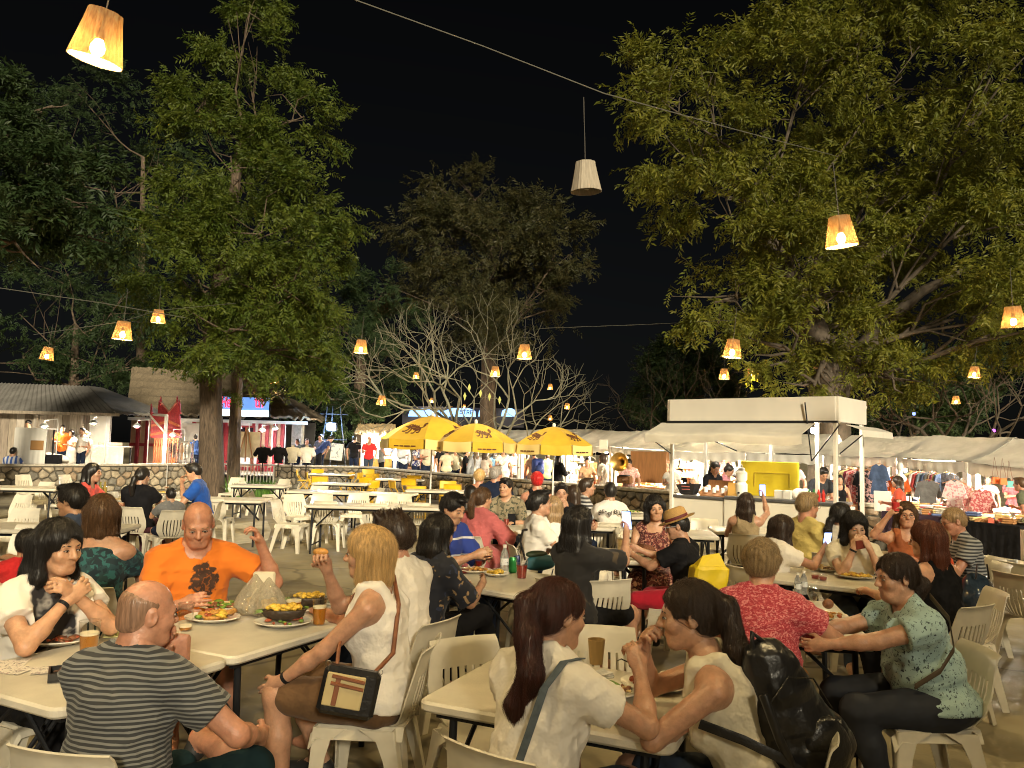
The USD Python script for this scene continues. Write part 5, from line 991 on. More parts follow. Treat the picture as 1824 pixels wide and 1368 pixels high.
# hut with the lettered sign
d = 31.0; ht = thing("hut", "red and white timbered hut with steep brown thatched roof", "hut")
e0, e1 = pd(226, 738, d), pd(547, 747, d); r0, r1 = pd(236, 656, d + 3), pd(452, 672, d + 3)
n = 40
def thatch_plane(a, b, c, e, n1, n2, seed):
    r = np.random.default_rng(seed); P = np.zeros((n1, n2, 3))
    for i, t in enumerate(np.linspace(0, 1, n1)):
        for j, s in enumerate(np.linspace(0, 1, n2)): P[i, j] = (a + (b - a) * t) * (1 - s) + (c + (e - c) * t) * s + V(0, 0, (.05 if j % 3 == 0 else 0) + r.normal() * .02) + (V(0, 0, r.normal() * .05) if j == 0 else 0)
    return shell(P, .09)
part(ht, "roof", thatch_plane(e0, e1 + V(0, 0, 0), r0, r1, 60, 19, 3), thatch)
part(ht, "roof", thatch_plane(e1, e1 + V(-.4, 7, 0), r1, r1 + V(-.2, .8, 0), 14, 14, 4), thatch)
part(ht, "roof", thatch_plane(e0 + V(0, 7, 0), e0, r0 + V(0, 1, 0), r0, 14, 14, 6), thatch)
part(ht, "fascia", bx(e1[0] - e0[0], .05, .12, ((e0[0] + e1[0]) / 2, d + .12, e0[2] - .16)), whitep)
wy = d + .7; zt = e0[2] - .1; wx0, wx1 = pd(232, 780, wy)[0], pd(503, 780, wy)[0]
part(ht, "wall", bx(wx1 - wx0, .12, zt - G0, ((wx0 + wx1) / 2, wy + .07, (zt + G0) / 2)), beigep)
for px in (246, 262, 345, 396, 402, 452, 463, 476, 490, 503): part(ht, "post", bx(.13, .12, zt - G0, (pd(px, 780, wy)[0], wy - .03, (zt + G0) / 2), c=.01), redp)
for z in (G0 + .1, G0 + .95): part(ht, "rail", bx(wx1 - wx0, .08, .12, ((wx0 + wx1) / 2, wy - .02, z)), redp)
for px0, px1 in ((322, 345), (427, 449), (455, 462)): part(ht, "panel", bx(pd(px1, 780, wy)[0] - pd(px0, 780, wy)[0], .05, zt - G0 - .35, ((pd(px0, 780, wy)[0] + pd(px1, 780, wy)[0]) / 2, wy - .04, (zt + G0) / 2 + .1)), whitep)
wn = part(ht, "window", bx(.62, .06, .62, (pd(440, 765, wy)[0], wy - .08, G0 + 1.45)), M("dark_window", (.012, .014, .02), .1)); part(wn, "frame", cat_([bx(.72, .05, .07, (pd(440, 765, wy)[0], wy - .09, G0 + 1.45 + s * .33)) for s in (-1, 1)] + [bx(.07, .05, .72, (pd(440, 765, wy)[0] + s * .33, wy - .091, G0 + 1.45)) for s in (-1, 0, 1)]), redp)
part(ht, "door", bx(.7, .05, 1.75, (pd(403, 790, wy)[0], wy - .06, G0 + .9)), redp)
cx_ = pd(530, 785, wy + .4)[0]; part(ht, "stone_column", bx(.42, .42, zt - G0, (cx_, wy + .4, (zt + G0) / 2), c=.03), stone_ms[3])
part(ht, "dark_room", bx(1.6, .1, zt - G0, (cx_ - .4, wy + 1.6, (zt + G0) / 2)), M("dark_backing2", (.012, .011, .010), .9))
sg = thing("lit_sign", "glowing pale blue sign board with red letters on the hut's roof edge", "sign")
sy = d - .25; a, b = pd(389, 706, sy), pd(478, 742, sy); blu_ = emissive("sign_pale_blue", (.45, .72, 1.0), 2.2); whi_ = emissive("sign_white", (.72, .95, 1.0), 3.2)
part(sg, "backing", bx(b[0] - a[0] + .08, .05, a[2] - b[2] + .05, ((a[0] + b[0]) / 2, sy + .05, (a[2] + b[2]) / 2)), steel)
part(sg, "upper_panel", bx(b[0] - a[0], .03, .58, ((a[0] + b[0]) / 2, sy, a[2] - .30)), M("sign_blue", (.08, .14, .30), .4, emit=(.10, .22, .55), estr=1.0))
lp_ = pd(478, 743, sy); part(sg, "lower_panel", bx(1.06, .03, .24, (lp_[0] - .53, sy - .03, lp_[2] + .13)), whi_); part(sg, "lower_panel", bx(.75, .03, .24, (pd(400, 740, sy)[0], sy - .03, lp_[2] + .13)), whi_)
for t, px, h_ in (("Hel", 394, .40), ("th", 454, .40)):
    tm_ = meshkit.text_mesh(t, h_, .03, True); tm_.apply_scale((.55 if t == "Hel" else .7, 1, 1)); tm_.apply_transform(trimesh.transformations.rotation_matrix(PI / 2, [1, 0, 0])); q = pd(px, 724, sy); tm_.apply_translation((q[0], sy - .04, q[2] - .02)); part(sg, "lettering", tm_, M("sign_red", (.7, .02, .05), .5, emit=(1, .04, .10), estr=1.3))
# far blue lit sign with shallow arches
bs = thing("lit_sign", "far blue lit sign of shallow arches seen through the bare tree", "sign"); by = 40.0
part(bs, "board", bx(6.2, .1, .95, (pd(825, 738, by)[0], by + .1, pd(825, 738, by)[2] - .12)), M("dark_board", (.02, .02, .035), .6))
for px0, px1 in ((727, 800), (790, 838), (812, 848), (852, 880), (893, 921)):
    a, b = pd(px0, 738, by), pd(px1, 739, by); w_ = b[0] - a[0]; pg = [(0, 0), (w_, 0)] + [(w_ * (1 - t), (.10 + .34 * math.sin(PI * (.15 + .7 * t)))) for t in np.linspace(.04, .96, 9)]
    m = prism(Polygon(pg), .03); m.apply_transform(trimesh.transformations.rotation_matrix(PI / 2, [1, 0, 0])); m.apply_translation((a[0], by + (.0 if px0 != 812 else -.04), min(a[2], b[2]) - .1)); part(bs, "panel", m, emissive("blue_panel", (.28, .55, 1.0), 1.6))
for t, px in (("UN", 776), ("STRE", 818)):
    m = meshkit.text_mesh(t, .20, .02, True); m.apply_transform(trimesh.transformations.rotation_matrix(PI / 2, [1, 0, 0])); q = pd(px, 733, by - .1); m.apply_translation((q[0], by - .1, q[2] - .12)); part(bs, "lettering", m, M("sign_letter_blue", (.02, .06, .2), .5))
# red carved gable piece
cr = thing("carved_gable", "red carved wooden gable with twin horn finials and orange slats", "carving"); cd = 27.6
def pp(px, py, dd=cd): q = pd(px, py, dd); return (q[0], q[2])
redw = M("carved_red", (.42, .035, .045), .5, var=.35, scale=26, bump=.6, bscale=40); orw = M("carved_orange", (.52, .13, .045), .55, var=.25, scale=14)
def vpl(poly, th, y): m = prism(Polygon(poly), th); m.apply_transform(trimesh.transformations.rotation_matrix(PI / 2, [1, 0, 0])); m.apply_translation((0, y, 0)); return m
part(cr, "gable", vpl([pp(270, 780), pp(272, 735), pp(285, 738), pp(289, 716), pp(303, 734), pp(317, 716), pp(322, 745), pp(324, 780)], .08, cd), redw)
for s_, (x0, y0) in ((-1, (288, 706)), (1, (317, 706)), (-1, (271, 719)), (1, (321, 712)), (-1, (285, 713))): part(cr, "finial", vpl([pp(x0 - 2, y0 + 26), pp(x0 - 1.2, y0 + 8), pp(x0, y0), pp(x0 + 1.5, y0 + 8), pp(x0 + 2.5, y0 + 26)], .06, cd - .03), redw)
part(cr, "edge_board", cat_([tube([(*pp(289, 716), 0)[:1] + (cd - .1, pp(289, 716)[1]), (pp(303, 734)[0], cd - .1, pp(303, 734)[1])], .03, 6), tube([(pp(303, 734)[0], cd - .1, pp(303, 734)[1]), (pp(317, 716)[0], cd - .1, pp(317, 716)[1])], .03, 6)]), M("carved_pink", (.62, .25, .2), .6))
for rr in range(3): part(cr, "carved_band", vpl([pp(272 - rr, 757 + rr * 8), pp(303, 748 + rr * 9), pp(322 + rr, 757 + rr * 8), pp(322 + rr, 761 + rr * 8), pp(303, 753 + rr * 9), pp(272 - rr, 761 + rr * 8)], .05, cd - .1), redw if rr % 2 else orw)
for i in range(11): q0, q1 = pp(277 + i * 4.1, 778), pp(278.5 + i * 4.1, 828); part(cr, "slat", bx(.045, .04, q0[1] - q1[1], (q0[0], cd - .03, (q0[1] + q1[1]) / 2), c=.008), orw)
part(cr, "base", bx(1.0, .3, .12, (pp(300, 828)[0], cd, G0 + .06)), redw)
# frame post with brace
fr = thing("awning_frame", "pale timber frame post with diagonal brace before the carved gable", "frame"); fy = 27.1
q = pd(297, 740, fy); part(fr, "post", bx(.09, .09, q[2] - G0, (pd(293, 800, fy)[0], fy, (q[2] + G0) / 2)), whitep); q2 = pd(196, 734, fy + 2); part(fr, "beam", tube([(pd(293, 736, fy)[0] + .1, fy, q[2]), (q2[0], fy + 2, q2[2])], .045, 6), whitep); part(fr, "brace", tube([(pd(293, 770, fy)[0], fy, pd(293, 770, fy)[2]), (pd(254, 735, fy)[0], fy + .4, pd(254, 735, fy)[2])], .035, 6), whitep)
# ---------------------------------------------------------------- lamps of the stalls
sbulb = emissive("stall_bulb", (1, .87, .66), 1300.0); cbulb = emissive("cool_bulb", (.95, .85, 1.0), 900.0); wshade = M("white_enamel", (.7, .7, .68), .4)
def clip_lamp(px, py, d, label, cool=False, pole=True, r_=.13, base_z=None):
    d = bh(px, d); p = pd(px, py, d); t = thing("stall_lamp", label, "lamp", p); part(t, "lampshade", shell(np.array([[(rr * math.cos(a), rr * math.sin(a), z) for rr, z in ((r_, 0), (r_ * .75, .06), (.03, .12))] for a in np.linspace(0, 2 * PI, 17)]), .004), wshade, 40)
    part(t, "bulb", ico(.048, (0, 0, .015), 2), cbulb if cool else sbulb, True)
    if pole: part(t, "pole", tube([(0, 0, .12), (0, .02, .20), (.35, .05, .24), (.38, .05, .1), (.38, .05, (base_z if base_z is not None else G0) - p[2])], .014, 6), wshade)
for a in ((79, 760, 23.8, "white shaded lamp over the lit counter of the batik man"), (167, 754, 23.6, "yellow glowing lamp on a bent white pole above the goods table"), (244, 760, 24.6, "bright bare lamp between the shed and the carved gable"), (308, 776, 24.6, "lamp before the carved gable's slats"),
          (425, 763, 29.6, "white lamp beside the easel near the trunk"), (467, 767, 29.8, "tilted lamp before the timbered hut's red posts", True), (490, 764, 29.6, "lamp at the hut wall above the shirt mannequins", True)): clip_lamp(*a)
# flood light
fl = thing("flood_light", "blue white flood light blazing on a scaffold stand", "flood light"); p = pd(588, 760, 30.5)
part(fl, "lens", xf(ico(.15, (0, 0, 0), 2), p), emissive("flood_lens", (.42, .66, 1.0), 350.0), True)
part(fl, "housing", bx(.42, .2, .36, p + V(0, .28, 0), c=.03), steel)
for dx in (-.35, .0, .5): part(fl, "leg", tube([(p[0] + dx * .6, p[1] + .3, p[2] + .8), (p[0] + dx * 1.3, p[1] + .3 + .2 * dx, G0 - .3)], .025, 6), steel)
for z in (p[2] + .5, p[2] - .5): part(fl, "crossbar", tube([(p[0] - .5, p[1] + .33, z), (p[0] + .6, p[1] + .33, z)], .022, 6), steel)
def goods_table(px, py, d, w_, dp, label, mat, z0=G0, h_=.8, skirt=True):
    d = bh(px, d); p = pd(px, py, d); t = thing("display_table", label, "table", (p[0], d, z0)); part(t, "tabletop", bx(w_, dp, .04, (0, 0, h_ - .02), c=.008), mat)
    if skirt:
        n = 30; P = np.array([[(-w_ / 2 + w_ * s, -dp / 2 - .006 - .012 * math.sin(s * 40) * (1 - z / h_), z) for z in (.06, h_ * .5, h_ - .03)] for s in np.linspace(0, 1, n)]); part(t, "skirt", shell(P, .006), mat, 40)
    for sx in (-1, 1):
        for sy_ in (-1, 1): part(t, "leg", bx(.04, .04, h_ - .04, (sx * (w_ / 2 - .05), sy_ * (dp / 2 - .05), (h_ - .04) / 2)), steel)
    return t
goods_table(62, 800, 23.4, .95, .5, "white lit counter holding a brown box sign, by the batik man", whitep, h_=1.45)
q = pd(66, 793, bh(66, 23.4) - .32); single("box", bx(.38, .05, .28, c=.01), M("cardboard", (.32, .17, .06), .85), "brown cardboard panel on the lit white counter", "box", q)
goods_table(200, 815, 23.2, 1.0, .6, "white cloth table with a wooden tray before the shed pillar", white, h_=.95)
q = pd(196, 803, 23.2); single("tray", cat_([bx(.6, .3, .05), bx(.6, .02, .12, (0, .15, .05)), bx(.02, .3, .12, (-.3, 0, .05))]), plankm[0], "wooden tray on the white cloth table by the shed pillar", "tray", (pd(196, 803, bh(196, 23.2))[0], bh(196, 23.2), G0 + .95))
q = pd(120, 812, bh(120, 23.3)); single("sack", xf(ico(.5, (0, 0, 0), 3, (1.3, .5, .42)), (0, 0, 0)), white, "white cloth bundle behind the wall beside the smiling person", "bundle", (q[0] - .6, q[1], G0 + .50))
q = pd(78, 818, bh(78, 22.9) - .2); single("box", bx(1.0, .2, .28, c=.01), black, "long black box behind the shed wall stones", "box", q)
def garment_mesh(w_, h_, seed, dress=False):
    """a garment on its hanger, in the x-z plane, hook at the origin"""
    r = random.Random(seed); pg = [(-.05, -.05), (-w_ / 2, -.10), (-w_ / 2 - .07, -.34), (-w_ / 2 + .02, -.37), (-w_ / 2 + .04, -.20), (-w_ / 2 + .03 - (.06 if dress else 0), -h_), (w_ / 2 - .03 + (.06 if dress else 0), -h_ + .01), (w_ / 2 - .04, -.20), (w_ / 2 - .02, -.37), (w_ / 2 + .07, -.34), (w_ / 2, -.10), (.05, -.05), (.0, -.085)]
    m = prism(Polygon(pg), .035); m = m.subdivide().subdivide(); m.apply_transform(trimesh.transformations.rotation_matrix(PI / 2, [1, 0, 0])); v = m.vertices; v[:, 1] += .02 * np.sin(v[:, 0] * 30 + seed) * np.clip(-v[:, 2], 0, 1); m.vertices = v; return m
def hanger(parent): part(parent, "hanger", cat_([tube([(-.18, 0, -.11), (0, 0, -.035), (.18, 0, -.11)], .007, 5), tube([(0, 0, -.035), (0, 0, .02), (.015, 0, .045), (.03, 0, .03)], .003, 5)]), M("wood_hanger", (.42, .20, .08), .5))
GARC = [(.03, .03, .035), (.55, .52, .48), (.35, .05, .05), (.05, .08, .16), (.45, .25, .12), (.5, .42, .2), (.12, .12, .12), (.5, .3, .3), (.15, .2, .25), (.3, .22, .16), (.62, .6, .6), (.2, .03, .06)]
garm = [cloth("garment_%d" % i, c, .25) for i, c in enumerate(GARC)] + [spots("garment_print_%d" % i, GARC[i], [GARC[(i + 5) % 12]], 22, .6) for i in (1, 2, 4, 7)]
def rack(a, b, z, n, label, seed, gl, h_=.85, dress=.4):
    r = random.Random(seed); t = thing("clothes_rack", label, "clothes rack"); part(t, "rail", tube([(*a, z), (*b, z)], .014, 6), rm_)
    for q in (a, b): part(t, "post", tube([(*q, 0.02 if z < 2 else .3), (*q, z)], .014, 6), rm_)
    ang = math.atan2(b[1] - a[1], b[0] - a[0])
    for i in range(n):
        s = (i + .5) / n; p = V(*a) + (V(*b) - V(*a)) * s; g = thing("hanging_garment", gl, "garment", (p[0], p[1], z - .01), ang + PI / 2 + r.uniform(-.35, .35) - .5, "garments on the " + label.split(" by ")[0].split(" of ")[0][:40]); part(g, "cloth", garment_mesh(r.uniform(.36, .44), r.uniform(.75, 1.0) * h_, i + seed), r.choice(garm), 40); hanger(g)
rk = pd(300, 800, 25.6), pd(345, 800, 26.4); rack(rk[0][:2], rk[1][:2], G0 + 1.15, 7, "low rack of dark garments by the thick trunk", 3, "dark garment on the low rack by the thick trunk", .7)
# easel with board and shirt forms
es = thing("easel", "large pale drawing board on a wooden easel before the hut", "easel"); ey = 28.3; p = pd(438, 828, ey); woodm = M("easel_wood", (.24, .11, .04), .6, var=.2, stretch=(4, 4, .6)); bz0, bz1 = pd(438, 815, ey)[2], pd(438, 769, ey)[2]
for dx in (-.36, .36): part(es, "leg", tube([(p[0] + dx * .12, ey - .06, bz1 + .05), (p[0] + dx, ey - .12, bz0 - .55)], .025, 6), woodm)
part(es, "leg", tube([(p[0], ey, bz1 + .05), (p[0], ey + .7, bz0 - .55)], .025, 6), woodm); part(es, "mast", bx(.05, .03, bz1 - bz0 + .3, (p[0], ey - .10, (bz0 + bz1) / 2)), woodm)
part(es, "board", bx(.96, .02, bz1 - bz0, (p[0], ey - .03, (bz0 + bz1) / 2), c=.004), M("drawing_paper", (.58, .50, .36), .8, var=.12, scale=3))
def torso_form(px, py, d, col, label, neckc):
    p = pd(px, py, d); t = thing("shirt_mannequin", label, "mannequin", p); c0 = V(0, 0, 0)
    m = field([ell((0, 0, -.34), V(.17, .11, .22)), ell((0, 0, -.14), V(.20, .12, .16), None, .05), cap((-.17, 0, -.07), (.17, 0, -.07), .065, None, .05), cap((-.19, 0, -.08), (-.26, -.02, -.25), .065, .075, .03), cap((.19, 0, -.08), (.26, -.02, -.25), .065, .075, .03)], .022, lambda X, D: np.maximum(D, -.52 - X[2]) + .004 * wob(X, 26, int(px))); part(t, "shirt", m, col, True)
    part(t, "neck", lathe([(0, -.05), (.055, -.05), (.055, .06), (.045, .075), (0, .075)], 14), neckc); part(t, "stand", tube([(0, 0, -.5), (0, 0, G0 - p[2])], .02, 6), steel); part(t, "hem", lathe([(.15, -.54), (.16, -.50)], 12), col)
nk = M("mannequin_neck", (.6, .48, .34), .6)
for i, (px, col, lb) in enumerate(((469, black, "black shirt on a mannequin torso next to the easel"), (497, cloth("black2", (.014, .014, .016)), "black shirt on a mannequin torso with a white neck"), (522, cream, "cream shirt on a mannequin torso with a yellow neck"), (547, white, "white shirt on the outer mannequin torso by the bending person"))): torso_form(px, 797, 27.6 + .1 * i, col, lb, nk if i != 1 else whitep)
fp = thing("framed_drawing", "white framed drawing leaning on a stand beside the flood light", "picture"); p = pd(600, 805, 28.6); part(fp, "frame", bx(.50, .03, .66, p, ry=.08, c=.01), steel); part(fp, "sheet", bx(.44, .02, .60, p + V(0, -.012, 0), ry=.08), spots("drawing", (.62, .62, .60), [(.3, .32, .36)], 9, .5)); part(fp, "leg", tube([p + V(0, .05, -.2), p + V(0, .3, -1.1)], .02, 5), steel)
single("stool", cat_([lathe([(0, .46), (.2, .46), (.2, .50), (0, .50)], 16)] + [tube([(.15 * math.cos(a), .15 * math.sin(a), .46), (.2 * math.cos(a), .2 * math.sin(a), 0)], .015, 5) for a in (0, 1.57, 3.14, 4.71)]), steel, "dark stool between the easel and the railing", "stool", (pd(412, 820, 28)[0], 28, G0))
single("white_board", bx(.9, .05, 1.45, c=.01), whitep, "tall white board beside the carved gable", "board", (pd(336, 785, 30)[0], 30.0, G0 + 1.1))
# ---------------------------------------------------------------- thatched kiosk
kz = .25; kd = 31.3; kk_ = thing("kiosk", "small kiosk with shaggy straw awning behind the red polo person", "kiosk"); a, b = pd(632, 773, kd), pd(705, 771, kd); c, e = pd(640, 757, kd + 1.6), pd(704, 757, kd + 1.6)
part(kk_, "awning", thatch_plane(a, b, c, e, 30, 9, 9), M("straw", (.34, .25, .13), .95, var=.4, scale=30, bump=.8)); part(kk_, "awning", thatch_plane(a + V(0, 3, 0), a, c, c + V(.1, 0, 0), 8, 6, 10), thatch)
for px in (645, 702): part(kk_, "post", bx(.14, .14, a[2] - kz, (pd(px, 800, kd)[0], kd + .2, (a[2] + kz) / 2)), whitep)
part(kk_, "counter", bx(1.5, .5, .85, (pd(672, 800, kd)[0], kd + .5, kz + .42), c=.01), M("ochre_paint", (.36, .20, .03), .6)); part(kk_, "back_wall", bx(1.7, .05, 1.9, (pd(672, 800, kd)[0], kd + 1.9, kz + .95)), whitep)
for i, (px, py) in enumerate(((656, 785), (675, 783), (690, 784), (702, 783))): single("bulb", ico(.065, (0, 0, 0), 2), sbulb, "bare bulb glowing under the kiosk's straw awning", "bulb", pd(px, py, kd + .4), group="bulbs under the kiosk's straw awning", smooth=True)
# ---------------------------------------------------------------- umbrellas
ucan = M("umbrella_yellow", (.55, .345, .016), .75, var=.08, scale=3, sheen=.1); uprint = M("umbrella_print", (.10, .03, .008), .7); uval = M("umbrella_valance_pale", (.72, .55, .20), .75)
def lion():
    """striding maned beast with curled tail"""
    s = [Point(-.30, .20).buffer(.13), Point(-.36, .12).buffer(.10), LineString([(-.30, .16), (.12, .04)]).buffer(.12), LineString([(.05, .02), (.22, -.02)]).buffer(.13)]
    for x0, x1, y1 in ((-.28, -.42, -.22), (-.18, -.20, -.30), (.16, .10, -.30), (.25, .36, -.26)): s.append(LineString([(x0, .05), ((x0 + x1) / 2 + .04, -.10), (x1, y1), (x1 - .09, y1)]).buffer(.040))
    s += [LineString([(.30, .05), (.42, .12), (.36, .26), (.48, .34), (.40, .42)]).buffer(.035), Point(.44, .20).buffer(.05), Point(.36, .36).buffer(.06), Point(-.15, .27).buffer(.05), Point(-.03, .22).buffer(.05), Point(.10, .2).buffer(.05), LineString([(-.42, .14), (-.52, .10)]).buffer(.03)]
    from shapely.ops import unary_union
    return unary_union(s).difference(unary_union([Point(-.30, .2).buffer(.035), LineString([(-.2, .10), (0, .06)]).buffer(.014), LineString([(.1, .0), (.24, .02)]).buffer(.014), LineString([(-.36, .25), (-.28, .27)]).buffer(.012)]))
def umbrella(px, ytop, d, rad, label, a0, prints, closed=0.0):
    p = pd(px, ytop, d); zt = p[2]; u = thing("market_umbrella", label, "umbrella", (p[0], d, 0), a0); h_ = rad * .45; ze = zt - h_ - .03
    part(u, "pole", tube([(0, 0, 0), (0, 0, zt + .03)], .022, 8), whitep); part(u, "finial", lathe([(0, zt), (.04, zt), (.04, zt + .06), (.02, zt + .09), (0, zt + .09)], 10), whitep); part(u, "base", lathe([(0, 0), (.24, 0), (.24, .06), (.05, .10), (0, .10)], 16), M("concrete_base", (.3, .29, .27), .9))
    def prof(s): return zt - h_ * s ** 1.6, rad * s
    for k in range(8):
        P = np.zeros((7, 9, 3))
        for i, f in enumerate(np.linspace(0, 1, 7)):
            for j, s in enumerate(np.linspace(.0, 1, 9)):
                a = (k + f) * PI / 4; z, r_ = prof(s); mm_ = 1 / math.cos((f - .5) * PI / 4) * math.cos(PI / 8); z -= .05 * s * math.sin(f * PI) * rad * .5; P[i, j] = (r_ * mm_ * math.cos(a), r_ * mm_ * math.sin(a), z)
        part(u, "canopy_panel", shell(P, .004), ucan, 50)
        Pv = np.zeros((9, 3, 3))
        for i, f in enumerate(np.linspace(.02, .98, 9)):
            a = (k + f) * PI / 4; z, r_ = prof(1.0); mm_ = 1 / math.cos((f - .5) * PI / 4) * math.cos(PI / 8); z -= .05 * math.sin(f * PI) * rad * .5
            for j, dz in enumerate((0, .11, .24)): rr = r_ * mm_ + .006 + .02 * math.sin(f * 9 + k) * dz / .24; Pv[i, j] = (rr * math.cos(a), rr * math.sin(a), z - dz)
        part(u, "valance", shell(Pv, .004), uval if k % 2 else ucan, 50); part(u, "rib", tube([(0, 0, zt - .05)] + [(prof(s)[1] * math.cos(k * PI / 4), prof(s)[1] * math.sin(k * PI / 4), prof(s)[0] - .02) for s in (.5, 1)], .009, 5), rm_)
        if k in prints:
            a = (k + .5) * PI / 4; s0 = .70; z, r_ = prof(s0); r_ *= math.cos(PI / 8); dzdr = (prof(s0 + .05)[0] - prof(s0 - .05)[0]) / (.1 * rad * math.cos(PI / 8)); pass
            m = prism(affinity.scale(lion(), rad * .40, rad * .40, origin=(0, 0)), .004); m = m.subdivide_to_size(.09); vv = m.vertices; rr = r_ - vv[:, 1]; X2 = rr * math.cos(a) - vv[:, 0] * math.sin(a); Y2 = rr * math.sin(a) + vv[:, 0] * math.cos(a); th = (np.arctan2(Y2, X2) - k * PI / 4) % (2 * PI); f = th / (PI / 4); mm_ = np.cos(PI / 8) / np.cos((f - .5) * PI / 4); s_ = np.hypot(X2, Y2) / (rad * mm_); m.vertices = np.stack([X2, Y2, zt - h_ * s_ ** 1.6 - .025 * rad * s_ * np.sin(f * PI) + .008 + vv[:, 2]], 1)
            part(u, "lion_emblem", m, uprint)
            
            z, r_ = prof(1.0); r2 = r_ * math.cos(PI / 8) + .022
            ms = [bx(w_, .004, .03, (x0 * rad, 0, 0)) for x0, w_ in ((-.20, .10 * rad), (-.09, .08 * rad), (.03, .12 * rad), (.16, .10 * rad))]; ms = cat_(ms); ms.apply_transform(rotm(a + PI / 2)); ms.apply_translation((r2 * math.cos(a), r2 * math.sin(a), z - .05 * rad * .5 - .15)); part(u, "valance_print", ms, uprint)
    return u
U_ = math.radians
umbrella(771, 741, 20.6, 1.36, "yellow market umbrella with lion emblem, nearest the kiosk", U_(-137), (0, 2))
umbrella(848, 754, 19.6, 1.02, "middle yellow market umbrella with lion emblem", U_(-92), (0, 6))
umbrella(987, 760, 19.8, 1.0, "yellow market umbrella with lion emblem before the white tents", U_(-112), (7, 1))
# ---------------------------------------------------------------- row of white tents
tarp = usdkit.material(stage, "/World/Looks/white_tarpaulin", {"tc": ("texture_coordinate", {}), "n": ("noise_texture", {"scale": 1.6, "detail": 5.0, "roughness": .65}), "r": ("rgb_ramp", {"ramp": [(.3, (.24, .235, .215)), (.5, (.42, .41, .375)), (.7, (.52, .51, .47))]}), "p": ("principled_bsdf", {"roughness": .7}), "t": ("translucent_bsdf", {"color": (.6, .56, .48)}), "x": ("mix_closure", {"fac": .22}), "bn": ("noise_texture", {"scale": 3.0}), "b": ("bump", {"strength": .4, "distance": .05})},
    [("tc.object", "n.vector"), ("tc.object", "bn.vector"), ("bn.fac", "b.height"), ("b.normal", "p.normal"), ("n.fac", "r.fac"), ("r.color", "p.base_color"), ("p.BSDF", "x.closure1"), ("t.BSDF", "x.closure2")], surface="x.closure")
GOODM = [M("goods_%d" % i, c, .5, var=.15, scale=15) for i, c in enumerate([(.62, .40, .14), (.55, .12, .08), (.66, .62, .52), (.40, .20, .08), (.70, .55, .25), (.12, .08, .06), (.60, .30, .25), (.25, .30, .22), (.62, .58, .60), (.50, .05, .10), (.10, .14, .30), (.70, .68, .66)])]
def good(kind, r):
    if kind == "jar": h_ = r.uniform(.10, .20); q = r.uniform(.03, .055); return lathe([(0, 0), (q, 0), (q * 1.15, h_ * .4), (q * .6, h_ * .8), (q * .7, h_), (0, h_)], 10)
    if kind == "box": return bx(r.uniform(.10, .2), r.uniform(.08, .14), r.uniform(.06, .18), (0, 0, .07), c=.008)
    if kind == "doll": s = r.uniform(.8, 1.3); return cat_([ico(.045 * s, (0, 0, .17 * s), 1), lathe([(0, 0), (.06 * s, 0), (.045 * s, .08 * s), (.03 * s, .14 * s), (0, .15 * s)], 10)])
    if kind == "dish": q = r.uniform(.07, .12); return lathe([(0, 0), (q * .5, 0), (q, .03), (q * .97, .035), (q * .5, .012), (0, .012)], 14)
    if kind == "cloth": w_ = r.uniform(.16, .26); return cat_([bx(w_, .18, .03, (0, 0, .015 + .031 * i), r.uniform(-.1, .1), c=.01) for i in range(r.randint(1, 4))])
    if kind == "card": return cat_([bx(.15, .008, .11, (0, 0, .06), rx=-.25), bx(.13, .05, .008, (0, .02, .004))])
    if kind == "shoe": return cat_([hull([(-.04, -.12, 0), (.04, -.12, 0), (-.035, .13, 0), (.035, .13, 0), (-.03, -.11, .07), (.03, -.11, .07), (-.02, .10, .03), (.02, .10, .03)]), xf(hull([(-.04, -.12, 0), (.04, -.12, 0), (-.035, .13, 0), (.035, .13, 0), (-.03, -.11, .07), (.03, -.11, .07), (-.02, .10, .03), (.02, .10, .03)]), (.10, .02, 0), .2)])
    return ico(.06, (0, 0, .06), 1)
GLAB = {"jar": "jar", "box": "box", "doll": "figurine", "dish": "dish", "cloth": "folded cloth", "card": "price card", "shoe": "shoes"}
def wares(c, ux, n, w_, dp, z, kinds, stall, seed, mats=None):
    """goods set out over a counter; c its centre, ux its long direction"""
    r = random.Random(seed); uy = V(-ux[1], ux[0])
    for i in range(n):
        k = r.choice(kinds); s = (i + .5) / n - .5; p = c + ux * (s * w_ * .95) + uy * r.uniform(-.42, .42) * dp
        single({"cloth": "folded_cloth", "card": "price_card", "doll": "figurine", "shoe": "pair_of_shoes"}.get(k, k), good(k, r), r.choice(mats or GOODM), "small %s among the wares %s" % (GLAB[k], stall), GLAB[k], (p[0], p[1], z), r.uniform(0, 6.28), group="%s wares %s" % (GLAB[k], stall))
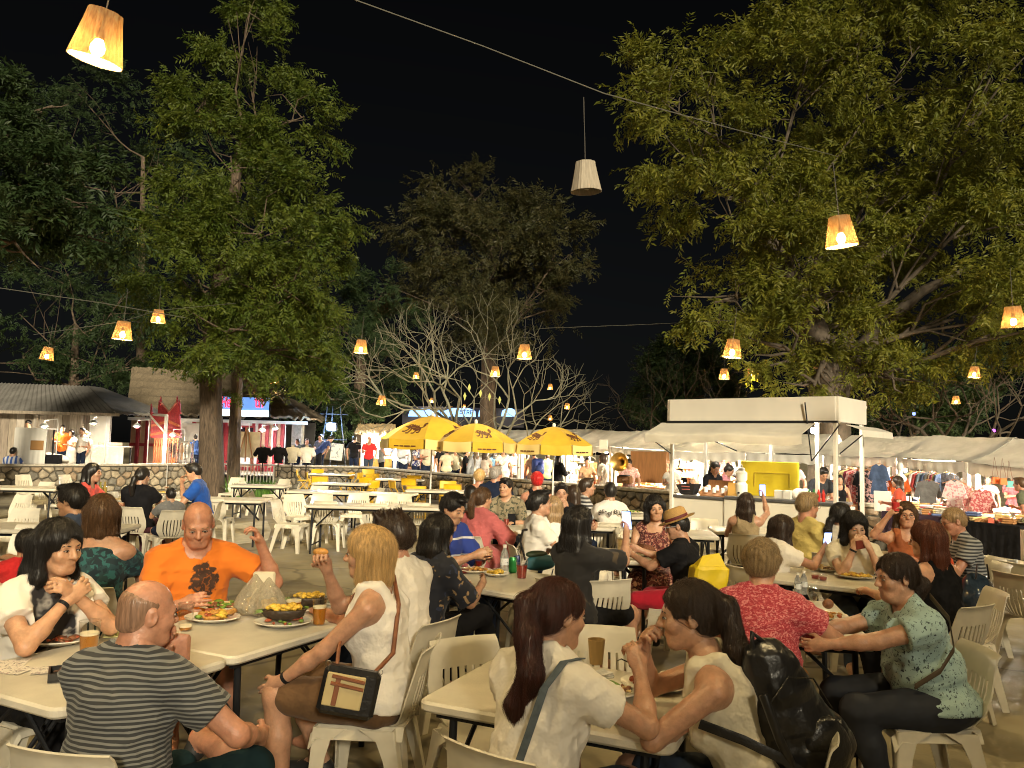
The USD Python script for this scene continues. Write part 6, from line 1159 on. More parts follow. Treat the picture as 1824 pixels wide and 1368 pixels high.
def stall_tent(a, b, label, z0, z1, depth=2.3, ridge=.46, valance=.20, bulbs=2, back=True, posts=(0, 1), lean=0.0, post_h=None):
    """a, b: ground points below the two ends of the front eave, left to right"""
    a, b = V(*a[:2]), V(*b[:2]); u = unit(b - a); L = np.linalg.norm(b - a); n_ = V(-u[1], u[0]); t = thing("market_stall", label, "market stall", (a[0], a[1], 0), math.atan2(u[1], u[0]))
    ns = 22; prof = [(-.02, 0), (.45, ridge * .30), (depth * .5, ridge), (depth - .3, ridge * .35), (depth, .0)]; P = np.zeros((ns, 9, 3)); q = np.array(prof); s9 = np.linspace(0, 1, 9); yy = np.interp(s9, np.linspace(0, 1, 5), q[:, 0]); zz = np.interp(s9, np.linspace(0, 1, 5), q[:, 1])
    for i, f in enumerate(np.linspace(0, 1, ns)):
        for j in range(9): P[i, j] = (-.14 + f * (L + .28), yy[j], z0 + (z1 - z0) * f + zz[j] - .03 * math.sin(PI * f) * (1 - abs(s9[j] - .5)) + .007 * math.sin(i * 1.3 + j))
    P[..., 2] += .02 * (len(sc_) % 2); part(t, "canopy", shell(P, .006), tarp, 60)
    Pv = np.zeros((40, 4, 3))
    for i, f in enumerate(np.linspace(0, 1, 40)):
        for j, dz in enumerate((0, .3, .7, 1)): Pv[i, j] = (f * L, -.03 - .02 * math.sin(i * 1.1) * dz, z0 + (z1 - z0) * f - .05 * math.sin(PI * f) * .5 - dz * valance * (1 + .12 * math.sin(i * .8)))
    part(t, "valance", shell(Pv, .006), tarp, 60)
    for x in posts:
        for y in (.08, depth - .1): part(t, "post", bx(.10 if y < 1 else .08, .10 if y < 1 else .08, z0 + (z1 - z0) * x - .01, (min(max(x * L, .05), L - .05), y, (z0 + (z1 - z0) * x) / 2), c=.008), whitep)
    for y in (.08, depth - .1): part(t, "beam", tube([(0, y, z0 - .06), (L, y, z1 - .06)], .022, 6), whitep)
    if back: part(t, "counter", bx(L - .3, .75, .80, (L / 2, .75, .40), c=.01), [woodm, garm[4], plankm[1], garm[8]][len(sc_) % 4])
    for i in range(bulbs): p = V(*a) + u * L * (i + .5) / bulbs + n_ * .7; single("bulb", ico(.05, (0, 0, 0), 2), sbulb, "bare bulb glowing under the white tents", "bulb", (p[0], p[1], z0 + (z1 - z0) * (i + .5) / bulbs - .16), group="bulbs under the white tents", smooth=True)
    return t, V(*a) + u * L / 2 + n_ * .72, u, L
sc_ = []
E_ = [pd(700, 788, 30.5), pd(772, 788, 29), pd(845, 787, 27.2), pd(925, 788, 24.8), pd(1005, 791, 22.8), pd(1090, 796, 20.9), pd(1192, 803, 18.9), pd(1330, 806, 17.9), pd(1470, 810, 17.0), pd(1600, 815, 15.6), pd(1726, 823, 14.2), pd(1870, 837, 12.7)]
names = ["white tent farthest along the row, behind the kiosk", "white tent behind the first yellow umbrella, with packaged food", "white tent behind the middle yellow umbrella", "white tent behind the third umbrella with small figurines", "white tent crowded with golden trinkets", "white tent with the brass horn and baskets",
         "white tent half behind the booth's end", "white tent directly behind the white booth", "white tent behind the booth with hanging clothes", "white tent with clothes racks and hangers", "outermost white tent with handbags and hats"]
for i, nm in enumerate(names):
    a, b = E_[i], E_[i + 1]; w_ = stall_tent(a, b - unit(b - a) * .06, nm, a[2], b[2], bulbs=(1, 2, 2, 2, 3, 3, 2, 1, 3, 3, 3)[i], valance=.16 if i < 6 else .20); sc_.append(w_)
for i, (n, kinds) in enumerate([(0, []), (14, ["box", "jar", "card"]), (16, ["box", "jar", "dish"]), (22, ["doll", "jar", "card", "box"]), (34, ["doll", "jar", "dish", "box"]), (26, ["doll", "jar", "dish", "card"]), (12, ["box", "card", "jar"]), (0, []), (14, ["cloth"]), (24, ["cloth", "box"]), (26, ["cloth", "shoe", "dish"])]):
    if n: _, c, u, L = sc_[i]; wares(c, u, n, L - .3, .7, .80, kinds, "in the " + names[i].split(",")[0].split(" with ")[0].split(" crowded")[0], i + 50, [GOODM[k] for k in (0, 2, 3, 4, 6, 11)] if i in (4, 5) else None)
# shelves with golden trinkets, brass horn, board
for i in (3, 4, 5):
    _, c, u, L = sc_[i]; n_ = V(-u[1], u[0]); g = c + n_ * .62; t = thing("shelf", "stepped display shelf %s" % ("with figurines behind the third umbrella", "crowded with golden trinkets", "behind the brass horn")[i - 3], "shelf", (g[0], g[1], 0), math.atan2(u[1], u[0]))
    for z in (1.05, 1.28): part(t, "board", bx(L * .8, .22, .025, (0, 0, z)), woodm); wares(g, u, 12, L * .75, .16, z + .014, ["doll", "jar", "box", "dish"], "on the " + ("figurine shelf", "golden trinket shelf", "horn stall shelf")[i - 3], 80 + i * 3 + int(z * 10), [GOODM[k] for k in (0, 2, 4, 6, 8)])
    for s in (-1, 1): part(t, "upright", bx(.03, .22, 1.3, (s * L * .4, 0, .65)), woodm)
p = pd(1104, 823, 18.6); hn = thing("gramophone_horn", "large brass gramophone horn among golden trinkets", "gramophone", p, -.5); brass = M("brass", (.62, .40, .12), .3, metallic=.85, var=.2, scale=12)
hm = lathe([(.02, -.5), (.03, -.30), (.06, -.14), (.12, -.03), (.215, .04), (.225, .045), (.215, .03), (.11, -.05), (.05, -.16), (.02, -.3)], 24); hm.apply_transform(trimesh.transformations.rotation_matrix(PI / 2, [1, 0, 0])); part(hn, "horn", hm, brass, 60); part(hn, "elbow", tube([(0, .48, 0), (0, .56, -.06), (0, .5, -.3)], .02, 8), brass, True); part(hn, "box", bx(.34, .34, .18, (0, .42, -.42), c=.015), woodm); part(hn, "turntable", lathe([(0, -.33), (.14, -.33), (.14, -.31), (0, -.31)], 20, (0, .3, 0)), steel)
for px, py, d, w_, h_, lb, m_ in ((1160, 832, 19.2, 1.0, .75, "brown wooden cabinet under the tents beside the booth", woodm), (1075, 792, 20, .25, .25, "small white sign under the tents", whitep)): q = pd(px, py, d); single("cabinet" if "cab" in lb else "sign_card", bx(w_, .3 if "cab" in lb else .02, h_, c=.01), m_, lb, "cabinet" if "cab" in lb else "sign", q, -.7)
# ---------------------------------------------------------------- white booth
BL, BR = pd(1194, 880, 14.2), pd(1497, 903, 12.25); ub = unit(V(BR[0] - BL[0], BR[1] - BL[1])); nb_ = V(-ub[1], ub[0]); LB = float(np.linalg.norm((BR - BL)[:2])); angB = math.atan2(ub[1], ub[0])
boothm = M("booth_white", (.56, .535, .47), .6, var=.07, scale=1.2); canv = M("booth_canvas", (.50, .475, .41), .8, var=.1, scale=2.5)
bo = thing("booth", "white food booth with boxy roof fascia, canvas awning and grey topped counter", "booth", (BL[0], BL[1], 0), angB); DB = 1.35
part(bo, "counter_front", bx(1.02, .06, .90, (.51, .03, .45), c=.006), boothm); part(bo, "counter_front", bx(LB - 1.06, .06, .93, (1.05 + (LB - 1.06) / 2, .0, .465), c=.006), boothm)
part(bo, "counter_side", bx(.05, DB * .5, .90, (LB - .03, DB * .28, .45), c=.005), boothm); part(bo, "counter_side", bx(.05, DB * .5, .90, (.03, DB * .28, .45), c=.005), boothm)
ctop = M("counter_grey_top", (.07, .07, .075), .35, var=.2, scale=12); part(bo, "counter_top", bx(1.04, .62, .05, (.51, .28, .925), c=.008), ctop); part(bo, "counter_top", bx(LB - 1.06, .66, .05, (1.06 + (LB - 1.06) / 2, .27, .957), c=.008), ctop)
zf = 2.44; bbulb = emissive("booth_bulb", (1, .9, .74), 420.0); fm = [bx(LB - .05, .05, .40, (LB / 2 - .02, -.05, zf), c=.005)]
part(bo, "fascia", fm[0], boothm); part(bo, "fascia", bx(.05, DB, .40, (LB - .02, DB / 2 - .05, zf), c=.005), boothm); part(bo, "fascia", bx(.05, DB, .40, (-.02, DB / 2 - .05, zf), c=.005), boothm); part(bo, "roof", bx(LB, DB, .04, (LB / 2, DB / 2, zf + .10)), boothm); part(bo, "trim", bx(LB + .02, .03, .035, (LB / 2 - .02, -.075, zf - .20)), steel)
P = np.zeros((30, 6, 3))
for i, f in enumerate(np.linspace(0, 1, 30)):
    for j, (y, z) in enumerate(((-.06, 2.22), (-.22, 2.16), (-.42, 2.09), (-.60, 2.03), (-.62, 1.98), (-.61, 1.87))): P[i, j] = (-.16 + f * (LB * .93), y + (.012 * math.sin(i * 1.3) if j == 5 else 0), z - .02 * math.sin(PI * f * 3) * (j / 5) + (.01 * math.sin(i * .9) if j > 3 else 0))
part(bo, "awning", shell(P, .006), canv, 50)
P2 = np.array([[(LB + .06 + y, .1 + f * 1.6, z) for y, z in ((.0, 2.2), (.1, 2.17), (.24, 2.12), (.25, 2.02))] for f in np.linspace(0, 1, 12)]); part(bo, "awning", shell(P2, .006), canv, 50)
for x, y in ((.04, .02), (LB - .06, .02), (.04, DB - .1), (LB - .06, DB - .1), (LB * .45, DB - .1), (LB * .8, DB * .5)): part(bo, "post", bx(.06, .06, 2.28, (x, y - .045 if y < .1 else y, 1.14), c=.006), boothm)
for x0, y0, z0, x1, y1, z1 in ((-.14, -.6, 1.98, .04, -.02, 1.66), (.95, -.6, 1.98, 1.25, .02, 1.75), (LB - .5, -.12, 2.55, LB - .42, -.06, 1.62), (LB - .42, -.06, 1.62, LB + .02, -.06, 2.2), (LB, .0, 1.75, LB + .24, .5, 2.10)): part(bo, "strut", tube([(x0, y0, z0), (x1, y1, z1)], .011, 6), steel)
part(bo, "ceiling_lamp", ico(.05, (LB * .8, .5, 2.12), 2), bbulb, True); part(bo, "ceiling_lamp", ico(.05, (LB * .3, .6, 2.12), 2), bbulb, True)
def on_counter(x, y=.25, z=.984): p = V(BL[0], BL[1]) + ub * x + nb_ * y; return V(p[0], p[1], z)
yb = M("mustard_board", (.50, .38, .012), .6, var=.05); q = on_counter(LB * .53, .62, .96)
t = thing("display_board", "large mustard yellow board standing on the booth counter", "board", q, angB); part(t, "panel", bx(1.02, .05, .60, (0, 0, .32), c=.008), yb); part(t, "inset", cat_([bx(.62, .012, .012, (.05, -.03, .42)), bx(.012, .012, .24, (-.26, -.031, .30)), bx(.012, .012, .24, (.36, -.031, .30))]), M("mustard_line", (.28, .2, .01), .6))
t = thing("drink_dispenser", "tall pale glass drink dispenser before the mustard board", "dispenser", on_counter(LB * .43, .16), angB); clearp = M("clear_plastic", (.75, .74, .70), .12, trans=.75, ior=1.3)
part(t, "jar", lathe([(0, 0), (.085, 0), (.10, .05), (.10, .20), (.07, .235), (.07, .25), (.095, .28), (.095, .40), (.05, .44), (0, .44)], 22), M("pale_jar", (.66, .64, .58), .2, spec=.6), 40); part(t, "lid", lathe([(0, .44), (.06, .44), (.055, .475), (.015, .49), (.02, .53), (0, .535)], 16), rm_); part(t, "tap", bx(.03, .07, .03, (0, -.10, .06), c=.005), steel)
t = thing("basket", "black angular basket on the booth counter's end", "basket", on_counter(.25, .22, .955), angB); part(t, "bowl", hull([(-.12, -.09, 0), (.12, -.09, 0), (-.12, .09, 0), (.12, .09, 0), (-.19, -.13, .17), (.19, -.13, .20), (-.19, .13, .17), (.19, .13, .20)]), M("black_basket", (.014, .013, .014), .6, bump=.4)); part(t, "print", cat_([bx(.16, .004, .018, (.0, -.128 + .018 * i, .14 - .05 * i)) for i in range(2)]), M("basket_print", (.4, .12, .1), .7))
t = thing("display_crate", "open wooden crate of white goods tilted on the booth counter", "crate", on_counter(.78, .2, .955), angB); part(t, "tray", cat_([bx(.46, .30, .02, (0, 0, .05), rx=.35), bx(.46, .02, .22, (0, .18, .16), rx=-.2), bx(.02, .30, .08, (-.23, 0, .08), rx=.35), bx(.02, .30, .08, (.23, 0, .08), rx=.35)]), woodm)
for i in range(6): part(t, "jar", lathe([(0, 0), (.035, 0), (.035, .07), (.02, .09), (0, .09)], 10, (-.16 + .16 * (i % 3), -.06 + .11 * (i // 3), .06 + .035 * (i // 3))), GOODM[11])
for i, x in enumerate((LB * .66, LB * .70)): single("box", bx(.16, .14, .14, (0, 0, .07), c=.006), M("kraft_white", (.5, .49, .46), .8), "pale carton on the booth counter, %s the mustard board" % ("closest to" if i == 0 else "second from"), "box", on_counter(x, .15), angB)
single("menu_card", bx(.17, .01, .22, (0, 0, .11), rx=-.12), M("menu_amber", (.55, .32, .08), .6), "amber menu card beside the drink dispenser", "card", on_counter(LB * .385, .10), angB)
for i in range(4): single("bottle", lathe([(0, 0), (.030, 0), (.030, .12), (.012, .17), (.012, .19), (0, .19)], 12), M("bottle_green", (.02, .16, .05), .2, coat=.5) if i < 2 else M("bottle_red", (.42, .02, .015), .3, coat=.4), ("green bottle at the booth counter's end" if i < 2 else "red can shaped bottle at the booth counter's end"), "bottle", on_counter(LB * .83 + .075 * i, .06), 0, "green bottles on the booth counter" if i < 2 else "red bottles on the booth counter")
for i, x in enumerate((LB * .755, LB * .79)): single("bag", xf(ico(.11, (0, 0, .09), 2, (1, .7, .9)), (0, 0, 0)), white, "white bag on the booth counter before the charcoal tee worker" if i == 0 else "white bag on the booth counter by the green bottles", "bag", on_counter(x, .2))
# ---------------------------------------------------------------- garment stalls
def gp(px, py, d): return pd(px, py, d)[:2]
rack(gp(1508, 850, 16.6), gp(1560, 850, 15.2), 1.50, 9, "clothes rack by the open end of the booth", 21, "garment on the rack by the booth's open end")
rack(gp(1620, 850, 15.4), gp(1690, 850, 14.8), 1.50, 13, "long clothes rack of wooden hangers in the tent", 33, "garment on a wooden hanger in the long rack", .55)
for px, py, d, lb, m_, dr, h_ in ((1566, 822, 14.9, "dark dress with pale collar hung high at the stall front", garm[3], True, .62), (1600, 842, 15.2, "orange top on a dummy form beside the dark dress", cloth("orange_top", (.55, .10, .02)), False, .42), (1653, 850, 13.8, "white tee under a grey jacket hung at the stall front", garm[6], False, .45), (1700, 850, 13.5, "long white and pink flowered dress hanging at the stall front", spots("pinkflower", (.62, .52, .52), [(.5, .25, .28)], 26, .55), True, .66), (1716, 858, 13.6, "pink patterned long dress next to the flowered one", spots("pinkpat", (.55, .38, .34), [(.4, .12, .14)], 40, .6), True, .58), (1750, 866, 13.0, "red and pink ruffled garment hanging by the post", spots("redruffle", (.42, .08, .09), [(.6, .35, .33)], 30, .6), True, .45)):
    q = pd(px, py, d); g = thing("hanging_garment", lb, "garment", q, -.6); part(g, "cloth", garment_mesh(.25 if dr else .32, h_, int(px), dr), m_, 40); hanger(g)
for px, py, d, lb, c in ((1773, 855, 13.2, "orange handbag hanging by its strap, first of two", (.62, .15, .02)), (1787, 857, 13.1, "orange handbag hanging nearer the picture's edge", (.60, .18, .03)), (1799, 862, 13.1, "turquoise handbag hanging at the outermost stall", (.10, .40, .42))):
    q = pd(px, py, d); t = thing("handbag", lb, "handbag", q); part(t, "body", hull([(-.06, -.02, -.06), (.06, -.02, -.06), (-.05, -.015, .05), (.05, -.015, .05), (-.06, .03, -.06), (.06, .03, -.06), (-.05, .02, .05), (.05, .02, .05)]), M("bag_%d" % px, c, .5)); part(t, "strap", tube([(-.05, 0, .05), (-.01, 0, .38), (.05, 0, .05)], .004, 5), M("bag_strap", (.2, .06, .03), .6))
for (x0, x1, y, d0, d1, lb, z, col) in ((1600, 1705, 905, 13.6, 12.6, "dark skirted table of folded clothes before the hanger rack", .80, M("aubergine_cloth", (.030, .012, .030), .9)), (1712, 1850, 915, 12.3, 11.2, "long black skirted table of hats and bags at the picture's edge", .80, black)):
    a, b = gp(x0, y, d0), gp(x1, y, d1); u = unit(V(*(b - a))); L = float(np.linalg.norm(b - a)); c = (a + b) / 2; t = thing("display_table", lb, "table", (c[0], c[1], 0), math.atan2(u[1], u[0])); part(t, "tabletop", bx(L, .8, .04, (0, 0, z - .02), c=.006), col)
    Pv = np.array([[(-L / 2 + L * s, -.405 - .015 * math.sin(s * 60) * (1 - zz / z), zz) for zz in (.34, .55, z - .02)] for s in np.linspace(0, 1, 60)]); part(t, "skirt", shell(Pv, .006), col, 50)
    for sx in (-1, 0, 1): part(t, "leg", tube([(sx * (L / 2 - .1), -.34, .76), (sx * (L / 2 - .1), -.34, 0)], .018, 6), rm_); part(t, "leg", tube([(sx * (L / 2 - .1), .34, .76), (sx * (L / 2 - .1), .34, 0)], .018, 6), rm_)
    part(t, "crossbar", tube([(-L / 2 + .1, -.34, .30), (L / 2 - .1, -.34, .30)], .014, 6), rm_); wares(c, u, 40, L, .7, z + .002, ["cloth", "cloth", "shoe", "dish"] if x0 > 1700 else ["cloth"], "on the " + ("long black skirted table" if x0 > 1700 else "dark skirted table"), int(x0))
q = pd(1572, 893, 14.0); single("sign_board", bx(.28, .03, .36, c=.006), whitep, "white notice board before the garment rack near the stone pier", "board", q, -.6)
for px, py, d, lb, col in ((1722, 836, 14.5, "white mannequin bust with yellow flower at the tent post", whitep), (1603, 832, 15.0, "white mannequin head above the orange top", whitep)):
    q = pd(px, py, d); t = thing("mannequin_bust", lb, "mannequin", q); part(t, "bust", field([ell((0, 0, 0), (.06, .075, .09)), cap((0, 0, -.06), (0, 0, -.16), .04, .05), ell((0, 0, -.22), (.13, .08, .08), None, .04)], .014), col, True); part(t, "stand", tube([(0, 0, -.28), (0, 0, -q[2])], .018, 6), rm_)
    if "flower" in lb: part(t, "flower", cat_([ico(.035, (.05 * math.cos(a) - .05, -.04, .09 + .05 * math.sin(a)), 1) for a in np.linspace(0, 5.2, 6)]), M("yellow_flower", (.6, .35, .05), .7))
# ---------------------------------------------------------------- table things
china = M("white_china", (.66, .63, .55), .22, coat=.3); foods = {"red": M("food_red", (.34, .075, .03), .5, var=.5, scale=40, bump=.5), "fried": M("food_fried", (.46, .22, .05), .55, var=.4, scale=40, bump=.4), "green": M("food_green", (.13, .22, .03), .5, var=.4, scale=30), "rice": M("food_rice", (.55, .40, .18), .6, var=.3, scale=60, bump=.5), "meat": M("food_meat", (.20, .08, .035), .5, var=.5, scale=30, bump=.5), "yellow": M("food_yellow", (.62, .40, .05), .5, var=.3, scale=50, bump=.6), "dark": M("food_dark", (.035, .022, .014), .5, var=.5, scale=25, bump=.6)}
def tp(px, py, z=.748): p = at_z(px, py, z); return p
def plate(px, py, r_, label, items, oval=1.0, rz=0.0, seed=1):
    p = tp(px, py); t = thing("plate", label, "plate", p, rz); m = lathe([(0, .004), (.62 * r_, .004), (.70 * r_, .008), (r_, .024), (r_ * .985, .028), (.70 * r_, .013), (.62 * r_, .009), (0, .009)], 40); m.apply_scale((1, oval, 1)); part(t, "dish", m, china, 40); r = random.Random(seed)
    for kind, n, sz in items:
        ms = []
        for _ in range(n):
            a, q = r.uniform(0, 6.28), r.uniform(0, .6) ** .7 * r_; m = trimesh.creation.icosphere(1, sz * r.uniform(.6, 1.2)); m.vertices += np.random.default_rng(r.randint(0, 9999)).normal(size=m.vertices.shape) * sz * .13; m.apply_scale((r.uniform(.7, 1.8), r.uniform(.7, 1.3), r.uniform(.4, .8))); m.apply_transform(rotm(r.uniform(0, 6.28), r.uniform(-.5, .5))); m.apply_translation((q * math.cos(a), q * oval * math.sin(a), .014 + sz * .5 + r.uniform(0, sz * .9))); ms.append(m)
        part(t, "food", cat_(ms), foods[kind], True, kind="stuff" if n > 6 else None)
    return t, p
plate(98, 1147, .15, "oval plate of leftovers before the clasped hands woman", [("red", 26, .012), ("meat", 14, .014)], .72, .1, 3)
plate(378, 1106, .15, "plate of fried slices and bread before the orange tee man", [("fried", 12, .026), ("red", 8, .02), ("green", 10, .016), ("yellow", 4, .026)], .8, -.1, 4)
plate(398, 1086, .14, "plate of salad behind the fried slices", [("green", 18, .016), ("meat", 10, .016), ("rice", 10, .014)], .8, 0, 5)
t, p = plate(504, 1114, .15, "plate with hollowed pineapple half full of fried rice, nearer one", [("red", 6, .014), ("green", 6, .012)], .85, .1, 6)
def pineapple(px, py, label, z0, s=1.0):
    p = tp(px, py); t = thing("pineapple_bowl", label, "food", (p[0], p[1], .748 + z0), .15, scale=s); P = []
    m = trimesh.creation.icosphere(3, 1.0); v = m.vertices; v[:, 2] = np.minimum(v[:, 2], .12); bump_ = .05 * np.sin(np.arctan2(v[:, 2], v[:, 1]) * 11) * np.sin(v[:, 0] * 17); v *= (1 + bump_)[:, None]; m.vertices = v * V(.115, .058, .055) + V(0, 0, .052); part(t, "rind", m, foods["dark"], 60); r = random.Random(8); ms = [ico(r.uniform(.010, .017), (r.uniform(-.085, .085), r.uniform(-.035, .035), .062 + r.uniform(0, .018)), 1, (1.2, 1, .8)) for _ in range(46)]; part(t, "filling", cat_(ms), foods["yellow"], True, kind="stuff")
    part(t, "crown_leaves", cat_([hull([(-.10, .01 * k, .05), (-.10, .01 * k + .012, .05), (-.155, .022 * k, .045 + .012 * (k % 2)), (-.12, .012 * k, .058)]) for k in range(-2, 3)]), foods["green"]); return t
pineapple(505, 1112, "hollowed pineapple half of fried rice on the nearer plate", .02); plate(548, 1088, .13, "dark plate behind the beer cups", [("green", 3, .012)], .85, 0, 9); pineapple(550, 1087, "hollowed pineapple half behind the beer cups", .02, .95)
beer = M("beer", (.62, .26, .02), .15, trans=.55, ior=1.33); foam = M("beer_foam", (.75, .68, .52), .8); cupm = usdkit.material(stage, "/World/Looks/thin_clear_plastic", {"t": ("transparent_bsdf", {"color": (.94, .94, .92)}), "g": ("glossy_bsdf", {"color": (1, 1, 1), "roughness": .08}), "f": ("layer_weight", {"blend": .25}), "m": ("math", {"math_type": "multiply_add", "value2": .38, "value3": .06}), "x": ("mix_closure", {})}, [("f.facing", "m.value1"), ("m.value", "x.fac"), ("t.BSDF", "x.closure1"), ("g.BSDF", "x.closure2")], surface="x.closure")
def cup(px, py, label, h_=.135, r_=.040, fill=.62, liquid=None, z=.748, straw=None, lid=False, cat="cup"):
    p = tp(px, py, z); t = thing("plastic_cup", label, cat, (p[0], p[1], z)); rb = r_ * .76; part(t, "cup", lathe([(0, .002), (rb, .002), (r_, h_), (r_ * 1.05, h_ + .003), (r_ * 1.02, h_ + .006), (r_ * .97, h_)], 28), cupm, 50); hf = h_ * fill
    if liquid: part(t, "drink", lathe([(0, .004), (rb * .96, .004), ((rb + (r_ - rb) * fill) * .965, hf), (0, hf)], 24), liquid, 40)
    if liquid is beer: part(t, "foam", lathe([(0, hf), ((rb + (r_ - rb) * fill) * .96, hf + .0005), ((rb + (r_ - rb) * fill) * .965, hf + .010), (0, hf + .012)], 24), foam, 40)
    if lid: part(t, "lid", lathe([(r_ * 1.04, h_ + .004), (r_ * 1.0, h_ + .012), (r_ * .80, h_ + .034), (r_ * .35, h_ + .048), (.006, h_ + .05)], 24), cupm, 50)
    if straw: part(t, "straw", tube([(0, 0, .02), (straw * .25, 0, h_ + .05), (straw, 0, h_ + .10)], .0032, 6), china)
    return t
cup(157, 1168, "plastic cup of beer before the striped bald man", .15, .045, .62, beer); cup(522, 1103, "plastic cup of beer next to the wrapped bag", .14, .045, .68, beer); cup(568, 1112, "plastic cup of beer at the blond person's elbow", .14, .040, .62, beer)
cup(330, 1122, "nearly empty plastic cup behind the bald striped man", .13, .04, .12, beer)
crink = usdkit.material(stage, "/World/Looks/crinkled_wrap", {"tc": ("texture_coordinate", {}), "n": ("noise_texture", {"scale": 34.0, "detail": 4.0, "distortion": 1.5}), "b": ("bump", {"strength": 1.0, "distance": .03}), "t": ("transparent_bsdf", {"color": (.93, .91, .85)}), "g": ("glossy_bsdf", {"color": (.95, .93, .88), "roughness": .14}), "d": ("diffuse_bsdf", {"color": (.62, .57, .45)}), "y": ("mix_closure", {"fac": .45}), "x": ("mix_closure", {"fac": .42})}, [("tc.object", "n.vector"), ("n.fac", "b.height"), ("b.normal", "g.normal"), ("b.normal", "d.normal"), ("d.BSDF", "y.closure1"), ("g.BSDF", "y.closure2"), ("t.BSDF", "x.closure1"), ("y.closure", "x.closure2")], surface="x.closure")
def bagstuff(px, py, label, s, seed):
    p = tp(px, py); t = thing("clear_bag", label, "bag", p, scale=s); m = trimesh.creation.icosphere(4, 1.0); v = m.vertices.copy(); up_ = np.clip((v[:, 2] + .1) / 1.1, 0, 1); f = 1 - .80 * up_ ** 1.9 + .10 * np.clip((up_ - .85) / .15, 0, 1); v[:, 0] *= .105 * f; v[:, 1] *= .09 * f; v[:, 2] = np.where(v[:, 2] > 0, v[:, 2] * .17, v[:, 2] * .06) + .06; a = np.arctan2(v[:, 1], v[:, 0]); n_ = 1 + .09 * np.sin(a * 9 + seed + v[:, 2] * 30) + .06 * np.sin(a * 17 + v[:, 2] * 50 + seed); v[:, :2] *= n_[:, None]; m.vertices = v; part(t, "wrap", m, crink, True); part(t, "food", cat_([ico(.022, (.05 * math.cos(k * 2.4) * (k % 3) / 2, .045 * math.sin(k * 2.4) * (k % 3) / 2, .035 + .018 * (k % 4)), 1, (1.3, 1, .8)) for k in range(16)]), foods["rice"], True, kind="stuff"); return t
bagstuff(452, 1096, "crinkled clear bag of food with knotted top", 1.0, 2); bagstuff(476, 1099, "crinkled clear bag of food under the paper bag", .95, 5)
q = tp(466, 1092); single("paper_bag", xf(bx(.125, .035, .20, (0, 0, .13), c=.01), rx=-.15), M("paper_bag", (.62, .56, .42), .5, var=.05, coat=.3), "upright cream paper bag among the clear wrapped bags", "paper bag", q, .12)
paper = spots("printed_paper", (.62, .57, .50), [(.14, .12, .12), (.4, .3, .28)], 60, .42)
for i, (px, py, a, lb) in enumerate(((14, 1182, .3, "printed flyer sheet at the table's far corner"), (22, 1193, -.2, "printed flyer sheet lying on another flyer"), (92, 1192, .5, "printed flyer sheet under the ashtray"))): q = tp(px, py, .7475 + .0012 * i); single("flyer", bx(.15, .11, .0012, (0, 0, .0006)), paper, lb, "flyer", q, a)
q = tp(118, 1206); t = thing("ashtray", "black square ashtray heaped with stubs", "ashtray", q, .5); part(t, "dish", cat_([bx(.13, .13, .008, (0, 0, .004))] + [bx(.13, .008, .03, (0, s * .061, .019)) for s in (-1, 1)] + [bx(.008, .114, .03, (s * .061, 0, .019)) for s in (-1, 1)]), M("ashtray_black", (.012, .012, .012), .4)); r = random.Random(3)
for i in range(9): part(t, "stub", tube([(r.uniform(-.03, .03), r.uniform(-.03, .03), .02), (r.uniform(-.055, .055), r.uniform(-.05, .05), r.uniform(.03, .06))], .0042, 6), M("stub", (.10, .05, .03), .8))
q = tp(205, 1132); single("napkin", cat_([bx(.10, .08, .006, (0, 0, .003), .4), bx(.07, .05, .02, (.02, .02, .012), 1.0, .2)]), M("lime_napkin", (.52, .50, .22), .8), "crumpled pale lime napkin behind the striped shirt man", "napkin", q)
# ponytail women's table
plate(1083, 1238, .13, "white plate of noodles with lime wedge", [("rice", 26, .012), ("red", 10, .012), ("meat", 14, .012), ("green", 2, .024)], .9, 0, 12)
t, p = plate(1168, 1226, .15, "white plate of red salad with cucumber slices and sauce cup", [("red", 30, .013), ("meat", 12, .012), ("green", 8, .020), ("yellow", 6, .016)], .85, .1, 13)
q = tp(1190, 1223); single("sauce_cup", lathe([(0, 0), (.026, 0), (.033, .034), (.035, .036), (.031, .034), (.024, .006), (0, .006)], 20), china, "small white sauce cup on the red salad plate", "cup", (q[0], q[1], .768), smooth=False)
q = tp(1160, 1206); single("phone", bx(.15, .075, .009, (0, 0, .0045), c=.002), M("phone_black", (.008, .008, .009), .15), "black phone lying flat behind the red salad plate", "phone", q, -.12)
q = tp(1140, 1192); sgm = M("sunglass_black", (.01, .01, .011), .15); t = thing("sunglasses", "black sunglasses folded on the ponytailed women's table", "sunglasses", q, .3); 
for s in (-1, 1): part(t, "lens", xf(ico(.026, (s * .031, 0, .024), 2, (1, .18, .8)), (0, 0, 0)), sgm, True); part(t, "temple", tube([(s * .058, 0, .034), (s * .060, .07, .03), (s * .05, .13, .006)], .0028, 5), sgm)
part(t, "bridge", tube([(-.012, 0, .034), (0, -.003, .037), (.012, 0, .034)], .003, 5), sgm)
q = tp(1062, 1182); single("straw_cup", lathe([(0, 0), (.03, 0), (.04, .11), (.036, .11), (.028, .006), (0, .006)], 18), M("tan_cup", (.36, .24, .10), .6), "tan paper cup at the table's far side by the white sleeve", "cup", q)
q = tp(1068, 1205); single("napkin", cat_([bx(.11, .06, .004, (0, 0, .002 + .006 * i), .2 * i, .06) for i in range(3)]), M("receipt_paper", (.55, .55, .56), .7, var=.2, scale=40), "crumpled receipts beside the noodle plate", "receipt", q, .3)
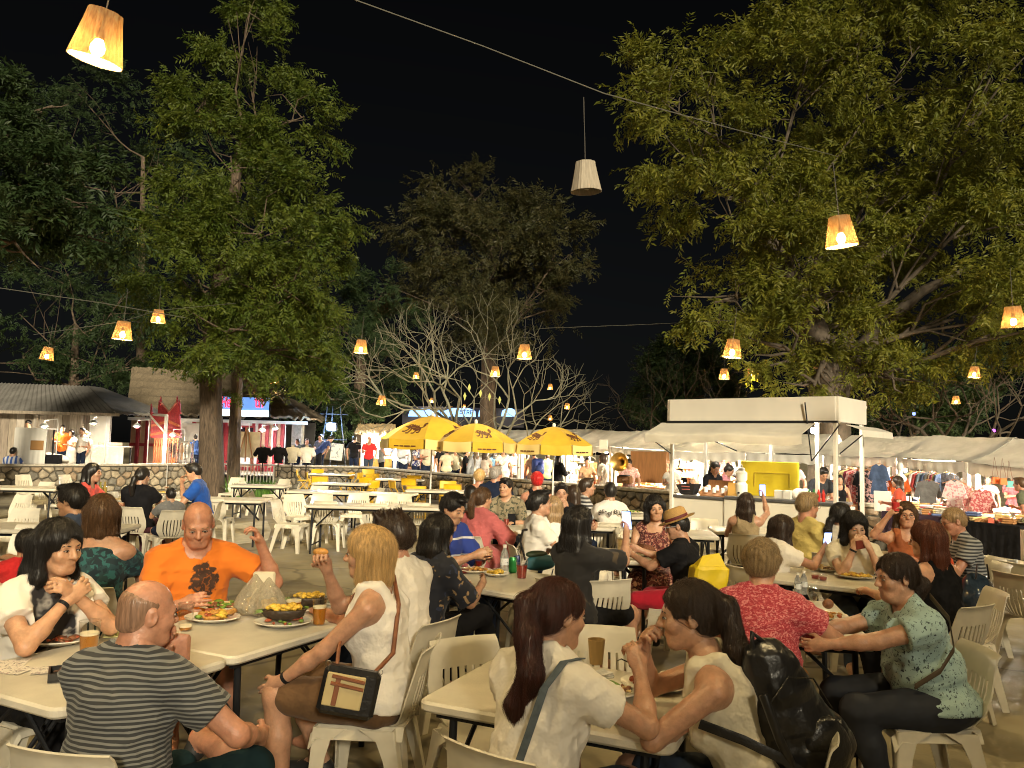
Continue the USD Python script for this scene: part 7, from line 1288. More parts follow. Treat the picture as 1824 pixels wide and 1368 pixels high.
q = tp(1185, 1218); single("fork", cat_([tube([(0, 0, .012), (.12, 0, .008)], .0025, 5), bx(.05, .016, .003, (.14, 0, .006))]), M("cutlery", (.6, .6, .6), .25, metallic=1), "metal fork resting beside the black phone", "fork", q, .1)
# iced drink table
def pet_bottle(px, py, label, h_=.22, z=.748):
    p = tp(px, py, z); t = thing("water_bottle", label, "bottle", (p[0], p[1], z)); k = h_ / .22; part(t, "bottle", lathe([(0, 0), (.030, 0), (.033, .006), (.032, .05), (.030, .056), (.033, .062), (.033, .13), (.026, .165), (.013, .19), (.013, .205), (0, .205)], 24), M("pet_plastic", (.80, .82, .82), .06, trans=.8, ior=1.25, spec=.7), 50) if k == 1 else part(t, "bottle", xf(lathe([(0, 0), (.030, 0), (.033, .006), (.033, .13), (.026, .165), (.013, .19), (.013, .205), (0, .205)], 24), s=k), M("pet_plastic", (.80, .82, .82), .06, trans=.8, ior=1.25, spec=.7), 50)
    part(t, "cap", lathe([(0, .20 * k), (.015 * k, .20 * k), (.015 * k, .222 * k), (0, .222 * k)], 14), whitep); part(t, "label", lathe([(.0338 * k, .07 * k), (.0338 * k, .12 * k)], 24), spots("bottle_label", (.66, .68, .70), [(.04, .06, .12)], 70, .4), 50); return t
pet_bottle(898, 1022, "clear water bottle on the iced drink table"); redd = M("red_tea", (.30, .022, .012), .15, trans=.35); cup(929, 1030, "clear cup of red iced tea with domed lid and bent straw", .12, .045, .80, redd, straw=-.05, lid=True)
for px, py, lb, c in ((913, 1020, "bright green drink can beside the water bottle", (.03, .26, .07)), (921, 1017, "dark blue drink can behind the green can", (.02, .04, .14))): single("can", lathe([(0, 0), (.026, 0), (.032, .008), (.032, .10), (.026, .118), (.024, .115), (0, .115)], 20), M("can_%d" % px, c, .3, metallic=.4), lb, "can", tp(px, py), smooth=False)
plate(884, 1026, .10, "small white plate of yellow fruit near the red iced tea", [("yellow", 12, .018)], .9, 0, 21); plate(846, 1020, .13, "white plate of fried food before the blue banded tee man", [("fried", 20, .014), ("rice", 16, .012)], .85, 0, 22)
cup(853, 1008, "small cup of red drink behind the fried food plate", .06, .035, .7, redd); cup(828, 1021, "small bowl of red sauce by the dark floral sleeve", .04, .04, .8, redd)
t = thing("handbag", "teal and black shoulder bag on the iced drink table", "handbag", tp(962, 1014), .5); part(t, "body", field([ell((0, 0, .06), (.13, .06, .065)), ell((.0, .02, .03), (.15, .07, .035))], .010, lambda X, D: D + .004 * wob(X, 40, 4)), M("teal_bag", (.015, .10, .14), .6, var=.2), True); part(t, "flap", field([ell((-.03, .01, .12), (.10, .05, .03))], .010), M("dark_green_bag", (.02, .035, .015), .6), True); part(t, "strap", tube([(-.14, 0, .08), (-.16, .05, .22), (-.10, .12, .30), (-.04, .16, .30)], .010, 6), leather)
t = thing("cap", "pale cap with dark badge hung on a chair by the black dress woman", "cap", at_z(1062, 1026, .62), -.5); part(t, "crown", field([ell((0, 0, 0), (.11, .09, .085))], .012, lambda X, D: np.maximum(D, -X[2] - .03)), cream, True); part(t, "brim", field([ell((.02, -.09, -.035), (.085, .075, .012))], .010), cream, True); part(t, "badge", xf(cat_([lathe([(.007, -.002), (.009, 0), (.007, .002), (.007, -.002)], 12, (.016 * k - .024, 0, 0)) for k in range(4)]), (.02, -.092, .035), 0, 1.3), steel)
# layered drink table
cup(1107, 990, "tall layered coffee drink with whipped top and dark straw", .17, .050, .9, M("layered_coffee", (.36, .24, .09), .4, var=.4, scale=14, stretch=(.2, .2, 2)), straw=-.03); q = tp(1107, 990); single("cream_top", cat_([ico(.022, (.03 * math.cos(a), .03 * math.sin(a), 0), 2) for a in np.linspace(0, 5.5, 7)] + [ico(.03, (0, 0, .015), 2)]), M("whipped_cream", (.68, .62, .48), .7), "whipped cream on the layered coffee drink", "cream", (q[0], q[1], .748 + .178), smooth=True)
r = random.Random(5)
for i, (px, py) in enumerate(((1094, 986), (1091, 990), (1098, 990), (1122, 983), (1127, 986), (1120, 988))): single("popcorn_heap", cat_([ico(r.uniform(.010, .016), (r.uniform(-.03, .03), r.uniform(-.03, .03), r.uniform(.01, .03)), 1) for _ in range(12)]), M("popcorn", (.62, .55, .38), .8), "heap of crumpled white tissue or popcorn near the layered drink", "popcorn", tp(px, py), group="pale heaps beside the layered drink", smooth=True)
plate(1140, 990, .12, "white plate beneath the straw hat man's hands", [("rice", 10, .014)], .8, 0, 31); single("phone", bx(.15, .075, .009, (0, 0, .0045), c=.002), M("phone_white", (.6, .6, .6), .2), "pale phone at the corner before the straw hat man", "phone", tp(1166, 990), -.3)
# fries table, pink and mint table
plate(1524, 1030, .16, "oval plate heaped with fries on the phone holder's table", [("yellow", 60, .014), ("fried", 16, .015)], .8, -.5, 41); plate(1478, 1018, .12, "foil plate of dumplings beside the sauce cups", [("rice", 16, .018), ("meat", 6, .012)], .85, 0, 42); plate(1452, 1012, .10, "small plate of dumplings at the bent person's hands", [("rice", 10, .016)], .85, 0, 43)
cup(1452, 1031, "clear sauce cup on the fries table, nearer the bent person", .04, .034, .7, redd); cup(1466, 1034, "clear sauce cup on the fries table, nearer the fries", .04, .034, .7, redd)
pet_bottle(1421, 1062, "small clear water bottle before the pink knit woman", .16); pet_bottle(1432, 1058, "small clear water bottle beside its twin, nearer the mint blouse", .16)
t = thing("wine_glass", "clear stemmed glass between the pink and mint dressed women", "glass", tp(1449, 1094)); part(t, "glass", lathe([(0, 0), (.034, 0), (.034, .003), (.005, .006), (.004, .07), (.02, .085), (.036, .12), (.034, .16), (.032, .16), (.033, .12), (.018, .088), (0, .08)], 24), cupm, 50)
plate(1468, 1102, .14, "white plate of orange shrimp under the mint blouse woman's hands", [("fried", 14, .016), ("red", 8, .014)], .85, 0, 51); q = tp(1475, 1090); single("food_piece", ico(.035, (0, 0, .05), 2, (1, .8, .9)), foods["meat"], "brown morsel held between the mint blouse woman's fingers", "food", q, smooth=True)
q = tp(1492, 1118); single("napkin", cat_([bx(.16, .05, .004, (0, 0, .003), .3, .1), bx(.10, .06, .012, (.03, .03, .008), 1.1, .15)]), white, "folded napkin near the mint blouse woman's elbow", "napkin", q)
# glasses woman's table, far tables
plate(1655, 985, .12, "white plate before the blond striped tee man", [("fried", 10, .016)], .85, 0, 61)
for px, py, lb in ((205, 893, "plate of food by the bottles"), (222, 889, "second plate of food by the bottles"), (150, 888, "plate before the coral tee person")): plate(px, py, .12, "white " + lb, [("rice", 12, .016), ("green", 6, .016)], .9, 0, px)
for px, py, lb, c in ((168, 886, "green sauce bottle on the coral tee person's table", (.04, .16, .03)), (178, 884, "olive bottle beside the green sauce bottle", (.16, .15, .03)), (186, 883, "tall amber bottle on the coral tee person's table", (.25, .17, .04))): single("bottle", lathe([(0, 0), (.034, 0), (.034, .13), (.014, .19), (.014, .23), (0, .23)], 14), M("glass_%d" % px, c, .15, coat=.5), lb, "bottle", tp(px, py), smooth=False)
single("tissue_box", bx(.12, .12, .13, (0, 0, .065), c=.01), whitep, "white tissue tub on the table before the black tee person", "tissue box", tp(200, 891)); plate(290, 880, .13, "plate of yellow food before the child", [("yellow", 12, .018)], .9, 0, 71); plate(300, 872, .11, "plate before the cobalt tee person", [("meat", 10, .018)], .9, 0, 72)
cup(902, 935, "tall tumbler on the camouflage shirt man's table", .15, .04, .5, redd); single("menu_card", bx(.10, .015, .14, (0, 0, .07)), black, "black table menu on the camouflage shirt man's table", "menu", tp(911, 935), .1); pet_bottle(932, 925, "white water bottle on the camouflage shirt man's table"); pet_bottle(1006, 915, "water bottle before the fists at mouth person"); pet_bottle(873, 910, "water bottle beside the rose dress woman")
plate(1132, 915, .14, "plate of greens on the table beside the script tee person", [("green", 14, .018), ("rice", 8, .016)], .85, 0, 81); plate(16, 1013, .13, "bowl of food before the child in red", [("meat", 12, .016), ("rice", 8, .014)], .85, 0, 82); plate(18, 1024, .10, "small plate at the picture's edge near the child", [("green", 8, .014)], .85, 0, 83)
single("clutch", xf(ico(.12, (0, 0, .04), 3, (1.2, .6, .4)), (0, 0, 0)), M("brown_fur", (.16, .06, .03), .9, var=.4, scale=60, bump=1), "furry brown pouch beside the floral dress woman's hands", "pouch", tp(1140, 985), smooth=True)
# ---------------------------------------------------------------- bags, hats, phones in hand
def loc(p, v): return p["world"](V(*v) / p["sc"] if False else V(*v))
def handw(p, side, off=.09): S, E, W_2 = p["J"][side]; return W_2 + unit(W_2 - E) * off
def phone_in(p, side, label, rz, tilt=.2, screen_to=None):
    h = p["world"](handw(p, side, .085)); t = thing("phone", label, "phone", h, rz); part(t, "case", bx(.075, .009, .15, (0, 0, .03), rx=-tilt, c=.003), M("phone_black", (.008, .008, .009), .15)); part(t, "screen", bx(.066, .002, .138, (0, -.0065, .03), rx=-tilt) if True else None, glow)
phone_in(blackd, "R", "phone in blue case raised by the black dress woman", math.radians(-30), -.3); phone_in(phon, "R", "bright phone held up by the bare backed woman", math.radians(-8)); phone_in(bent, "R", "blue glowing phone in the bent dark haired woman's hand", math.radians(10), -.25)
q = phone2["world"](phone2["H"] + phone2["Rh"] @ V(0, .19, -.07)); single("phone", bx(.07, .012, .13, ry=1.45, c=.003), M("phone_red", (.16, .03, .02), .3), "reddish phone held before the black haired woman's mouth", "phone", q, .3)
q = blond["world"](handw(blond, "R", .105)); single("morsel", ico(.026, (0, 0, 0), 2, (1.5, .8, .8)), foods["fried"], "fried morsel in the blond bob haired person's fingers", "food", q, smooth=True)
q = round_["world"](handw(round_, "R", .10)); single("red_cup", lathe([(0, -.04), (.03, -.04), (.036, .04), (.033, .04), (.027, -.035), (0, -.035)], 16), M("cup_red", (.5, .03, .03), .4), "red cup lifted by the round glasses woman", "cup", q)
def hat_on(p, straw, band, label_parts=True, flat=False):
    A = p["A"]; Rh, hs = p["Rh"], p["hs"]; T = np.eye(4); T[:3, :3] = Rh @ trimesh.transformations.euler_matrix(-.12, 0, 0)[:3, :3]; T[:3, 3] = A(0, -.012, .062)
    cr = lathe([(.098, 0), (.100, .03), (.094, .085), (.070, .108), (.03, .098), (0, .095)], 32); cr.apply_scale((.92, 1.12, 1)); br = lathe([(.098, 0), (.16, -.006), (.168, .004), (.160, .002), (.100, .006)], 32); br.apply_scale((.95, 1.08, 1)); bd = lathe([(.1005, .002), (.1025, .010), (.102, .030), (.0995, .034)], 32); bd.apply_scale((.92, 1.12, 1))
    for nm, m, mt in (("hat_crown", cr, straw), ("hat_brim", br, straw), ("hat_band", bd, band)): m.apply_transform(T); part(p["path"], nm, m, mt, 50)
strawm = M("straw_hat", (.40, .24, .08), .8, var=.2, scale=90, stretch=(1, 1, 3), bump=.4, bscale=150); hat_on(hat, strawm, M("hat_band", (.09, .01, .012), .7)); hat_on(hatw, M("woven_hat", (.5, .38, .22), .8, var=.2, scale=60), black)
def script_on(p, text, h_, y, z, m_):
    t = meshkit.text_mesh(text, h_, .004, True); w_ = t.bounds[1][0] - t.bounds[0][0]; t.apply_translation((-w_ / 2, 0, 0)); v = t.vertices.copy(); t.vertices = np.stack([v[:, 0], np.full(len(v), 0.0) - v[:, 2] * 1.0, v[:, 1] + .012 * np.sin(v[:, 0] * 40)], 1); up = p["up"]; b = p["chest"] - p["fw"] * y + up * z; vv = t.vertices; t.vertices = b + np.outer(vv[:, 0], p["rt"]) + np.outer(vv[:, 1], p["fw"]) + np.outer(vv[:, 2], up); part(p["path"], "lettering", t, m_)
script_on(bling, "Bling! Bling!", .050, .152, .045, black)
def strap_over(p, pts, w_, mat, name="bag_strap"):
    return single("bag_strap", tube([p["world"](V(*q)) for q in pts], w_, 6), mat, name, "bag strap", smooth=True)
def torso_pt(p, x, y, z):   # chest frame of a person
    return p["chest"] + p["rt"] * x + p["fw"] * y + p["up"] * z
# blond's satchel
t = thing("satchel", "black and cream satchel with brown straps at the blond person's hip", "bag", at_d(622, 1232, 3.55), .12, tilt=(-.05, .18)); part(t, "body", bx(.25, .075, .205, c=.02), leather); part(t, "flap", bx(.168, .012, .14, (-.022, -.040, .008), c=.004), M("cream_leather", (.50, .40, .20), .5, var=.06)); part(t, "handle", cat_([tube([(-.085, -.052, .066 - .03 * k), (.06, -.052, .058 - .03 * k)], .008, 6) for k in (0, 1)]), tan_leather); part(t, "buckle_strap", bx(.022, .008, .12, (-.055, -.050, .005), c=.002), tan_leather)
for sx in (-1, 1): part(t, "ring", xf(lathe([(.010, -.002), (.013, 0), (.010, .002), (.010, -.002)], 12), (sx * .115, -.01, .105), rx=1.57), M("cutlery", (.6, .6, .6), .25, metallic=1))
a0 = at_d(598, 1205, 3.58); b0 = at_d(655, 1212, 3.57)
single("bag_strap", tube([b0, torso_pt(blond, 0, 0, 0) * 0 + blond["world"](torso_pt(blond, -.150, -.10, -.10)), blond["world"](torso_pt(blond, -.10, -.125, .10)), blond["world"](torso_pt(blond, .05, -.07, .205)), blond["world"](torso_pt(blond, .085, .02, .215))], .011, 6), tan_leather, "brown shoulder strap across the blond person's white back", "bag strap", smooth=True)
single("bag_strap", tube([a0, at_d(604, 1150, 3.62), blond["world"](torso_pt(blond, -.10, .14, -.02)), blond["world"](torso_pt(blond, .03, .13, .12)), blond["world"](torso_pt(blond, .085, .04, .21))], .009, 6), tan_leather, "brown strap rising in front of the blond person to the satchel", "bag strap", smooth=True)
bluegrey = M("webbing", (.07, .09, .11), .8, var=.2, scale=60)
def ribbon(pts, w_, wd, label, mat):
    P = np.array([[q + wd * s * w_ / 2 for s in (-1, 0, 1)] for q in pts]); return single("bag_strap", shell(P, .004), mat, label, "bag strap", smooth=True)
ribbon([pony["world"](torso_pt(pony, x, y, z)) for x, y, z in ((.13, .03, .195), (.125, -.06, .185), (.105, -.125, .10), (.075, -.140, -.04), (.04, -.150, -.18), (.0, -.165, -.30))], .030, pony["rt"] * .9, "slate webbing strap down the back of the auburn ponytail woman", bluegrey)
ribbon([mint["world"](torso_pt(mint, x, y, z)) for x, y, z in ((-.03, -.115, .20), (-.14, -.130, .10), (-.218, -.08, -.02), (-.235, .02, -.10), (-.20, .15, -.16))], .028, V(0, 0, 1), "brown strap across the mint blouse", M("brown_strap", (.06, .04, .02), .6))
ribbon([tank["world"](torso_pt(tank, x, y, z)) for x, y, z in ((-.185, .08, .02), (-.20, -.04, -.06), (-.17, -.14, -.16), (-.12, -.20, -.26))], .034, V(.3, 0, .9), "wide black strap crossing the cream tank top", leather)
bpk = at_d(1398, 1262, 2.84); t = thing("backpack", "large shiny black backpack slung behind the cream tank top woman", "backpack", bpk, .35, tilt=(.05, -.5)); part(t, "body", field([ell((0, 0, -.08), (.15, .11, .22)), ell((.01, 0, .12), (.11, .085, .15), None, .05), ell((.03, -.03, -.18), (.15, .10, .13), None, .04)], .0095, lambda X, D: D + .010 * wob(X, 20, 3) + .007 * wob(X, 50, 9)), M("shiny_black_nylon", (.014, .014, .016), .30, var=.4, scale=10, bump=.4, bscale=30), True)
part(t, "strap", tube([(-.10, -.09, .16), (-.13, -.13, .02), (-.12, -.12, -.16), (-.08, -.08, -.28)], .016, 7), leather, True); part(t, "pocket", field([ell((.04, -.10, -.14), (.09, .035, .11))], .0095, lambda X, D: D + .006 * wob(X, 40, 6)), leather, True); part(t, "top_loop", tube([(-.03, 0, .25), (0, 0, .31), (.03, 0, .25)], .010, 6), leather, True); part(t, "seam", tube([(-.10, -.075, .10), (.01, -.095, .16), (.11, -.07, .08), (.15, -.04, -.08)], .003, 5), leather)
t = thing("shopping_bag", "yellow plastic shopping bag standing behind the straw hat man", "shopping bag", at_z(1258, 1062, .10) * 0 + at_d(1262, 1040, 6.3), .2); m = bx(.28, .16, .36, (0, 0, -.04), c=.02).subdivide().subdivide().subdivide(); v = m.vertices; v += .012 * np.stack([wob((v[:, 0], v[:, 1], v[:, 2]), 22, k) for k in range(3)], 1); m.vertices = v; part(t, "bag", m, M("yellow_plastic_bag", (.62, .46, .012), .45, var=.12, scale=6), True); part(t, "gusset", hull([(-.13, -.06, .12), (.13, -.06, .12), (-.05, .0, .22), (.09, .0, .24), (-.13, .06, .12), (.13, .06, .12)]), M("yellow_plastic_bag", (.62, .46, .012), .45)); part(t, "base", bx(.26, .15, .3, (0, 0, -.33), c=.02), M("yellow_plastic_bag", (.62, .46, .012), .45))
q = at_z(1742, 1092, .46); t = thing("tote_bag", "glossy dark blue tote on the chair behind the black strappy top woman", "bag", (q[0], q[1], .445), .3); part(t, "body", field([ell((0, 0, .14), (.17, .12, .16)), ell((0, .02, .24), (.13, .07, .10), None, .05)], .012, lambda X, D: np.maximum(D + .012 * wob(X, 22, 7), -X[2])), M("dark_blue_gloss", (.02, .032, .05), .18, var=.3, scale=9, coat=.5, bump=.4, bscale=18), True); part(t, "handle", tube([(-.07, -.05, .30), (-.05, -.05, .42), (.05, -.05, .42), (.07, -.05, .30)], .008, 6), leather, True)
bq = bp["world"](torso_pt(bp, .06, -.21, -.02)); t = thing("backpack", "blue backpack on the pale pink top person's back", "backpack", bq, bp["yaw"]); part(t, "body", field([cap((-.08, 0, -.14), (.08, 0, -.14), .10, None, .03), cap((-.07, 0, .12), (.07, 0, .12), .085, None, .03), cap((-.09, 0, -.1), (-.08, 0, .1), .09, None, .03), cap((.09, 0, -.1), (.08, 0, .1), .09, None, .03)], .016, lambda X, D: D + .006 * wob(X, 30, 3)), M("cobalt_nylon", (.02, .05, .28), .6, var=.3, scale=12), True); part(t, "pocket", field([ell((0, -.10, -.08), (.12, .05, .11))], .022), M("cobalt_nylon2", (.015, .04, .20), .6), True)
for p_, side, lb in ((asian, "R", "dark bead bracelet on the clasped hands woman's wrist"), (orange, "L", "steel watch on the orange tee man's raised wrist"), (blond, "L", "dark bracelet on the blond person's lowered wrist"), (phone2, "R", "dark bands on the wrist of the black haired woman at the fries table")):
    S, E, W3 = p_["J"][side]; a = p_["world"](W3 - unit(W3 - E) * .028); b = p_["world"](W3 - unit(W3 - E) * .012); single("bracelet", tube([a, b], .0285, 14, True), steel if "steel" not in lb else rm_, lb, "bracelet")
# plant by the trunk
gl = [M("shrub_leaf_%d" % i, c, .5, var=.2) for i, c in enumerate([(.05, .12, .015), (.08, .17, .02)])]
def blade_plant(px, py, label, n, h_, seed):
    q = at_z(px, py, 0); t = thing("plant", label, "plant", q); r = random.Random(seed); ms = [[], []]
    for i in range(n):
        a = r.uniform(0, 6.28); l = h_ * r.uniform(.6, 1.1); s = r.uniform(.25, .8); b0 = V(r.uniform(-.25, .25), r.uniform(-.15, .15), 0); pts = [b0 + V(math.cos(a), math.sin(a), 0) * l * s * f * f + V(0, 0, l * (f - .35 * f * f * s)) for f in (0, .35, .7, 1)]; w_ = V(-math.sin(a), math.cos(a), 0) * .022; P = np.array([[p - w_ * k_, p, p + w_ * k_] for p, k_ in zip(pts, (.5, 1, .8, .05))]); ms[i % 2].append(shell(P, .002))
    part(t, "leaves", cat_(ms[0]), gl[0], kind="stuff"); part(t, "leaves", cat_(ms[1]), gl[1], kind="stuff"); part(t, "stem", tube([(0, 0, 0), (.02, 0, h_ * .4)], .02, 6), plankm[3])
blade_plant(420, 893, "leafy green clump at the foot of the thick trunk", 90, .8, 4); blade_plant(470, 885, "low leafy clump behind the tree's table", 80, .6, 6)
# ---------------------------------------------------------------- trees
def leafm(name, c1, c2):
    if name in _mats: return _mats[name]
    _mats[name] = usdkit.material(stage, f"/World/Looks/{name}", {"oi": ("object_info", {}), "g": ("geometry", {}), "ad": ("math", {"math_type": "multiply_add", "value2": .5}), "ml": ("math", {"math_type": "multiply", "value2": .5}), "r": ("rgb_ramp", {"ramp": [(0, c1), (.6, tuple((np.array(c1) + np.array(c2)) / 2)), (1, c2)]}), "p": ("principled_bsdf", {"roughness": .55, "specular_ior_level": .35}), "t": ("translucent_bsdf", {}), "x": ("mix_closure", {"fac": .38})},
        [("oi.random", "ml.value1"), ("g.random_per_island", "ad.value1"), ("ml.value", "ad.value3"), ("ad.value", "r.fac"), ("r.color", "p.base_color"), ("r.color", "t.color"), ("p.BSDF", "x.closure1"), ("t.BSDF", "x.closure2")], surface="x.closure"); return _mats[name]
bark = M("bark", (.085, .060, .040), .92, var=.6, scale=7, stretch=(5, 5, .6), bump=1.0, bscale=9); bark2 = M("bark_pale", (.062, .047, .032), .85, var=.3, scale=9, bump=.5, bscale=30)
UsdGeom.Scope.Define(stage, "/World/Looks/leaf_shapes") if False else None
def sprig_mesh(seed, n=13, L=.34, lw=.032, ll=.10, droop=.25):
    r = np.random.default_rng(seed); v, f = [], []
    for i in range(n):
        s = (i + .5) / n; base = V(s * L, r.normal() * .012, -droop * L * s * s); a = (1 if i % 2 else -1) * r.uniform(.7, 1.3); d = unit(V(math.cos(a), math.sin(a), -r.uniform(0, .9))); sd = unit(np.cross(d, V(0, 0, 1) + r.normal(size=3) * .4)); l = ll * r.uniform(.7, 1.25); w_ = lw * r.uniform(.8, 1.2); k = len(v); nn = np.cross(sd, d) * w_ * .25
        v += [base, base + d * l * .45 + sd * w_ * .5 + nn, base + d * l, base + d * l * .45 - sd * w_ * .5 + nn]; f += [(k, k + 1, k + 2), (k, k + 2, k + 3)]
    return np.array(v), np.array(f)
def tree(label, base, trunk_pts, trunk_r, lobes, n_sprigs, leaf, seed, barkm=bark, size=1.0, big=1.0, limbs=True, name="tree", shellb=.62):
    """trunk_pts in the world; lobes: (centre, radii) of the crown's masses"""
    r = np.random.default_rng(seed); t = thing(name, label, "tree"); tp_ = np.array(trunk_pts, float); n = 14; ts = np.linspace(0, 1, n); seg = np.linspace(0, 1, len(tp_)); P = np.stack([np.interp(ts, seg, tp_[:, k]) for k in range(3)], 1); rad = np.interp(ts, np.linspace(0, 1, len(trunk_r)), trunk_r)
    sides = 18; tr = tube(P, rad, sides); v = tr.vertices.copy(); m_ = n * sides; c = np.repeat(P, sides, 0); dv = v[:m_] - c; a = np.tile(np.arange(sides), n) * 2 * PI / sides; v[:m_] = c + dv * (1 + .16 * np.sin(a * 4 + seed) + .08 * np.sin(a * 7 + v[:m_, 2] * 1.5))[:, None]; tr.vertices = v; part(t, "trunk", tr, barkm, 60)
    tips, limbmeshes = [], []
    for (c, rd) in lobes:
        c, rd = V(*c), V(*rd); k = int(np.argmin(np.linalg.norm(P - (c - V(0, 0, rd[2] * .9)), axis=1) + (ts < .45) * 50)); p0 = P[k]; mid = (p0 + c) / 2 + V(0, 0, -.12 * np.linalg.norm(c - p0)) + r.normal(size=3) * .25; main = [p0, p0 + (mid - p0) * .5 + r.normal(size=3) * .08, mid, c + r.normal(size=3) * rd * .15]; r0 = max(.05, rad[k] * .34)
        if limbs: limbmeshes.append((tube(main, [r0, r0 * .8, r0 * .6, r0 * .3], 8), r0))
        for b in range(6):
            q = c + unit(r.normal(size=3)) * rd * r.uniform(.6, .95); s0 = main[2] + (main[3] - main[2]) * r.uniform(0, 1); md = (s0 + q) / 2 + r.normal(size=3) * rd * .12; limbmeshes.append((tube([s0, md, q], [r0 * .36, r0 * .24, r0 * .08], 6), r0 * .3))
    big_ = [m for m, q in limbmeshes if q > .06]; small = [m for m, q in limbmeshes if q <= .06]
    for m in big_[:14]: part(t, "limb", m, barkm, True)
    if big_[14:] + small: part(t, "branches", cat_(big_[14:] + small), barkm, True, kind="stuff")
    vol = np.array([np.prod(rd) ** .75 for _, rd in lobes]); cnt = (n_sprigs * vol / vol.sum()).astype(int); pts, dirs = [], []
    for (c, rd), k in zip(lobes, cnt):
        nc = max(8, k // 42); cd = r.normal(size=(nc, 3)); cd /= np.linalg.norm(cd, axis=1, keepdims=True); cl = V(*c) + cd * V(*rd) * (shellb + (1.02 - shellb) * r.random((nc, 1)) ** .7); w_ = r.random(nc) ** 1.2 + .12; idx = r.choice(nc, k, p=w_ / w_.sum()); cs = (.13 + .10 * r.random(nc))[idx] * np.mean(rd); off = r.normal(size=(k, 3)) * cs[:, None] * V(1.05, 1.05, .5); pts.append(cl[idx] + off); dd = cd[idx] * .8 + r.normal(size=(k, 3)) * .6 + V(0, 0, -.25); dirs.append(dd / np.linalg.norm(dd, axis=1, keepdims=True))
    pts, dirs = np.vstack(pts), np.vstack(dirs); keep = pts[:, 2] > .9; pts, dirs = pts[keep], dirs[keep]
    pi = UsdGeom.PointInstancer.Define(stage, t + "/crown"); tag(pi.GetPrim(), kind="stuff"); protos = []
    for k in range(4):
        v, f = sprig_mesh(seed * 10 + k, 13, .34 * size, .034 * size * big, .105 * size * big); pm = usdkit.mesh(stage, f"{t}/crown/leaf_sprig" + (f"_{k:03d}" if k else ""), (v, f), leaf); protos.append(pm.GetPath())
    pi.CreatePrototypesRel().SetTargets(protos); N = len(pts); pi.CreatePositionsAttr(Vt.Vec3fArray.FromNumpy(pts.astype(np.float32))); pi.CreateProtoIndicesAttr(Vt.IntArray.FromNumpy(r.integers(0, 4, N).astype(np.int32))); pi.CreateScalesAttr(Vt.Vec3fArray.FromNumpy(np.repeat(r.uniform(.75, 1.35, (N, 1)), 3, 1).astype(np.float32)))
    X = dirs; Z = np.cross(X, r.normal(size=(N, 3)) * .5 + np.cross(X, [0, 0, 1.0]) + 1e-3); up = np.array([0, 0, 1.0]) + r.normal(size=(N, 3)) * .45; Y = np.cross(up, X); Y /= np.linalg.norm(Y, axis=1, keepdims=True); Z = np.cross(X, Y)
    from scipy.spatial.transform import Rotation
    q = Rotation.from_matrix(np.stack([X, Y, Z], 2)).as_quat(); pi.CreateOrientationsAttr(Vt.QuathArray([Gf.Quath(float(a[3]), float(a[0]), float(a[1]), float(a[2])) for a in q])); return t
def lob(px, py, d, rx, ry, k=1.0): p = pd(px, py, d); s = d / FPX; return (p, V(rx * s, (rx + ry) / 2 * s * k, ry * s))
leafA = leafm("leaf_olive", (.095, .112, .010), (.25, .215, .024)); leafB = leafm("leaf_green", (.055, .090, .010), (.165, .175, .020)); leafC = leafm("leaf_dark", (.022, .045, .014), (.060, .085, .022)); leafD = leafm("leaf_rust", (.035, .040, .012), (.095, .070, .022))
# the big forked tree behind the booth
D = 20.0; b = pd(1476, 800, D); g0 = V(b[0], D, 0)
lb_ = [lob(1170, 150, 18.5, 85, 85), lob(1235, 240, 18.0, 120, 100), lob(1300, 330, 19, 140, 100), lob(1420, 160, 20, 150, 140), lob(1620, 110, 19.5, 180, 150), lob(1790, 190, 19, 150, 170), lob(1270, 540, 18.5, 95, 85), lob(1390, 470, 19, 130, 110), lob(1560, 330, 20.5, 170, 140), lob(1730, 400, 19.5, 170, 140), lob(1690, 560, 19, 170, 75), lob(1500, 600, 20.5, 130, 75), lob(1385, 610, 19, 70, 65), lob(1850, 560, 18.5, 110, 110), lob(1240, 110, 19.5, 60, 60), lob(1500, 20, 20, 200, 90), lob(1440, 690, 18.5, 60, 35), lob(1590, 660, 19.5, 80, 50), lob(1450, 520, 18.2, 90, 60), lob(1400, 380, 17.8, 90, 70), lob(1500, 440, 18.4, 80, 60)]
tree("huge spreading olive green tree with forked trunk behind the white booth", g0, [g0, pd(1478, 725, D), pd(1470, 665, D), pd(1440, 560, D), pd(1390, 470, 19.7), pd(1330, 360, 19.4)], [.46, .40, .42, .30, .22, .10], lb_, 12500, leafA, 3, bark2, 1.2)
t2 = stage.GetPrimAtPath("/World/tree"); part("/World/tree", "limb", tube([pd(1480, 720, D), pd(1508, 660, D), pd(1560, 590, D + .4), pd(1640, 520, D), pd(1720, 480, D)], [.36, .26, .20, .14, .06], 12), bark2, True); part("/World/tree", "limb", tube([pd(1500, 672, D), pd(1510, 560, D + .8), pd(1545, 420, D + 1), pd(1600, 300, D + 1)], [.24, .2, .13, .06], 10), bark2, True)
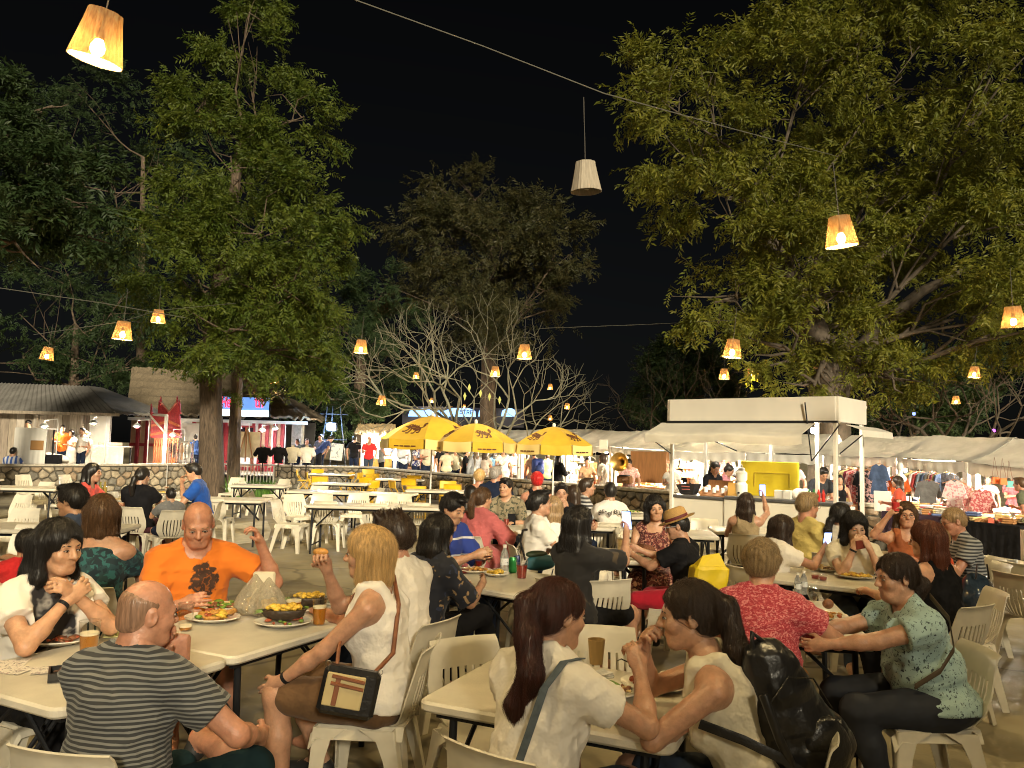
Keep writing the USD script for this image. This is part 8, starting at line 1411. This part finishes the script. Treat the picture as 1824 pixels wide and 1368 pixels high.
# thick old trunk in front of the hut
D = 21.8; g0 = at_z(378, 893, 0); D = g0[1]; g0 = V(g0[0], D, -.05)
lb_ = [lob(452, 30, D, 60, 60), lob(440, 125, D, 85, 70), lob(525, 215, D - .5, 75, 70), lob(345, 195, D, 70, 55), lob(420, 290, D - 1, 120, 90), lob(300, 370, D - 1.2, 80, 65), lob(480, 390, D - 1.5, 130, 100), lob(350, 480, D - 1.4, 110, 90), lob(505, 510, D - 1.2, 110, 85), lob(400, 570, D - 1.8, 100, 62), lob(560, 455, D - .5, 55, 70), lob(500, 625, D - .5, 95, 50), lob(345, 625, D - 1, 60, 52), lob(560, 590, D + .5, 55, 60)]
tree("tall leafy tree with thick fissured trunk before the timbered hut", g0, [g0, pd(375, 760, D), pd(376, 640, D), pd(390, 520, D), pd(410, 400, D), pd(430, 250, D)], [.33, .275, .26, .22, .16, .08], lb_, 6800, leafB, 5, bark, 1.18)
b = pd(419, 790, 27); tree("slimmer dark trunked tree rising in front of the lit sign", V(b[0], 27, 0), [V(b[0], 27, .2), pd(421, 700, 27), pd(424, 600, 27), pd(440, 480, 27)], [.19, .165, .14, .08], [lob(480, 690, 26, 70, 36), lob(440, 640, 27, 90, 50), lob(530, 560, 27, 80, 70), lob(470, 560, 27, 100, 70), lob(555, 650, 27, 60, 50)], 2600, leafB, 6, bark, 1.0)
# overhanging tree at the outer side
b = pd(-160, 800, 16); tree("dim tree overhanging from the picture's edge above the shed", V(b[0], 16, 0), [V(b[0], 16, 0), pd(-150, 600, 16), pd(-100, 400, 16), pd(0, 250, 16)], [.35, .3, .2, .1], [lob(20, 260, 16, 110, 70), lob(110, 340, 15.5, 100, 70), lob(30, 430, 15, 120, 70), lob(150, 410, 16, 80, 60), lob(-60, 330, 16, 130, 130), lob(70, 190, 17, 80, 50)], 2600, leafC, 7, bark, 1.0, 1.25)
# darker trees behind
b = pd(870, 800, 37); tree("dark leafy tree towering behind the bare tree", V(b[0], 37, 0), [V(b[0], 37, 0), pd(870, 640, 37), pd(865, 480, 37)], [.4, .3, .12], [lob(840, 350, 38, 110, 60), lob(780, 420, 37, 90, 75), lob(870, 450, 36, 120, 90), lob(955, 430, 36, 85, 80), lob(990, 480, 35, 60, 55), lob(800, 540, 36, 120, 70), lob(930, 560, 35, 110, 65)], 5600, leafD, 9, bark, 1.5)
for i, (lb, px, d, L) in enumerate([("dark tree filling the gap between the thick trunk and the bare tree", 640, 36, [(600, 560, 65, 80), (640, 660, 80, 70), (700, 610, 70, 70), (560, 690, 60, 60), (690, 520, 40, 40), (640, 740, 90, 45)]), ("dark tree mass above the shed's roof", 130, 36, [(60, 560, 120, 90), (190, 600, 110, 90), (130, 480, 130, 80), (250, 520, 90, 90), (40, 650, 80, 50), (240, 650, 70, 40)]), ("dark tree mass high behind the shed", 250, 40, [(90, 260, 130, 100), (220, 330, 110, 120), (170, 180, 90, 70), (300, 290, 80, 90), (20, 380, 90, 80)]),
    ("low dark tree between the tents and the big tree's crown", 1200, 30, [(1215, 660, 60, 50), (1180, 700, 50, 40), (1250, 700, 60, 40)]), ("dark undergrowth tree behind the clothes stalls", 1640, 27, [(1590, 690, 70, 50), (1680, 680, 80, 50), (1620, 740, 90, 40), (1760, 660, 70, 50)])]):
    b = pd(px, 800, d); tree(lb, V(b[0], d, 0), [V(b[0], d, 0), pd(px, 700, d), pd(px + 5, L[0][1] + 20, d)], [.3, .24, .1], [lob(x, y, d + R.uniform(-1, 1), rx, ry) for x, y, rx, ry in L], 2300, leafC, 20 + i, bark, 1.45)
# the market's edge behind the viewer: the trees that keep the moonlight off the near tables
for i, (x, y) in enumerate(((-9, -13), (-2.5, -14.5), (4, -13.5), (10.5, -13))):
    tree("dark tree at the market's edge behind the viewer, %s" % ("first of the row", "second of the row", "third of the row", "last of the row")[i], V(x, y, 0), [V(x, y, 0), V(x, y, 2.6), V(x + .3, y, 5)], [.3, .25, .12], [(V(x - 1.5, y, 5.6), V(2.6, 1.6, 2.2)), (V(x + 1.8, y + .4, 5.2), V(2.6, 1.6, 2.0)), (V(x, y - .4, 7.8), V(2.8, 1.6, 1.8)), (V(x + .5, y, 3.4), V(3.0, 1.4, 1.2)), (V(x - 2.2, y - .3, 3.6), V(2.2, 1.2, 1.4))], 3600, leafC, 60 + i, bark, 1.7)
# bare frangipani and bare twigs
def bare_tree(label, base, h0, levels, spread, seed, r0, L0, barkm=bark2, first=5, flat=.55):
    r = np.random.default_rng(seed); t = thing("bare_tree", label, "tree"); limbs, twigs, tips = [], [], []
    def grow(p, d, L, rr, lv):
        q = [p]; dd = d.copy()
        for _ in range(3): dd = unit(dd + r.normal(size=3) * .10 + V(0, 0, .03)); q.append(q[-1] + dd * L / 3)
        (limbs if lv >= levels - 1 else twigs).append(tube(q, np.linspace(rr, rr * .72, 4), 7 if lv > 2 else 5))
        if lv <= 0: tips.append(q[-1]); return
        for k in range(2 if r.random() < .84 else 3):
            a = r.uniform(0, 2 * PI); s = unit(np.cross(dd, V(math.cos(a), math.sin(a), .3))); nd = unit(dd * .80 + s * r.uniform(.45, .75)); nd[2] = nd[2] * .85 + .05; grow(q[-1], unit(nd), L * r.uniform(.72, .92), rr * .62, lv - 1)
    trunk = [base, base + V(.03, 0, h0 * .5), base + V(0, .02, h0)]; part(t, "trunk", tube(trunk, [r0 * 1.25, r0 * 1.05, r0], 12), barkm, True)
    for k in range(first):
        a = 2 * PI * k / first + r.uniform(-.3, .3); d = unit(V(math.cos(a) * spread, math.sin(a) * spread, flat + r.uniform(-.15, .35))); grow(trunk[-1] - V(0, 0, r.uniform(0, .3)), d, L0 * r.uniform(.9, 1.1), r0 * .55, levels)
    for m in limbs: part(t, "limb", m, barkm, True)
    part(t, "twigs", cat_(twigs), barkm, True, kind="stuff"); return t, tips
D = 25.5; b = pd(842, 800, D)
bt, tips = bare_tree("wide bare frangipani tree with forking grey limbs behind the umbrellas", V(b[0], D, 0), 1.5, 6, 1.0, 4, .15, 1.5, first=7, flat=.40, barkm=M("bark_grey", (.20, .188, .130), .85, var=.3, scale=9))
rr_ = np.random.default_rng(2); ms = [hull([p + rr_.normal(size=3) * .05 for _ in range(5)]) for p in tips[::40]]; lv_ = [pd(842 + x, y, D - .5) for x, y in ((-6, 690), (14, 700), (30, 706), (-14, 705), (48, 712))]
part(bt, "leaves", cat_([hull([q + V(0, 0, .12), q + V(.05, 0, 0), q - V(.05, 0, 0), q + V(0, .03, 0), q - V(0, 0, .16)]) for q in lv_]), M("pale_leaf", (.40, .42, .10), .5), kind="stuff")
D = 24; b = pd(1235, 800, D); bare_tree("smaller bare tree with thin twigs between the tents and the booth roof", V(b[0] - .6, D, 0), 1.6, 5, .8, 8, .09, 1.0, first=4, flat=.8)
D = 21.5; b = pd(1700, 800, D); bare_tree("bare pale branched tree above the clothes stalls", V(b[0], D, 0), 1.7, 5, 1.0, 12, .12, 1.15, first=5, flat=.45)
D = 22.5; b = pd(1610, 800, D); bare_tree("thin bare stems standing beside the forked trunk", V(b[0], D, 0), 1.6, 4, .45, 15, .09, 1.0, first=4, flat=1.0)
for px, py, c, lb in ((1628, 737, (.15, .2, 1), "tiny blue light in the branches by the booth"), (1770, 767, (.6, .1, 1), "tiny violet light behind the outer tents")): single("string_light", ico(.045, (0, 0, 0), 1), emissive("tiny_%d" % px, c, 2.5), lb, "light", pd(px, py, 20), smooth=True)
